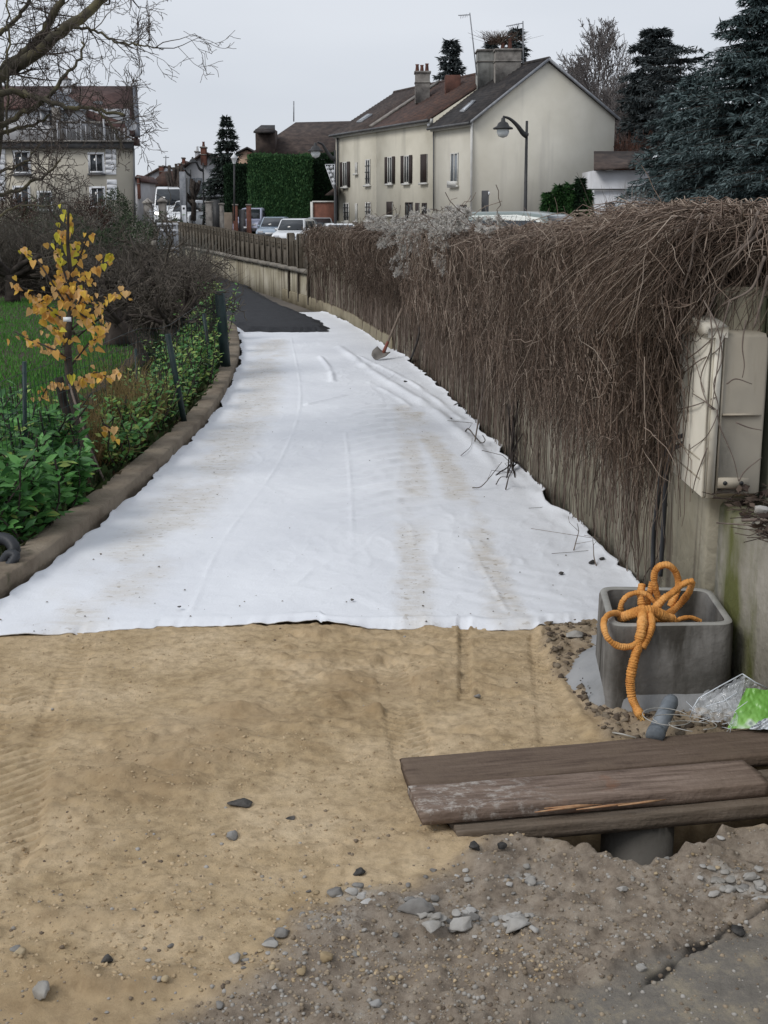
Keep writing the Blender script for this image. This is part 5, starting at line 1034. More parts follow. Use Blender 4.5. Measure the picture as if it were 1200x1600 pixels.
# verge trim of the gable
for (p, q, z0, z1) in ((hA, hA + fN * hW / 2, zE3, zR), (hB, hA + fN * hW / 2, zEb, zR)):
    s_ = p + A(0, 0, z0) + (-fN if p is hA else fN) * .25 + A(0, 0, -.18); e_ = q + A(0, 0, z1 + .06); MB().prism([s_ - fd3 * .16, e_ - fd3 * .16, e_ - fd3 * .16 + A(0, 0, .15), s_ - fd3 * .16 + A(0, 0, .15)], fd3 * .08).obj('verge', m_gmetal, H3)
# party copings
def on_roof(t, w, zE, dz=0.): return mid_t(t) + fN * w + A(0, 0, zE + (zR - zE) / (hW / 2) * w + dz)
for t_, zE, H_, wd in ((t1_ + .1, zE3, H3, .16), (t2_, zE1, H2, .5)):
    MB().prism([on_roof(t_, -.25, zE, .16), on_roof(t_, hW / 2, zE, .16), on_roof(t_, hW / 2, zE, .30), on_roof(t_, -.25, zE, .30)], fd3 * wd).obj('party_coping', m_offwhite if wd < .3 else m_stone, H_)
# skylights
def roof_pt(px, py, zE):
    n = np.cross(fd3, unit(fN * (hW / 2) + A(0, 0, zR - zE))); return PL(px, py, on_roof(0, 0, zE, .17), n)
for (px, H_, zE) in (([(718, 176), (725, 176), (743, 159), (737, 159)], H3, zE3), ([(557, 192), (564, 192), (582, 180), (574, 180)], H1, zE1)):
    q = [roof_pt(x, y, zE) for x, y in px]; MB().prism(q, (0, 0, .09)).obj('skylight', m_gmetal, H_); sk = bpy.context.scene.collection.objects[-1]
    c_ = sum(q) / 4; MB().prism([c_ + (p - c_) * .8 + A(0, 0, .092) for p in q], (0, 0, .02)).obj('skylight_pane', glass('sky_pane', (.5, .53, .57), .15) if H_ is H3 else m_glassl, H_)
# windows on the facade; every window is a part with frame, panes and sill as sub-parts
def window(H_, x0, x1, yt0, yb0, kind, off=.0, yt1=None, yb1=None, depth=.10):
    """pixel rect on facade plane; x0 left (far) edge"""
    a, b_, c, d = fac(x0, yb0), fac(x1, yb1 or yb0), fac(x1, yt1 or yt0), fac(x0, yt0)
    zt, zb = (c[2] + d[2]) / 2, (a[2] + b_[2]) / 2; ta, tb = float(np.dot(a[:2] - hA[:2], fd)), float(np.dot(b_[:2] - hA[:2], fd))
    def Q(t, z, o): return mid_t(t) + fn_out * o + A(0, 0, z)
    def rect(t0, t1, z0, z1, o, th): return MB().prism([Q(t0, z0, o), Q(t1, z0, o), Q(t1, z1, o), Q(t0, z1, o)], fn_out * th)
    w = rect(ta, tb, zb, zt, .004, .02).obj('window', m_glassl if 'curtain' in kind else m_glass, H_)
    fw = .07; mf = m_trim if 'dark' not in kind else m_shut; fr_ = MB()
    for (p, q, r1, r2) in ((ta, ta - fw, zb, zt), (tb + fw, tb, zb, zt), ((ta + tb) / 2 + fw * .5, (ta + tb) / 2 - fw * .5, zb, zt), (ta, tb, zt - fw, zt), (ta, tb, zb, zb + fw)):
        m2 = rect(p, q, r1, r2, .026 + .002 * (r1 == zb and r2 == zt), .03); fr_.add(m2.v, m2.f)
    fr_.obj('frame', mf, w) if False else sub('frame', fr_, mf, w, H_)
    sub('sill', rect(ta + .12, tb - .12, zb - .10, zb, .0, .17), m_trim, w, H_)
    if 'sh' in kind:
        sw = abs(ta - tb) * .52
        for t_0, t_1 in ((ta + sw + .03, ta + .03), (tb - .03, tb - sw - .03)): sub('shutter', rect(t_0, t_1, zb, zt, .03, .05), m_shut, w, H_)
    if 'closed' in kind: sub('shutter', rect(ta, tb, zb, zt, .06, .04), m_shut, w, H_)
    if 'bars' in kind:
        for q in range(1, 4): sub('bar', rect(ta, tb, zb + (zt - zb) * q / 4 - .02, zb + (zt - zb) * q / 4 + .02, .07, .02), m_metal, w, H_)
    return w
def sub(name, mb, mat, par, root):
    off = OFF[root.name]; V = np.array(mb.v) - off; o = bpy.data.objects.new(name, mesh_np(name, V, mb.f, mat)); S.collection.objects.link(o); o.parent = par; return o
for a in ((H1, 536.5, 543.5, 253, 292, 'sh'), (H1, 556, 559, 254, 271, ''), (H1, 572, 579, 249, 289, 'bars'), (H1, 538, 546, 317, 346, 'bars'), (H1, 556, 559, 318, 345, ''), (H1, 572, 580, 316, 345, 'bars'),
          (H2, 606.5, 613.5, 245, 287, 'sh'), (H2, 632, 640, 243, 286.5, 'sh'), (H2, 659, 668, 241, 285.5, 'closed'), (H2, 606, 614, 315, 336, 'closed'), (H2, 634, 645, 316, 345, 'dark'), (H2, 651, 656, 317, 345, 'closed'), (H2, 660, 667, 317, 345, 'dark'), (H3, 704.5, 716, 239, 290, 'curtain'), (H3, 719, 729, 320, 345, 'dark')):
    window(*a)
w_ = fac(710, 287); MB().prism([fac(703, 283, .02), fac(716, 283, .02), fac(716, 291, .02), fac(703, 291, .02)], fn_out * .18).obj('window_box', m_trim, H3)
MB().tube([fac(737, 191, .12), fac(736.5, 250, .12), fac(736, 345, .12)], .06, 8).obj('downpipe', m_trim, H3); MB().tube([fac(527.5, 211, .1), fac(527.5, 345, .1)], .06, 8).obj('downpipe', m_metal, H1); MB().tube([fac(677.5, 200, .08), fac(677.5, 330, .08)], .035, 6).obj('cable_run', m_gutter, H2)
# chimneys on the ridge side
def chimney(H_, px0, px1, ptop, pbot, Y, dep, mw, pots, side=None, cap=True):
    a, b_ = P(px0, ptop, Y), P(px1, ptop, Y); zb = P(px0, pbot, Y)[2]; cx = (a + b_) / 2; w = b_[0] - a[0]
    mb = MB(); mb.bbox(A(cx[0], Y + dep / 2, (a[2] + zb) / 2 - .3), (w, dep, a[2] - zb + .6), .02); c = mb.obj('chimney', mw, H_)
    if cap: m2 = MB(); m2.bbox(A(cx[0], Y + dep / 2, a[2] - .05), (w + .12, dep + .12, .12), .02); m2.bbox(A(cx[0], Y + dep / 2, a[2] - .62), (w + .08, dep + .08, .07), .02); sub('cap', m2, m_stone, c, H_)
    for q, hh, mt_ in pots:
        m2 = MB(); m2.lathe(A(a[0] + w * q, Y + dep / 2, a[2]), [(.11, 0), (.12, .05), (.09, hh - .08), (.12, hh), (.08, hh)], 10); sub('chimney_pot', m2, mt_, c, H_)
    return c
m_chw = M('chimney_render', [(.20, .20, .19), (.32, .32, .30), (.40, .40, .38)], 2, .95, .4, 12, streak=((2, 2, .3), (.12, .12, .11), .5, .65))
chimney(H3, 746.5, 774, 77, 122, YA + 5.2, 1.3, m_chw, []); chimney(H3, 774.5, 815, 76, 112, YA + 3.9, 1.0, m_stone, [(.58, .55, m_pot), (.30, .35, m_pot)])
chimney(H1, 649, 672, 111, 145, 76.5, .9, m_stone, [(.14, .42, m_pot), (.46, .38, m_pot), (.80, .46, m_pot)]); chimney(H2, 696, 720, 117, 134, 74.5, .8, m_pot, [], cap=False)
# growth on the tall chimney
c_ = P(780, 70, YA + 4.5); twigbush('chimney_weeds', 'brown weeds sprouting from the tops of the tall chimneys', c_, 1.5, .6, .75, 300, MI('dry_weeds', [(.09, .055, .042), (.13, .08, .06), (.08, .085, .07)], .9), 3, .012, cat='weeds', curl=.04)
conifer('pine_tree', 'dark treetop peeping up behind the tall chimneys, the nearer one', P(800, 335, 100) * A(1, 1, 0), P(800, 46, 100)[2], 2.6, None, 51, 30, 9, 24, .0, .42, .3, .3, .6, tilt=.5)
conifer('pine_tree', 'small dark treetop just left over the tall chimneys', P(762, 335, 104) * A(1, 1, 0), P(762, 66, 104)[2], 1.6, None, 52, 30, 8, 24, .0, .42, .3, .3, .6, tilt=.5)
# roof aerials
def aerial(base, top, arm, lab, n=5, side=-1):
    o = thing('aerial', lab, 'aerial', base, 'roof aerials'); MB().tube([base, top], .035, 6).obj('mast', m_gmetal, o); e = np.array(arm); MB().tube([top + A(0, 0, -.1), e], .025, 6).obj('boom', m_gmetal, o)
    for k in range(n): c = top + A(0, 0, -.1) + (e - top) * (.25 + .7 * k / n); MB().tube([c - A(0, .3, .12), c + A(0, .3, .12)], .012, 4).obj('element', m_gmetal, o)
    return o
aerial(P(745, 118, 71), P(734, 20, 71), P(716, 24, 71), 'tilted tall aerial left of the tall chimneys'); aerial(P(818, 100, 69), P(817, 33, 69), P(791, 41, 69), 'upright aerial at the right side of the tall chimneys', 6)
# low annexe and brick wall left of the row
an = thing('brick_wall', 'low red brick yard wall with a pale edge between hedge and row house', 'wall', P(507, 345, 80) * A(1, 1, 0)); mb = MB(); a, b_ = P(489, 316, 80), P(524, 316, 80)
MB().box(((a[0] + b_[0]) / 2, 80.15, a[2] / 2 - .2), (b_[0] - a[0], .3, a[2] + .4)).obj('brickwork', m_brick, an); MB().box((a[0] - .08, 80.1, a[2] / 2 - .2), (.16, .36, a[2] + .45)).obj('end_post', m_trim, an); MB().box(((a[0] + b_[0]) / 2, 80.13, a[2] + .04), (b_[0] - a[0] + .1, .4, .08)).obj('coping', m_trim, an)
an = thing('porch_roof', 'small dark lean-to porch roof beside the row house corner', 'porch', P(520, 300, 82)); a, b_, c = P(507, 305, 82), P(527, 305, 82), P(527, 290, 82); MB().prism([a, b_, c], (0, 1.4, 0)).obj('roof', m_tile_brown, an); MB().box((b_[0] - .1, 82.1, b_[2] / 2 - .2), (.12, .12, b_[2] + .4)).obj('post', m_metal, an)

# ------------------------------------------------------------------ STREET LAMPS
m_globe, t, b = base_mat('frosted_glass', .3, .5); b.inputs['Base Color'].default_value = (.75, .78, .8, 1)
def lamp(label, pole, Y, arm, head, s=1., group='old style street lamps', globe=True, foot=None):
    b0 = P(pole[0], 335, Y) * A(1, 1, 0); b0[2] = float(terr(np.array(b0[0]), np.array(b0[1]))); o = thing('street_lamp', label, 'street lamp', b0, group); top = P(pole[0] + .5, pole[1], Y)
    MB().tube([b0, b0 * .5 + A(top[0], top[1], b0[2]) * .5 + A(0, 0, .8), top + A(0, 0, .15)], [.075 * s, .055 * s, .035 * s], 10).obj('pole', m_metal, o, True)
    c = catmull([P(x, y, Y - .3 * i / len(arm)) for i, (x, y) in enumerate(arm)], 6); n = len(c); MB().tube(c, [(.085 - .06 * i / n) * s for i in range(n)], 8).obj('arm', m_metal, o, True)
    h = P(*head, Y - .3); MB().lathe(h, [(.02 * s, .22 * s), (.05 * s, .20 * s), (.06 * s, .12 * s), (.13 * s, .08 * s), (.17 * s, 0), (.27 * s, -.05 * s), (.27 * s, -.08 * s), (.16 * s, -.08 * s)], 16).obj('lantern_hood', m_metal, o, True)
    if globe: MB().lathe(h, [(.16 * s, -.08 * s), (.17 * s, -.16 * s), (.12 * s, -.26 * s), (.02, -.30 * s)], 14).obj('globe', m_globe, o, True)
    return o
lamp('tall dark street lamp with a curved arm in front of the big cream gable', (822.5, 198), 35, [(823, 212), (817, 208), (808, 196), (797, 186), (786, 182)], (786, 197), 1.0)
lamp('dark street lamp in front of the hedge corner, left of the row houses', (523, 240), 62, [(523, 248), (518, 246), (510, 236), (504, 226), (496, 222)], (493, 233), 1.35)
lamp('far thin street lamp before the pale gabled house, the taller one', (317, 258), 88, [(317, 266), (312, 264), (307, 254), (303, 250)], (301, 252), 1.3, globe=False)
lamp('far thin street lamp before the pale gabled house, the lower one', (297.5, 268), 100, [(298, 274), (293, 271), (289, 265), (286, 262)], (284, 264), 1.3, globe=False)
o = thing('street_lamp', 'white-glassed lantern lamp seen in front of the slim dark spruce', 'street lamp', P(366, 335, 74) * A(1, 1, 0) + A(0, 0, .3), 'old style street lamps'); MB().tube([P(366, 345, 74), P(366, 256, 74)], .05, 8).obj('pole', m_metal, o); MB().lathe(P(366, 253, 74), [(.08, -.1), (.17, .18), (.22, .22), (.05, .42), (.02, .5)], 10).obj('lantern', m_globe, o)
dec = thing('star_decoration', 'triangular net of white festive stars hanging from the lamp post by the hedge', 'decoration', P(516, 290, 61.8)); mb = MB(); 
tri = [P(508, 257, 61.8), P(523, 257, 61.8), P(521, 294, 61.8)]
for k in range(3): mb.tube([tri[k], tri[(k + 1) % 3]], .018, 5)
for (x, y) in ((512, 262), (518, 261), (514, 268), (520, 268), (517, 274), (520, 281), (521, 287)):
    for q in range(4): a = R(45 * q + 10); mb.tube([P(x, y, 61.8) - A(math.cos(a), 0, math.sin(a)) * .10, P(x, y, 61.8) + A(math.cos(a), 0, math.sin(a)) * .10], .016, 4)
mb.obj('star_net', m_white, dec)

# ------------------------------------------------------------------ HEDGE AND THINGS ROUND IT
def hedge(name, lab, x0, x1, ztop, Y, dep, n, seed, mat=m_hedge, sz=.16):
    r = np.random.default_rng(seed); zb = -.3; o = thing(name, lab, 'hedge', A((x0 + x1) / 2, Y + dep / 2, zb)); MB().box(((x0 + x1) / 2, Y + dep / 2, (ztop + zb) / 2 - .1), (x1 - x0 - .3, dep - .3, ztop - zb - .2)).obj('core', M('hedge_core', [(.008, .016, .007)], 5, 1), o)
    f = r.random(n); u, v = r.random(n), r.random(n); front = f < .62; top = (f >= .62) & (f < .8); sd = f >= .8
    pos = np.stack([x0 + (x1 - x0) * u, np.where(front, Y, Y + dep * r.random(n)), np.where(top, ztop, zb + (ztop - zb) * v)], -1); pos[sd, 0] = np.where(r.random(sd.sum()) < .5, x0, x1)
    pos += r.normal(size=(n, 3)) * .07; pos[:, 2] += .12 * vn(pos[:, 0] * 1.2, pos[:, 1], seed) * (pos[:, 2] > ztop - .5); pos[:, 1] += .10 * vn(pos[:, 0] * 1.5, pos[:, 2] * 1.1, seed + 1)
    nrm = np.where(front[:, None], A(0, -1, .2), np.where(top[:, None], A(0, 0, 1), np.sign(pos[:, :1] - (x0 + x1) / 2) * A(1, 0, 0))); V, F = scatter(*TRI2, pos, A(0, 0, .9) + nrm * .3 + .5 * r.normal(size=(n, 3)), nrm + .5 * r.normal(size=(n, 3)), sz * r.uniform(.6, 1.4, n)); put('foliage', V, F, mat, o, kind='stuff'); return o
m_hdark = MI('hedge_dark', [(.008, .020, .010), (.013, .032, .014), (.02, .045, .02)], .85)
a, b_ = P(389, 246, 84), P(482, 246, 84); hedge('tall_hedge', 'tall clipped bright green hedge behind the parked cars, its broad front part', a[0], b_[0], a[2], 84, 3, 34000, 1)
a2, b2 = P(482, 244, 86), P(524, 244, 86); hedge('tall_hedge', 'dark shaded end of the clipped hedge next to the row houses', a2[0] + .05, b2[0], a2[2], 86.5, 3, 9000, 2, m_hdark)  # side face of the hedge, its shade put into the darker leaf colour
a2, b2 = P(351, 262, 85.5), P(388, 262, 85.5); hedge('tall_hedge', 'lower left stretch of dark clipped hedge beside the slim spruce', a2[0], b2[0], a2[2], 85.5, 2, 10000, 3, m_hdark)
for x, x2 in ((364, 371), (385, 392)):
    a, b_ = P(x, 322, 82), P(x2, 322, 82); o = thing('brick_pillar', 'red brick gate pillar before the hedge, the %s of the pair' % ('one nearer the slim spruce' if x < 370 else 'one nearer the parked van'), 'pillar', A((a[0] + b_[0]) / 2, 82, -.4), 'brick gate pillars')
    MB().bbox(((a[0] + b_[0]) / 2, 82, a[2] / 2 - .2), (b_[0] - a[0], .3, a[2] + .5), .01).obj('shaft', m_brick, o); MB().bbox(((a[0] + b_[0]) / 2, 82, a[2] + .08), (b_[0] - a[0] + .08, .36, .08), .01).obj('cap', m_stone, o)
a, b_ = P(372, 326, 82.1), P(384, 326, 82.1); o = MB().box(((a[0] + b_[0]) / 2, 82.1, a[2] / 2 - .2), (b_[0] - a[0] - .06, .06, a[2] + .3)).obj('yard_gate', m_gutter); tag(o, 'plain grey gate between the two brick pillars', 'gate')
a, b_ = P(340, 332, 83), P(364, 332, 83); o = MB().bbox(((a[0] + b_[0]) / 2, 83, a[2] / 2 - .2), (b_[0] - a[0] - .1, .3, a[2] + .4), .02).obj('garden_wall', M('tan_wall', [(.2, .16, .12), (.28, .23, .18)], 3)); tag(o, 'low tan garden wall left of the brick pillars', 'wall')

# house behind the hedge
hh = thing('hipped_house', 'white house with a broad brown hipped roof behind the tall hedge', 'house', P(460, 300, 110) * A(1, 1, 0))
e0, e1, e2, e3 = P(396, 236, 105), P(560, 234, 105), P(560, 234, 118), P(410, 236, 118); r0_, r1_ = P(462, 191, 111), P(552, 189, 111)
for q in (e0, e1, e2, e3): q[2] = e0[2]
MB().add([e0, e1, e2, e3, r0_, r1_] + [q - A(0, 0, .25) for q in (e0, e1, e2, e3)], [(0, 1, 5, 4), (1, 2, 5), (2, 3, 4, 5), (3, 0, 4), (0, 6, 7, 1), (1, 7, 8, 2), (2, 8, 9, 3), (3, 9, 6, 0)]).obj('roof', m_tile_brown, hh)
MB().box(((e0[0] + e1[0]) / 2, 111.5, e0[2] / 2 - .2), (e1[0] - e0[0] - 1, 11.5, e0[2])).obj('wall', m_offwhite, hh)
a, b_ = P(398, 211, 104), P(428, 211, 104); MB().box(((a[0] + b_[0]) / 2, 106, a[2] - .75), (b_[0] - a[0], 3, 2.5)).obj('dormer', m_tile_brown, hh); a, b_ = P(396, 208, 103.5), P(430, 208, 103.5); MB().prism([a, b_, b_ + A(-.3, 3.5, .7), a + A(.3, 3.5, .7)], (0, 0, .15)).obj('dormer_roof', m_tile_dark, hh)
MB().tube([P(459, 190, 110), P(459, 158, 110)], .05, 6).obj('mast', m_gmetal, hh)
hh = thing('pink_gable', 'small salmon rendered house end peeping over the hedge beside the spruce', 'house', P(380, 300, 120) * A(1, 1, 0)); m_sal = M('salmon', [(.40, .28, .20), (.48, .34, .25)], 2); a = [P(368, 300, 120), P(394, 300, 120), P(394, 240, 120), P(386, 234, 120), P(372, 240, 120)]; MB().prism(a, (0, 6, 0)).obj('wall', m_sal, hh)
a = [P(370, 240, 119.7), P(386, 232, 119.7), P(396, 239, 119.7), P(396, 237, 119.7), P(386, 229, 119.7), P(368, 238, 119.7)]; MB().prism(a, (0, 6.6, 0)).obj('roof', m_tile_dark, hh); chimney(hh, 386, 393, 238, 256, 119, .8, m_pot, [], cap=False)

# ------------------------------------------------------------------ FAR STREET (left centre)
def gable_house(name, lab, px, Y, dep, mw, mr, roofpx, extra=None):
    h = thing(name, lab, 'house', P(sum(p[0] for p in px) / len(px), 335, Y) * A(1, 1, 0) + A(0, 0, .8)); MB().prism([P(x, y, Y) for x, y in px], (0, dep, 0)).obj('wall', mw, h)
    for rp in roofpx: MB().prism([P(x, y, Y - .35) for x, y in rp], (0, dep + .7, 0)).obj('roof', mr, h)
    return h
h = gable_house('gabled_house', 'pale street house with chimney, behind the far lamp posts', [(288, 350), (346, 350), (346, 258), (319, 240), (288, 263)], 105, 9, m_offwhite, m_tile_brown, [[(284, 264), (319, 240), (319, 236), (284, 260)], [(319, 240), (352, 262), (352, 258), (319, 236)]])
chimney(h, 313, 320.5, 229, 246, 104, 1, m_brick, [(.5, .4, m_pot)]); chimney(h, 304.5, 309.5, 236, 250, 107, 1, m_offwhite, [(.5, .4, m_white)])
MB().box(A(*(P(317, 309, 104.9))), (2.9, .3, .18)).obj('ledge', m_metal, h)
for x in (300, 311, 330): a = P(x, 291, 104.95); MB().box(a, (.5, .1, 1.3)).obj('window', m_glassl, h)
h = gable_house('narrow_house', 'narrow dark-roofed house with two brick chimneys at the street bend', [(280, 350), (293, 350), (293, 262), (286, 255), (280, 262)], 125, 9, M('grey_render', [(.3, .29, .28), (.42, .41, .4)], 1), m_tile_brown, [[(278, 264), (286, 254), (296, 262), (296, 259), (286, 250), (278, 260)]]); chimney(h, 284, 287.5, 246, 258, 124, .8, m_brick, []); chimney(h, 278.5, 282, 255, 266, 124, .8, m_brick, [])
h = gable_house('far_house', 'far white house with brown roof slope behind the white van', [(216, 350), (262, 350), (262, 264), (254, 261), (219, 281)], 150, 10, m_offwhite, m_tile_brown, [[(217, 282), (254, 262), (258, 262), (258, 259), (254, 258), (217, 279)]]); chimney(h, 248, 254, 259, 266, 149, .8, m_brick, []); MB().tube([P(259, 262, 150), P(259, 243, 150)], .06, 5).obj('mast', m_gmetal, h); MB().tube([P(255, 246, 150), P(264, 246, 150)], .05, 5).obj('boom', m_gmetal, h)
h = gable_house('far_house', 'far house with wide reddish brown roof directly above the white van', [(231, 350), (281, 350), (281, 288), (231, 290)], 138, 10, M('cream_far', [(.40, .37, .30), (.48, .45, .37)], 1), m_tile_red, [[(230, 291), (255, 268), (281, 266), (284, 290)]])
for x in (249, 255, 262): MB().box(P(x, 294, 137.9), (.55, .1, 1.2)).obj('window', m_glassl, h)
h = gable_house('narrow_house', 'sliver of a red-chimneyed house right beside the big left house', [(208, 350), (219, 350), (219, 285), (214, 278), (208, 282)], 118, 8, m_offwhite, m_tile_wine, [[(206, 284), (214, 276), (221, 285), (221, 282), (214, 273), (206, 281)]]); chimney(h, 213.5, 217, 276, 300, 117.5, .6, m_brick, [])
# gate piers, board wall, sign, trees of the far street
for x0, x1, yt, Y, lab in ((224, 238, 309, 58, 'left weathered stone gate pier with a pointed cap before the van'), (247, 260, 307, 56, 'right stone gate pier with a pointed cap, hiding half of the van')):
    a, b_ = P(x0, yt + 7, Y), P(x1, yt + 7, Y); pk = P((x0 + x1) / 2, yt, Y); zb = P(x0, 356, Y)[2]; w = b_[0] - a[0]; o = thing('gate_pier', lab, 'gate pier', A((a[0] + b_[0]) / 2, Y, zb), 'stone gate piers')
    MB().bbox(((a[0] + b_[0]) / 2, Y, (a[2] + zb) / 2), (w * .88, w * .88, a[2] - zb), .03).obj('shaft', m_stone, o); z = a[2] + .003; c = A((a[0] + b_[0]) / 2, Y, 0); hw = w * .56
    MB().add([c + A(-hw, -hw, z), c + A(hw, -hw, z), c + A(hw, hw, z), c + A(-hw, hw, z), c + A(0, 0, pk[2])] + [c + A(-hw, -hw, z - .06), c + A(hw, -hw, z - .06), c + A(hw, hw, z - .06), c + A(-hw, hw, z - .06)], [(0, 1, 4), (1, 2, 4), (2, 3, 4), (3, 0, 4), (5, 6, 1, 0), (6, 7, 2, 1), (7, 8, 3, 2), (8, 5, 0, 3), (8, 7, 6, 5)]).obj('cap', m_stone, o)
o = thing('iron_gate', 'grey barred gate beside the left stone pier', 'gate', P(236, 352, 57.5));
for y in (331, 335, 339, 343): MB().box(P(236, y, 57.5), (.28, .05, .05)).obj('bar', m_gmetal, o)
MB().box(P(235, 338, 57.6), (.05, .04, .6)).obj('upright', m_gmetal, o)
o = thing('sign_board', 'narrow white information board on two posts beside the far van', 'sign', P(287, 352, 60)); a, b_ = P(283.5, 321, 60), P(291.5, 348, 60); MB().bbox(((a[0] + b_[0]) / 2, 60, (a[2] + b_[2]) / 2), (b_[0] - a[0], .06, a[2] - b_[2]), .01).obj('panel', m_white, o); MB().box(((a[0] + b_[0]) / 2, 59.965, a[2] - .13), (.09, .01, .09)).obj('emblem', m_metal, o); MB().box(((a[0] + b_[0]) / 2, 59.965, a[2] - .42), (.14, .01, .03)).obj('print_line', MI('green_ink', [(.2, .35, .15)]), o)
for x in (284, 291): MB().tube([P(x, 349, 60.03), P(x, 356, 60.03)], .02, 6).obj('leg', m_gmetal, o)
o = thing('blue_grey_post', 'broad blue-grey panel post behind the white information board', 'post', P(286, 345, 85) ); MB().bbox(P(286, 305, 85), (.42, .2, 3.0), .03).obj('panel', m_gmetal, o); MB().tube([P(283, 350, 85.02), P(283, 276, 85.02)], .06, 6).obj('pole', m_gutter, o); MB().tube([P(291.5, 350, 84), P(291.5, 278, 84)], .05, 6).obj('pole', m_metal, o)
for x0, x1, yt, lab in ((321, 331, 317, 'ivy-dark stone pier left of the dark doorway'), (343, 349, 320, 'slim grey stone pier right of the dark doorway')):
    a, b_ = P(x0, yt, 78), P(x1, yt, 78); o = thing('garden_pier', lab, 'pier', A((a[0] + b_[0]) / 2, 78, 0), 'garden piers'); MB().bbox(((a[0] + b_[0]) / 2, 78, a[2] / 2), (b_[0] - a[0], .4, a[2]), .03).obj('shaft', m_stone, o); MB().bbox(((a[0] + b_[0]) / 2, 78, a[2] + .05), (b_[0] - a[0] + .1, .5, .1), .02).obj('cap', m_stone, o)
a, b_ = P(332, 312, 79), P(343, 312, 79); o = MB().box(((a[0] + b_[0]) / 2, 79, a[2] / 2), (b_[0] - a[0], .1, a[2])).obj('dark_gate', m_metal); tag(o, 'dark solid gate between the grey stone piers', 'gate')
for (x, yb, yt, Y, sd, lab) in ((276, 345, 262, 95, 1, 'knobbly pollarded street tree right of the white van'), (302, 345, 285, 90, 2, 'small pollarded tree in front of the pale gabled house')):
    b0 = P(x, yb, Y); o = thing('pollarded_tree', lab, 'tree', b0, 'pollarded street trees'); H_ = P(x, yt, Y)[2] - b0[2]; r = np.random.default_rng(sd); MB().tube([b0, b0 + A(.1, 0, H_ * .45), b0 + A(-.1, 0, H_ * .55)], [.2, .16, .2], 8).obj('trunk', m_bark, o, True)
    for k in range(8): d = r.normal(size=3) * A(.5, .3, 0) + A(-.15, 0, 1); d = unit(d); q = b0 + A(0, 0, H_ * r.uniform(.3, .55)); MB().tube([q, q + d * H_ * .3 + r.normal(size=3) * .1, q + d * H_ * .5 + A(0, 0, .2)], [.12, .10, .13], 6).obj('limb', m_bark, o, True)

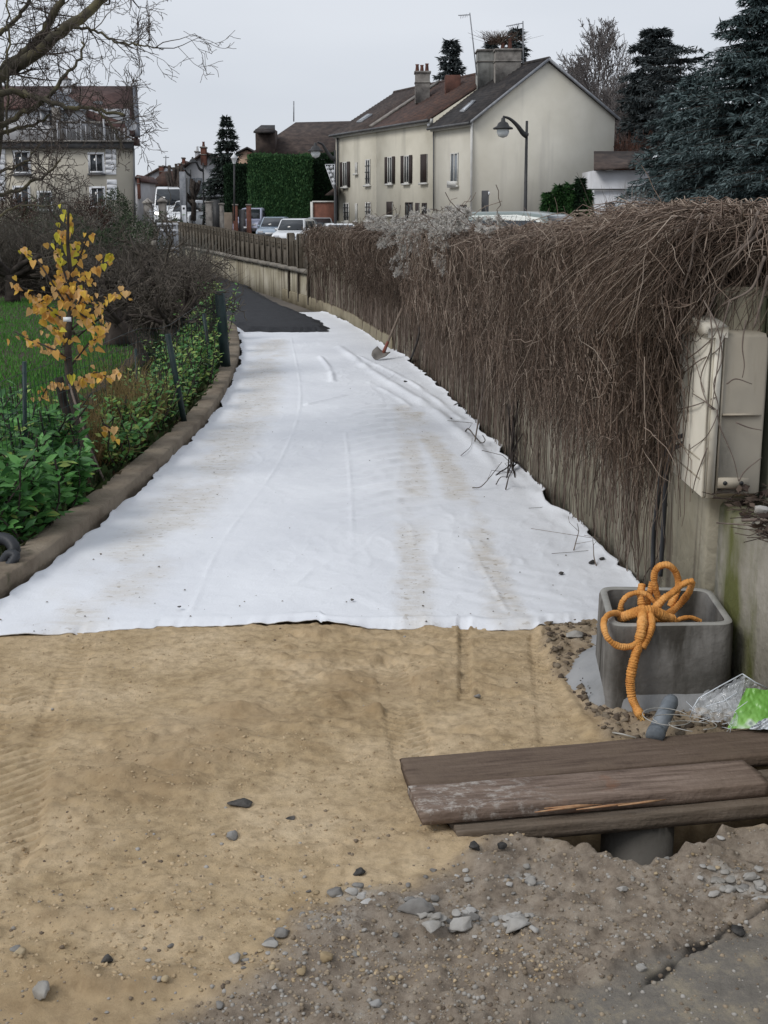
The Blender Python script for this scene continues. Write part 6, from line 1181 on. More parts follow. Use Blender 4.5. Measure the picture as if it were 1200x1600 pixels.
# ------------------------------------------------------------------ VEHICLES
m_tyre = M('tyre', [(.02, .02, .02)], 5, .9); m_hl, t, b = base_mat('headlight_on', .2); b.inputs['Emission Color'].default_value = (1, .95, .85, 1); b.inputs['Emission Strength'].default_value = 6.0
m_lens = glass('lamp_lens', (.5, .5, .52), .1)
def paint(name, c, rough=.3):
    m, t, b = base_mat(name, rough, .5); b.inputs['Base Color'].default_value = (*c, 1); b.inputs['Coat Weight'].default_value = .5; return m
def vehicle(name, label, cat, loc, yaw, L, Wd, Hh, colr, style='hatch', group=None, lights=False):
    o = bpy.data.objects.new(name, None); S.collection.objects.link(o); o.location = loc; o.rotation_euler = (0, 0, yaw); tag(o, label, cat, group); OFF[o.name] = A(0, 0, 0)
    # front faces -Y; profile in (y, z)
    bl = Hh * (.52 if style != 'van' else .45); hood = {'hatch': .24, 'suv': .22, 'van': .12}[style] * L; f, r_ = -L / 2, L / 2; top = Hh
    body = [(f + .05, .22), (f, .42), (f + .04, bl * .80), (f + hood * .35, bl * .95), (f + hood, bl * 1.08), (r_ - .08, bl * 1.10), (r_, bl * .7), (r_ - .04, .22)]
    wsb = f + hood; ct = {'hatch': .42, 'suv': .36, 'van': .24}[style] * L; rt = {'hatch': .10, 'suv': .05, 'van': .01}[style] * L
    cab_ = [(wsb + .02, bl * 1.06), (f + ct, top * .965), (f + ct + .25 * (L * .5), top), (r_ - rt - .5, top * .995), (r_ - rt, top * .94), (r_ - .10, bl * 1.08)]
    def loft(prof, wf):
        V = []; n = len(prof)
        for sx in (-1, 1):
            for y, z in prof: V.append((sx * wf(z) / 2, y, z))
        return V, [tuple(range(n)), tuple(range(2 * n - 1, n - 1, -1))] + [(k, n + k, n + (k + 1) % n, (k + 1) % n) for k in range(n)]
    def mk(nm, VF, mat, bev=.0, par=o):
        ob = bpy.data.objects.new(nm, mesh_np(nm, VF[0], VF[1], mat)); S.collection.objects.link(ob); ob.parent = par; OFF[ob.name] = A(0, 0, 0)
        if bev: md = ob.modifiers.new('b', 'BEVEL'); md.width = bev; md.segments = 3; md.limit_method = 'ANGLE'; md.angle_limit = R(25)
        return ob
    wf = lambda z: Wd * (1 - .17 * max(0, (z - bl) / (top - bl)) ** 1.3) * (.96 if z < .3 else 1)
    bd = mk('body', loft(body, lambda z: Wd * (.97 if z > bl else 1)), colr, .07); mk('cabin', loft(cab_, lambda z: wf(z) - .06), colr, .09)
    g = m_glass; e = .012
    def quad(nm, pts, mat=g): return mk(nm, (pts, [tuple(range(len(pts)))]), mat)
    (ya, za), (yb, zb) = cab_[0], cab_[1]; lerp = lambda t_: (ya + (yb - ya) * t_, za + (zb - za) * t_)
    n2 = unit(A(0, -(zb - za), (yb - ya))); off = n2 * .03; p0, p1 = lerp(.08), lerp(.93)
    MBq = MB().prism([A(-wf(p0[1]) / 2 + .12, *p0) + off, A(wf(p0[1]) / 2 - .12, *p0) + off, A(wf(p1[1]) / 2 - .13, *p1) + off, A(-wf(p1[1]) / 2 + .13, *p1) + off], -off * .6); mk('windscreen', (MBq.v, MBq.f), g)
    (ya, za), (yb, zb) = cab_[-1], cab_[-2]; p0, p1 = (ya + (yb - ya) * .2, za + (zb - za) * .2), (ya + (yb - ya) * .9, za + (zb - za) * .9); q_ = MB().prism([A(-Wd * .36, p0[0] + .03, p0[1]), A(Wd * .36, p0[0] + .03, p0[1]), A(Wd * .33, p1[0] + .03, p1[1]), A(-Wd * .33, p1[0] + .03, p1[1])], (0, -.03, 0)); mk('rear_window', (q_.v, q_.f), g)
    z0, z1 = bl * 1.16, top * .90; ys0, ys1 = wsb + .35, f + ct + .12; ye = r_ - rt - .35 if style != 'van' else f + ct + .75; mid = (ys1 + ye) / 2
    for sx in (-1, 1):
        for a, b_, a1 in ((ys0, mid - .04, ys1), (mid + .04, ye + .12, mid + .04)):
            if style == 'van' and a > ys0: continue
            q_ = MB().prism([A(sx * (wf(z0) / 2 - .035), a, z0), A(sx * (wf(z0) / 2 - .035), b_, z0), A(sx * (wf(z1) / 2 - .035), b_ - (.12 if a > ys0 else 0), z1), A(sx * (wf(z1) / 2 - .035), a1, z1)], (sx * .02, 0, 0)); mk('side_window', (q_.v, q_.f), g)
        for y in (f + L * .19, r_ - L * .19):
            q_ = MB(); q_.lathe(A(sx * (Wd / 2 - .20), y, .31), [(.0, 0), (.31, 0), (.32, .05), (.31, .2), (.20, .21), (0, .19)], 18, A(sx, 0, 0)); w = mk('wheel', (q_.v, q_.f), m_tyre); q_ = MB(); q_.lathe(A(sx * (Wd / 2 - .20), y, .31), [(.19, .212), (.16, .222), (.0, .20)], 12, A(sx, 0, 0)); mk('rim', (q_.v, q_.f), m_gmetal, 0, w)
        q_ = MB().bbox(A(sx * (Wd / 2 - .28), f + .05, bl * .70), (.34, .10, .16), .03); mk('headlight', (q_.v, q_.f), m_hl if lights else m_lens)
        q_ = MB().bbox(A(sx * (Wd / 2 + .06), ys0 + .1, bl * 1.18), (.18, .10, .14), .03); mk('wing_mirror', (q_.v, q_.f), colr)
    q_ = MB().bbox(A(0, f + .02, bl * .55), (Wd * .5, .06, .14), .02); mk('grille', (q_.v, q_.f), m_metal); q_ = MB().bbox(A(0, f + .0, .36), (Wd * .92, .10, .16), .03); mk('bumper', (q_.v, q_.f), m_gutter)
    q_ = MB().box(A(0, f - .03, .45), (.48, .02, .11)); mk('number_plate', (q_.v, q_.f), m_white); return o
p_lav, p_blue, p_white, p_sil = paint('lavender_paint', (.50, .52, .66)), paint('pale_blue_paint', (.30, .37, .45)), paint('white_car_paint', (.72, .74, .76)), paint('silver_paint', (.35, .38, .41))
G_ = 'cars parked beyond the fence'
def car_at(px, Y, yaw, *a, z=None, **k):
    q = P(px, 335, Y); zz = float(terr(np.array(q[0]), np.array(q[1]))) + .0 if z is None else z; return vehicle(a[0], a[1], a[2], (q[0], q[1], zz), yaw, *a[3:], **k)
car_at(397, 84, R(-12), 'parked_car', 'pale lavender small van parked leftmost behind the picket fence', 'van', 3.9, 1.7, 1.70, p_lav, 'suv', group=G_)
car_at(429, 78, R(-5), 'parked_car', 'low pale blue hatchback half hidden by the fence posts, right of the lavender van', 'car', 3.9, 1.65, 1.42, p_blue, 'hatch', group=G_)
car_at(461, 72, R(-10), 'parked_car', 'white estate car with wide side windows behind the tallest fence posts', 'car', 4.2, 1.7, 1.56, p_white, 'suv', group=G_)
car_at(500, 80, R(8), 'parked_car', 'silver-white hatchback further back between two white cars', 'car', 4.0, 1.68, 1.66, p_sil, 'hatch', group=G_)
car_at(531, 62, R(8), 'parked_car', 'white car close to the row houses, rightmost of the row, only its roof in view', 'car', 4.0, 1.68, 1.56, p_white, 'hatch', group=G_)
p_grn = paint('weathered_green_paint', (.19, .23, .22)); q = P(845, 335, 24); vehicle('parked_car', 'dull grey-green car roof showing just over the creeper below the lamp', 'car', (q[0], q[1], .02), R(60), 4.0, 1.7, 1.64, p_grn, 'hatch')
q = P(250, 335, 92); vehicle('delivery_van', 'tall white box van with lit headlights driving towards the gate piers', 'van', (q[0] + .2, 95, .83), R(8), 6.0, 2.15, 2.75, p_white, 'van', lights=True)
q = P(306, 335, 96); vehicle('small_van', 'small white van with blue-tinted windscreen right of the information board', 'van', (q[0] + .1, 92, .66), R(-14), 4.4, 1.8, 1.95, p_white, 'suv')

# ------------------------------------------------------------------ BIG LEFT HOUSE
YL = 96.; lh = thing('apartment_house', 'big beige house at left with white corner blocks, balustrade and wine-red roof', 'house', P(100, 335, YL) * A(1, 1, 0) + A(0, 0, .8))
def lbox(name, x0, x1, y0, y1, Y, dep, mat, bev=.0, par=None):
    a, b_ = P(x0, y0, Y), P(x1, y1, Y); c = A((a[0] + b_[0]) / 2, Y + dep / 2, (a[2] + b_[2]) / 2); mb = MB()
    (mb.bbox(c, (b_[0] - a[0], dep, a[2] - b_[2]), bev) if bev else mb.box(c, (b_[0] - a[0], dep, a[2] - b_[2]))); return mb.obj(name, mat, lh) if par is None else sub(name, mb, mat, par, lh)
def ltrap(name, x0, x1, x1b, y0, y1, Y, dep, mat):
    a, b_, c = P(x0, y0, Y), P(x1, y0, Y), P(x1b, 335, Y + dep); zb = P(x0, y1, Y)[2]; z = a[2]
    return MB().prism([A(a[0], Y, zb), A(b_[0], Y, zb), A(c[0], Y + dep, zb), A(a[0], Y + dep, zb)], (0, 0, z - zb)).obj(name, mat, lh)
ltrap('wall', -60, 208, 212.5, 231, 362, YL, 11, m_beige); ltrap('attic_wall', -60, 202, 206, 170, 221, YL + 1.6, 8, m_offwhite); ltrap('gutter_band', -60, 208.5, 213.5, 222, 231.5, YL - .35, 12, m_gutter); ltrap('cornice', -60, 209.5, 214, 219, 221.8, YL - .55, 12, m_stone)
a, b_, c, d = P(-60, 212, YL + .8), P(215, 214, YL + .8), P(213, 138, YL + 6), P(-60, 138, YL + 6); MB().prism([P(107, 170, YL + 1.2), P(216, 218, YL + .4), c, P(107, 138, YL + 6)], (0, .1, .18)).obj('roof', m_tile_wine, lh); MB().prism([P(-60, 172, YL + 1.2), P(107, 170, YL + 1.2), P(107, 138, YL + 6), d], (0, .1, .18)).obj('roof', m_tile_wine, lh)
MB().prism([P(207, 138, YL + 5.9), P(214, 138, YL + 5.9), P(219, 215, YL + .2), P(211, 215, YL + .2)], (0, .1, .28)).obj('verge', m_zinc, lh); MB().prism([P(107, 170, YL + 1.15), P(216, 218, YL + .35), P(216, 214, YL + .35), P(107, 167, YL + 1.15)], (0, -.15, .1)).obj('eaves_board', m_zinc, lh) if False else None
MB().box(A(*(P(212, 222, YL + 1))), (.35, 1.5, .5)).obj('eaves_end', m_tile_wine, lh)
# dormer with grey hipped roof
MB().prism([P(58, 172, YL + .6), P(138, 172, YL + .6), P(92, 143, YL + 3), P(85, 143, YL + 3)], (0, .15, .1)).obj('dormer_roof', m_zinc, lh); MB().add([P(58, 172, YL + .6), P(138, 172, YL + .6), P(92, 141, YL + 3), P(85, 141, YL + 3), P(58, 170, YL + 5), P(138, 170, YL + 5)], [(0, 1, 2, 3), (1, 5, 2), (0, 3, 4)]).obj('dormer_roof', m_zinc, lh)
lbox('dormer_wall', 62, 135, 166, 221, YL + 1.0, 4, m_offwhite); w = lbox('window', 76, 86, 165, 195, YL + .93, .1, m_glass); lbox('frame', 74, 76.2, 163, 196, YL + .9, .12, m_white, par=w); lbox('frame', 85.8, 88, 163, 196, YL + .9, .12, m_white, par=w); lbox('frame', 76.2, 85.8, 162, 165, YL + .9, .12, m_white, par=w)
lbox('window', 64, 73, 168, 195, YL + .95, .08, m_glassl); lbox('window', 98, 106, 170, 196, YL + .95, .08, m_glassl); lbox('stone_pier', 80, 96, 168, 221, YL + .6, .3, m_stone, .03)
lbox('skylight', 145.5, 159, 158, 168, YL + 2.6, .5, m_glassl, .02)
cw = P(101, 140, YL + 4); chimney(lh, 97, 107, 122, 150, YL + 4, .8, m_offwhite, [(.5, .3, m_pot)])
# balustrade: individual balusters
for i in range(46):
    x = 88 + i * 2.5; lbox('baluster', x, x + (1.5 if i % 6 else 2.3), 193 + .06 * (x - 88), 220, YL - .1, .12, m_stone if i % 3 else m_offwhite)
for i in range(16): lbox('railing_bar', 26 + i * 3.6, 27 + i * 3.6, 203, 218, YL - .1, .05, m_metal)
lbox('rail', 24, 88, 201.5, 203.2, YL - .12, .08, m_metal); lbox('handrail', 88, 202, 189.5, 193, YL - .15, .2, m_stone, .02)
for x, s_ in ((88, 4), (124, 4), (160, 4), (197, 5)): lbox('balustrade_post', x, x + s_, 186, 221, YL - .2, .3, m_offwhite, .02)
# quoins
for i in range(5):
    lbox('quoin', 164.5 - (i % 2) * .4, 181.5, 233 + i * 8.1, 240.6 + i * 8.1, YL - .09, .2, m_white, .02); 
    if i < 4: lbox('quoin', 166.5, 182.5, 280.5 + i * 8.1, 288.2 + i * 8.1, YL - .09, .2, m_white, .02)
for i in range(10): lbox('quoin', -8, 8 - (i % 2) * .6, 233 + i * 8.1, 240.6 + i * 8.1, YL - .09, .2, m_white, .02)
for (x0, x1, y0, y1) in ((139.5, 161.5, 240, 271), (142, 163, 293, 325), (22, 46, 237, 272), (22, 46, 292, 325), (60, 80, 300, 330)):
    lbox('window_surround', x0 - 3, x1 + 2.5, y0 - 2, y1, YL - .06, .1, m_white, .01); w = lbox('window', x0 + 1, x1 - 1, y0 + 1.5, y1 - 1, YL - .10, .05, m_glass); xm = (x0 + x1) / 2
    for p, q in ((x0 + 1, x0 + 2.4), (xm - 1.3, xm + 1.3), (x1 - 2.4, x1 - 1)): lbox('frame', p, q, y0 + 1.5, y1 - 1, YL - .13, .05, m_white, par=w)
    lbox('frame', x0 + 1, x1 - 1, y1 - 3.5, y1 - 1, YL - .135, .05, m_white, par=w); lbox('lintel_shade', x0 + 1, x1 - 1, y0 + .6, y0 + 2.4, YL - .14, .06, m_gutter, par=w); lbox('sill', x0 - 3, x1 + 3, y1, y1 + 3, YL - .2, .3, m_gutter, par=w)
MB().tube([P(209, 232, YL - .1), P(211, 350, YL - .1)], .07, 6).obj('downpipe', m_gutter, lh); pass
MB().lathe(P(204, 196, YL - .2), [(.0, 0), (.25, .03), (.42, .12), (.43, .13)], 16, A(.5, -1, .3)).obj('satellite_dish', m_gmetal, lh)
# ------------------------------------------------------------------ CONIFERS AND TREES RIGHT
def base_at(px, Y, z=-.1): q = P(px, 335, Y); return A(q[0], q[1], z)
def ztop(py, Y): return P(600, py, Y)[2]
conifer('blue_spruce', 'huge blue-grey spruce filling the right side behind the creeper', base_at(1170, 38), ztop(-16, 38) + .1, 3.9, m_blue, 1, 46, 15, 80, .22, .18, .12, .0, .60)
conifer('blue_spruce', 'second lower blue spruce merging into the left flank of the huge one', base_at(1078, 42), ztop(120, 42) + .1, 2.5, m_blue, 2, 30, 14, 60, .25, .20, .2, .0, .45)
conifer('blue_spruce', 'wide dark spruce skirt at the right edge of the photo, beside the huge spruce', base_at(1215, 35), ztop(150, 35) + .1, 2.2, m_blue, 12, 28, 13, 46, .25, .17, .3, .0, .5)
conifer('fir_tree', 'tall narrow dark fir left of the blue spruces', base_at(1012, 80), ztop(48, 80) + .1, 2.5, m_firf, 3, 40, 13, 46, .1, .34, .3, .0, .32, tilt=.5)
conifer('cedar_tree', 'flat-topped blue-green cedar between the narrow fir and the blue spruces', base_at(1052, 70), ztop(78, 70) + .1, 2.4, m_firf, 4, 22, 7, 30, .02, .32, 1.1, .1, .5, tilt=.05)
conifer('pine_tree', 'dark pine top showing over the roofs left of the tall chimneys', base_at(701, 120, .2), ztop(68, 120), 3.0, m_firf, 5, 30, 9, 26, .0, .5, .3, .3, .6, tilt=.5)
conifer('slim_spruce', 'slim dark spruce standing at the left end of the clipped hedge', base_at(358, 88, .2), ztop(183, 88) - .2, 2.35, m_fir, 6, 30, 11, 34, .25, .30, .12, .03, .85)
r_ = np.random.default_rng(3)
for (px, Y, yt, sp_, sd, lab, L) in ((927, 95, 42, .5, 11, 'tall bare birch rising behind the back of the gable roof', .40), (958, 90, 120, .45, 12, 'thin bare tree between the gable corner and the narrow fir', .36), (890, 105, 92, .5, 13, 'lower bare tree crown just above the gable slope', .36), (976, 84, 150, .5, 14, 'small bare tree nearest the narrow fir', .36), (940, 88, 170, .5, 15, 'pale bare sapling right at the gable corner', .36)):
    b0 = base_at(px, Y, .0); H_ = ztop(yt - 6, Y); o = thing('bare_tree', lab, 'tree', b0, 'bare trees behind the gable'); r = np.random.default_rng(sd); pa_ = []
    main = [b0 + A(.15 * math.sin(i * .9), 0, H_ * .93 * i / 9) for i in range(10)]; MB().tube(main, np.linspace(.20, .015, 10), 7).obj('trunk', m_bark, o, True)
    for k in range(44): t_ = r.uniform(.3, .98); q = b0 + A(0, 0, H_ * .93 * t_); a = r.uniform(0, 6.28); tree_paths(q, A(math.cos(a) * .8, math.sin(a) * .8, 1.1), H_ * L * (1.2 - t_) * .95, .05 * (1.3 - t_), 3, r, sp_, .12, (3, 5), 6, .14, .6, pa_, 1)
    V, F = strands(np.array([q[1] for q in pa_]), np.maximum(np.array([q[2] for q in pa_]), .019)); put('twigs', V, F, m_fartwig, o, kind='stuff')
twigbush('autumn_bush', 'rust-brown bare bush top above the low dark roof', base_at(1000, 72, .5), 5.6, 2, 5.4, 2600, MI('rust_twigs', [(.10, .045, .032), (.16, .08, .06), (.13, .09, .075)], .9), 5, .02, curl=.10)
# low white outbuilding behind the gable
ob = thing('outbuilding', 'low white outbuilding with a sagging brown roof right of the gable', 'outbuilding', base_at(975, 62, -.2))
a, b_ = P(930, 266, 62), P(1015, 266, 62); MB().box(((a[0] + b_[0]) / 2, 64, (a[2] - .5) / 2), (b_[0] - a[0], 4, a[2] + .5)).obj('wall', m_offwhite, ob); MB().prism([P(928, 267, 61.6), P(1012, 262, 61.6), P(1014, 240, 64), P(928, 240, 64)], (0, .05, .12)).obj('roof', m_tile_brown, ob); MB().prism([P(1008, 258, 60), P(1017, 258, 60), P(1041, 237, 62), P(1032, 237, 62)], (0, 0, .06)).obj('skylight', m_white, ob); MB().prism([P(990, 243, 61), P(1010, 242, 61), P(1010, 246, 61), P(1000, 247, 61)], (0, .3, 0)).obj('roof_vent', m_offwhite, ob)
MB().box(P(950, 296, 61.9), (2.2, .1, .07)).obj('ledge', m_gutter, ob); MB().box(P(953, 325, 61.9), (.4, .1, .5)).obj('window', m_glass, ob)
MB().prism([P(1006, 262, 59.8), P(1052, 262, 59.8), P(1052, 236, 62.5), P(1036, 236, 62.5)], (0, 0, .1)).obj('lean_to_roof', m_tile_dark, ob)
o = bush('white_shrub', 'white-leaved frosty shrub before the outbuilding, at the spruce foot', P(1020, 306, 52), .55, .5, .55, 900, .13, MI('silver_leaves', [(.40, .42, .45), (.55, .57, .6)], .8), 8)
for px, lab in ((975, 'pale dry stems of a bare bush rising before the outbuilding'), (1000, 'pale thin stems with a few red tips before the outbuilding, nearer the spruce')): twigbush('bare_bush', lab, base_at(px, 20, .9), .5, .4, ztop(300, 20) - .9 + .1, 130, MI('pale_stems', [(.12, .10, .09), (.2, .17, .15), (.3, .27, .25)], .9), px, .004, curl=.08)
# thuja clump
m_thu = MI('thuja_green', [(.018, .05, .018), (.03, .085, .025), (.05, .12, .03)], .8)
for k, (px, yt, w, mt, lab) in enumerate([(855, 303, .5, m_thu, 'left low spiky green conifer shrub of the clump before the gable'), (872, 293, .35, m_thu, 'second pointed green conifer shrub of the clump before the gable'), (888, 290, .38, m_thu, 'middle pointed green conifer shrub of the clump'), (905, 281, .34, m_hdark, 'tallest dark pointed conifer shrub of the clump before the gable'), (916, 300, .42, m_thu, 'rightmost bushy bright green shrub of the clump before the gable')]):
    conifer('conifer_shrub', lab, base_at(px, 30, .0), ztop(yt, 30), w * .72, mt, 40 + k, 22, 12, 30, -.9, .13, .03, .0, 1.0, group='conifer shrubs before the gable', tilt=.9)
o = thing('notice_post', 'small dark board on a post before the white gable corner pipe', 'board', base_at(757, 30, .0)); MB().bbox(P(758, 315, 30), (.17, .05, .5), .01).obj('board', m_gutter, o); MB().tube([base_at(757, 30.1, 0), P(757, 322, 30.1)], .03, 6).obj('post', m_gmetal, o); MB().box(P(764, 302, 29.98), (.04, .04, .07)).obj('white_tip', m_white, o)

# ------------------------------------------------------------------ BARE TREE AT TOP LEFT
bt = thing('old_bare_tree', 'old mossy bare tree whose knotty branches reach in from the left edge', 'tree', base_at(-70, 8.2, 0)); r = np.random.default_rng(21); YT = 8.2
MB().tube(catmull([P(-60, 760, YT), P(-55, 500, YT), P(-30, 300, YT), P(-14, 170, YT), P(-25, 60, YT), P(-30, -60, YT)], 6), np.linspace(.13, .05, 31), 12).obj('trunk', m_barkm, bt, True)
limbs = [([(-20, 130), (20, 108), (60, 80), (105, 42), (150, 8), (185, -25)], .052, .030, 8.2), ([(-15, 122), (30, 90), (60, 62), (82, 25), (105, -15)], .044, .022, 8.4), ([(-15, 150), (15, 142), (45, 150), (75, 158), (110, 168), (150, 172), (195, 180)], .026, .010, 7.9),
         ([(-15, 196), (15, 190), (50, 168), (80, 146), (100, 120), (120, 95), (128, 65)], .024, .007, 8.0), ([(-15, 212), (20, 202), (50, 195), (80, 180)], .018, .007, 8.1), ([(-15, 62), (8, 46), (30, 25), (52, -8)], .022, .012, 8.5), ([(115, 42), (140, 45), (170, 60), (190, 68), (220, 70), (250, 76)], .012, .004, 8.0),
         ([(-15, 305), (15, 300), (50, 285), (78, 268), (95, 250)], .016, .006, 7.7), ([(-15, 272), (20, 262), (45, 250), (60, 225)], .012, .005, 7.8), ([(-10, 345), (25, 322), (60, 322), (100, 318)], .010, .004, 7.6), ([(10, 210), (12, 120), (14, 60), (10, 0)], .010, .006, 8.0), ([(150, 172), (172, 190), (185, 215), (195, 240)], .010, .004, 7.9)]
pa_ = []
for px, r0, r1, Y in limbs:
    r0 *= .82; r1 *= .85
    c = np.array(catmull([P(x, y, Y + .1 * math.sin(x * .05)) for x, y in px], 5)); c += r.normal(size=c.shape) * .006; MB().tube(c, [r0 + (r1 - r0) * i / len(c) for i in range(len(c))], 8).obj('limb', m_barkm, bt, True); seg = len(c)
    dens = 11 if r0 > .03 else 6
    for k in range(dens + int(seg * .35)):
        i = int(r.integers(2, seg - 1)); t_ = unit(c[i] - c[i - 1]); d = unit(t_ * .4 + r.normal(size=3) * A(.6, .35, .6) + A(.12, 0, r.choice([-.35, .35]))); tree_paths(c[i], d, r.uniform(.10, .34) * (1 if Y < 8.3 else 1.1), max(.0045, r1 * .35), 3, r, .75, .0, (2, 4), 6, .20, .66, pa_, 1)
V, F = strands(np.array([q[1] for q in pa_]), np.maximum(np.array([q[2] for q in pa_]) * .9, .0016)); put('twigs', V, F, m_twig, bt, kind='stuff')

# ------------------------------------------------------------------ GARDEN
# orchard trees with dense dark crowns
m_dtw = MI('dark_twigs', [(.055, .046, .038), (.09, .076, .062), (.14, .12, .10)], .9); m_gtw = MI('grey_green_twigs', [(.09, .09, .078), (.14, .135, .118), (.20, .19, .165)], .9)
def fruit_tree(lab, px, py, Y, r0, htop, w, sd, n, mat=None, lean=.0):
    b0 = G(px, py, .0) if Y is None else P(px, py, Y); b0[2] = .0; o = thing('fruit_tree', lab, 'tree', b0, 'pruned trees in the garden'); r = np.random.default_rng(sd); pa_ = []
    MB().tube(catmull([b0, b0 + A(lean * .3, 0, .25), b0 + A(lean, 0, .52)], 3), np.linspace(r0 * 1.15, r0 * .85, 7), 10).obj('trunk', m_bark, o, True)
    q = b0 + A(lean, 0, .5)
    for k in range(n):
        a = r.uniform(0, 6.28); tree_paths(q, A(math.cos(a) * w * .9, math.sin(a) * w * .7, r.uniform(.25, .9)), htop * r.uniform(.35, .62), r0 * .55, 4, r, .75, .02, (3, 5), 6, .2, .66, pa_, 1)
    for lv in (1,):
        for p in [q_ for q_ in pa_ if q_[0] == 1]: MB().tube(p[1], p[2], 7).obj('limb', m_bark, o, True)
    tw = [q_ for q_ in pa_ if q_[0] > 1]; V, F = strands(np.array([q_[1] for q_ in tw]), np.maximum(np.array([q_[2] for q_ in tw]), .004)); put('twigs', V, F, mat or m_dtw, o, kind='stuff'); return o
fruit_tree('thick-trunked pruned fruit tree in the middle of the lawn', 187, 542, None, .17, 1.35, 1.0, 31, 8)
fruit_tree('low dark fruit tree at the far left end of the lawn', 20, 474, None, .13, 1.5, 1.5, 32, 9)
fruit_tree('leaning dark-stemmed tree right of the thick one', 232, 600, 13.0, .055, 1.15, .8, 33, 6, lean=-.25); fruit_tree('twisted dark shrub tree close to the path fence', 258, 560, 12.5, .05, 1.0, .5, 34, 7, lean=.1)
# background thickets between lawn and houses
th_ = [(268, 395, 24, .9, .95, 'dense dark brown thicket against the retaining wall end', m_dtw, 1), (235, 395, 21, .9, .95, 'dark brown twiggy thicket below the grey metal panel', m_dtw, 2), (195, 400, 23, 1.2, 1.2, 'brownish tall thicket behind the thick-trunked tree', m_dtw, 3), (170, 400, 26, 1.3, 1.1, 'grey-green thicket in front of the big house corner', m_gtw, 4),
       (120, 400, 28, 1.6, 1.15, 'grey thicket below the right-hand windows of the big house', m_gtw, 5), (70, 400, 27, 1.7, 1.5, 'tall grey thicket under the left windows of the big house', m_gtw, 6), (15, 400, 26, 1.9, 1.8, 'dark thicket at the left edge below the big house', m_dtw, 7), (282, 415, 18, .35, .5, 'low dark scrub beside the start of the black asphalt', m_dtw, 8), (245, 430, 17, .7, .75, 'low tangled scrub between lawn and fence', m_dtw, 9)]
for px, py, Y, w, h, lab, mt, sd in th_: twigbush('thicket', lab, base_at(px, Y, .0), w * 1.3, w, h, 1100, mt, sd, .0055, curl=.22, up=.95, group='thickets at the back of the garden')
m_ev = MI('dull_evergreen', [(.028, .042, .024), (.048, .068, .036), (.075, .10, .055)], .85); m_red_ = MI('reddish_leaves', [(.05, .03, .024), (.09, .05, .04), (.05, .045, .03)], .9)
for px, py, Y, rx, rz, mt, sd, lab in [(182, 335, 40, .55, .72, m_ev, 1, 'rounded dark green shrub before the white corner blocks'), (137, 345, 36, .62, .60, m_red_, 2, 'reddish rounded shrub below the right-hand windows'), (60, 350, 34, .9, .65, m_ev, 3, 'broad dull green shrub below the left windows'), (100, 372, 30, .9, .5, m_ev, 4, 'low dull evergreen in the middle of the garden back'), (10, 345, 32, .8, .75, m_red_, 5, 'brown-leaved shrub at the left edge of the garden back'), (205, 385, 27, .8, .55, m_ev, 6, 'low dull evergreen right of the rounded green shrub'), (150, 395, 25, .9, .5, m_ev, 7, 'low dull evergreen before the reddish shrub'), (255, 372, 46, 1.4, .8, m_ev, 8, 'dark shrub between the stone piers and the grey panel')]:
    c = P(px, py, Y); bush('garden_shrub', lab, c, rx, rx * .8, rz, 2600, .075, mt, sd, group='shrubs at the back of the garden')
for px, Y, h, sd, lab in ((85, 33, 2.6, 3, 'pollard stump tree with upright shoots under the house windows'), (160, 37, 2.2, 4, 'thin bare shoots beside the rounded green shrub'), (300, 30, 1.1, 6, 'thin upright weeds at the wall end')): twigbush('bare_bush', lab, base_at(px, Y, .1), .9, .5, h, 160, m_gtw, sd, .008, curl=.1)
# grey panel between thicket and far wall
gp_ = thing('grey_panel', 'weathered pale grey slatted gate panel standing between thicket and wall', 'gate panel', base_at(262, 27, .1)); ax = None
for x in (247.5, 277): a, b_ = P(x, 348, 27), P(x, 400, 27); MB().bbox((a + b_) / 2, (.05, .05, a[2] - b_[2]), .01).obj('stile', m_gmetal, gp_)
for i in range(5): x = 251.5 + i * 5.4; a, b_ = P(x, 352, 27), P(x, 396, 27); MB().bbox((a + b_) / 2 + A(0, .01, 0), (.058, .025, a[2] - b_[2]), .006).obj('slat', m_gmetal, gp_)
for y in (350, 360, 388): a = P(262, y, 27); MB().bbox(a + A(0, -.012, 0), (.45, .03, .05), .008).obj('rail', m_offwhite, gp_)
c = P(241, 380, 22); o = put('pale_cap', rockV(3, .2, True) * A(.05, .05, .08) + c, IF3, m_cope); tag(o, 'pale round post cap or gourd glowing in the thicket below the grey panel', 'ornament')

# yellow-leaved young tree with stake
yt = thing('yellow_leaved_tree', 'young tree with bright yellow heart-shaped autumn leaves, leaning over the kerb bed', 'tree', G(160, 772, .05)); YY = 7.3
m_yl = [MI('yellow_leaf_%s' % n, [c], .6, trans=.35) for n, c in (('amber', (.72, .42, .12)), ('gold', (.80, .52, .10)), ('lemon', (.62, .55, .07)), ('peach', (.78, .50, .22)))]
tr_ = catmull([P(x, y, YY) for x, y in [(158, 775), (142, 720), (124, 660), (110, 600), (106, 540), (110, 480), (110, 430), (106, 380), (107, 322)]], 5)
MB().tube(tr_, [.042 - .036 * (i / len(tr_)) ** .8 for i in range(len(tr_))], 9).obj('trunk', m_bark, yt, True)
MB().tube(catmull([P(x, y, YY + .08) for x, y in [(140, 790), (128, 735), (118, 680), (100, 630), (92, 590)]], 5), .027, 8).obj('second_stem', m_bark, yt, True)
st2 = MB().tube([P(172, 772, 7.05), P(140, 700, 7.15), P(108, 600, 7.2)], .007, 6).obj('garden_stake', m_stem); tag(st2, 'thin pale stake tied along the yellow-leaved tree', 'stake')
st3 = MB().tube([P(150, 788, 7.12), P(128, 716, 7.15)], .034, 10).obj('broken_stump', m_dk); tag(st3, 'dark broken post stump at the foot of the yellow-leaved tree', 'stump')
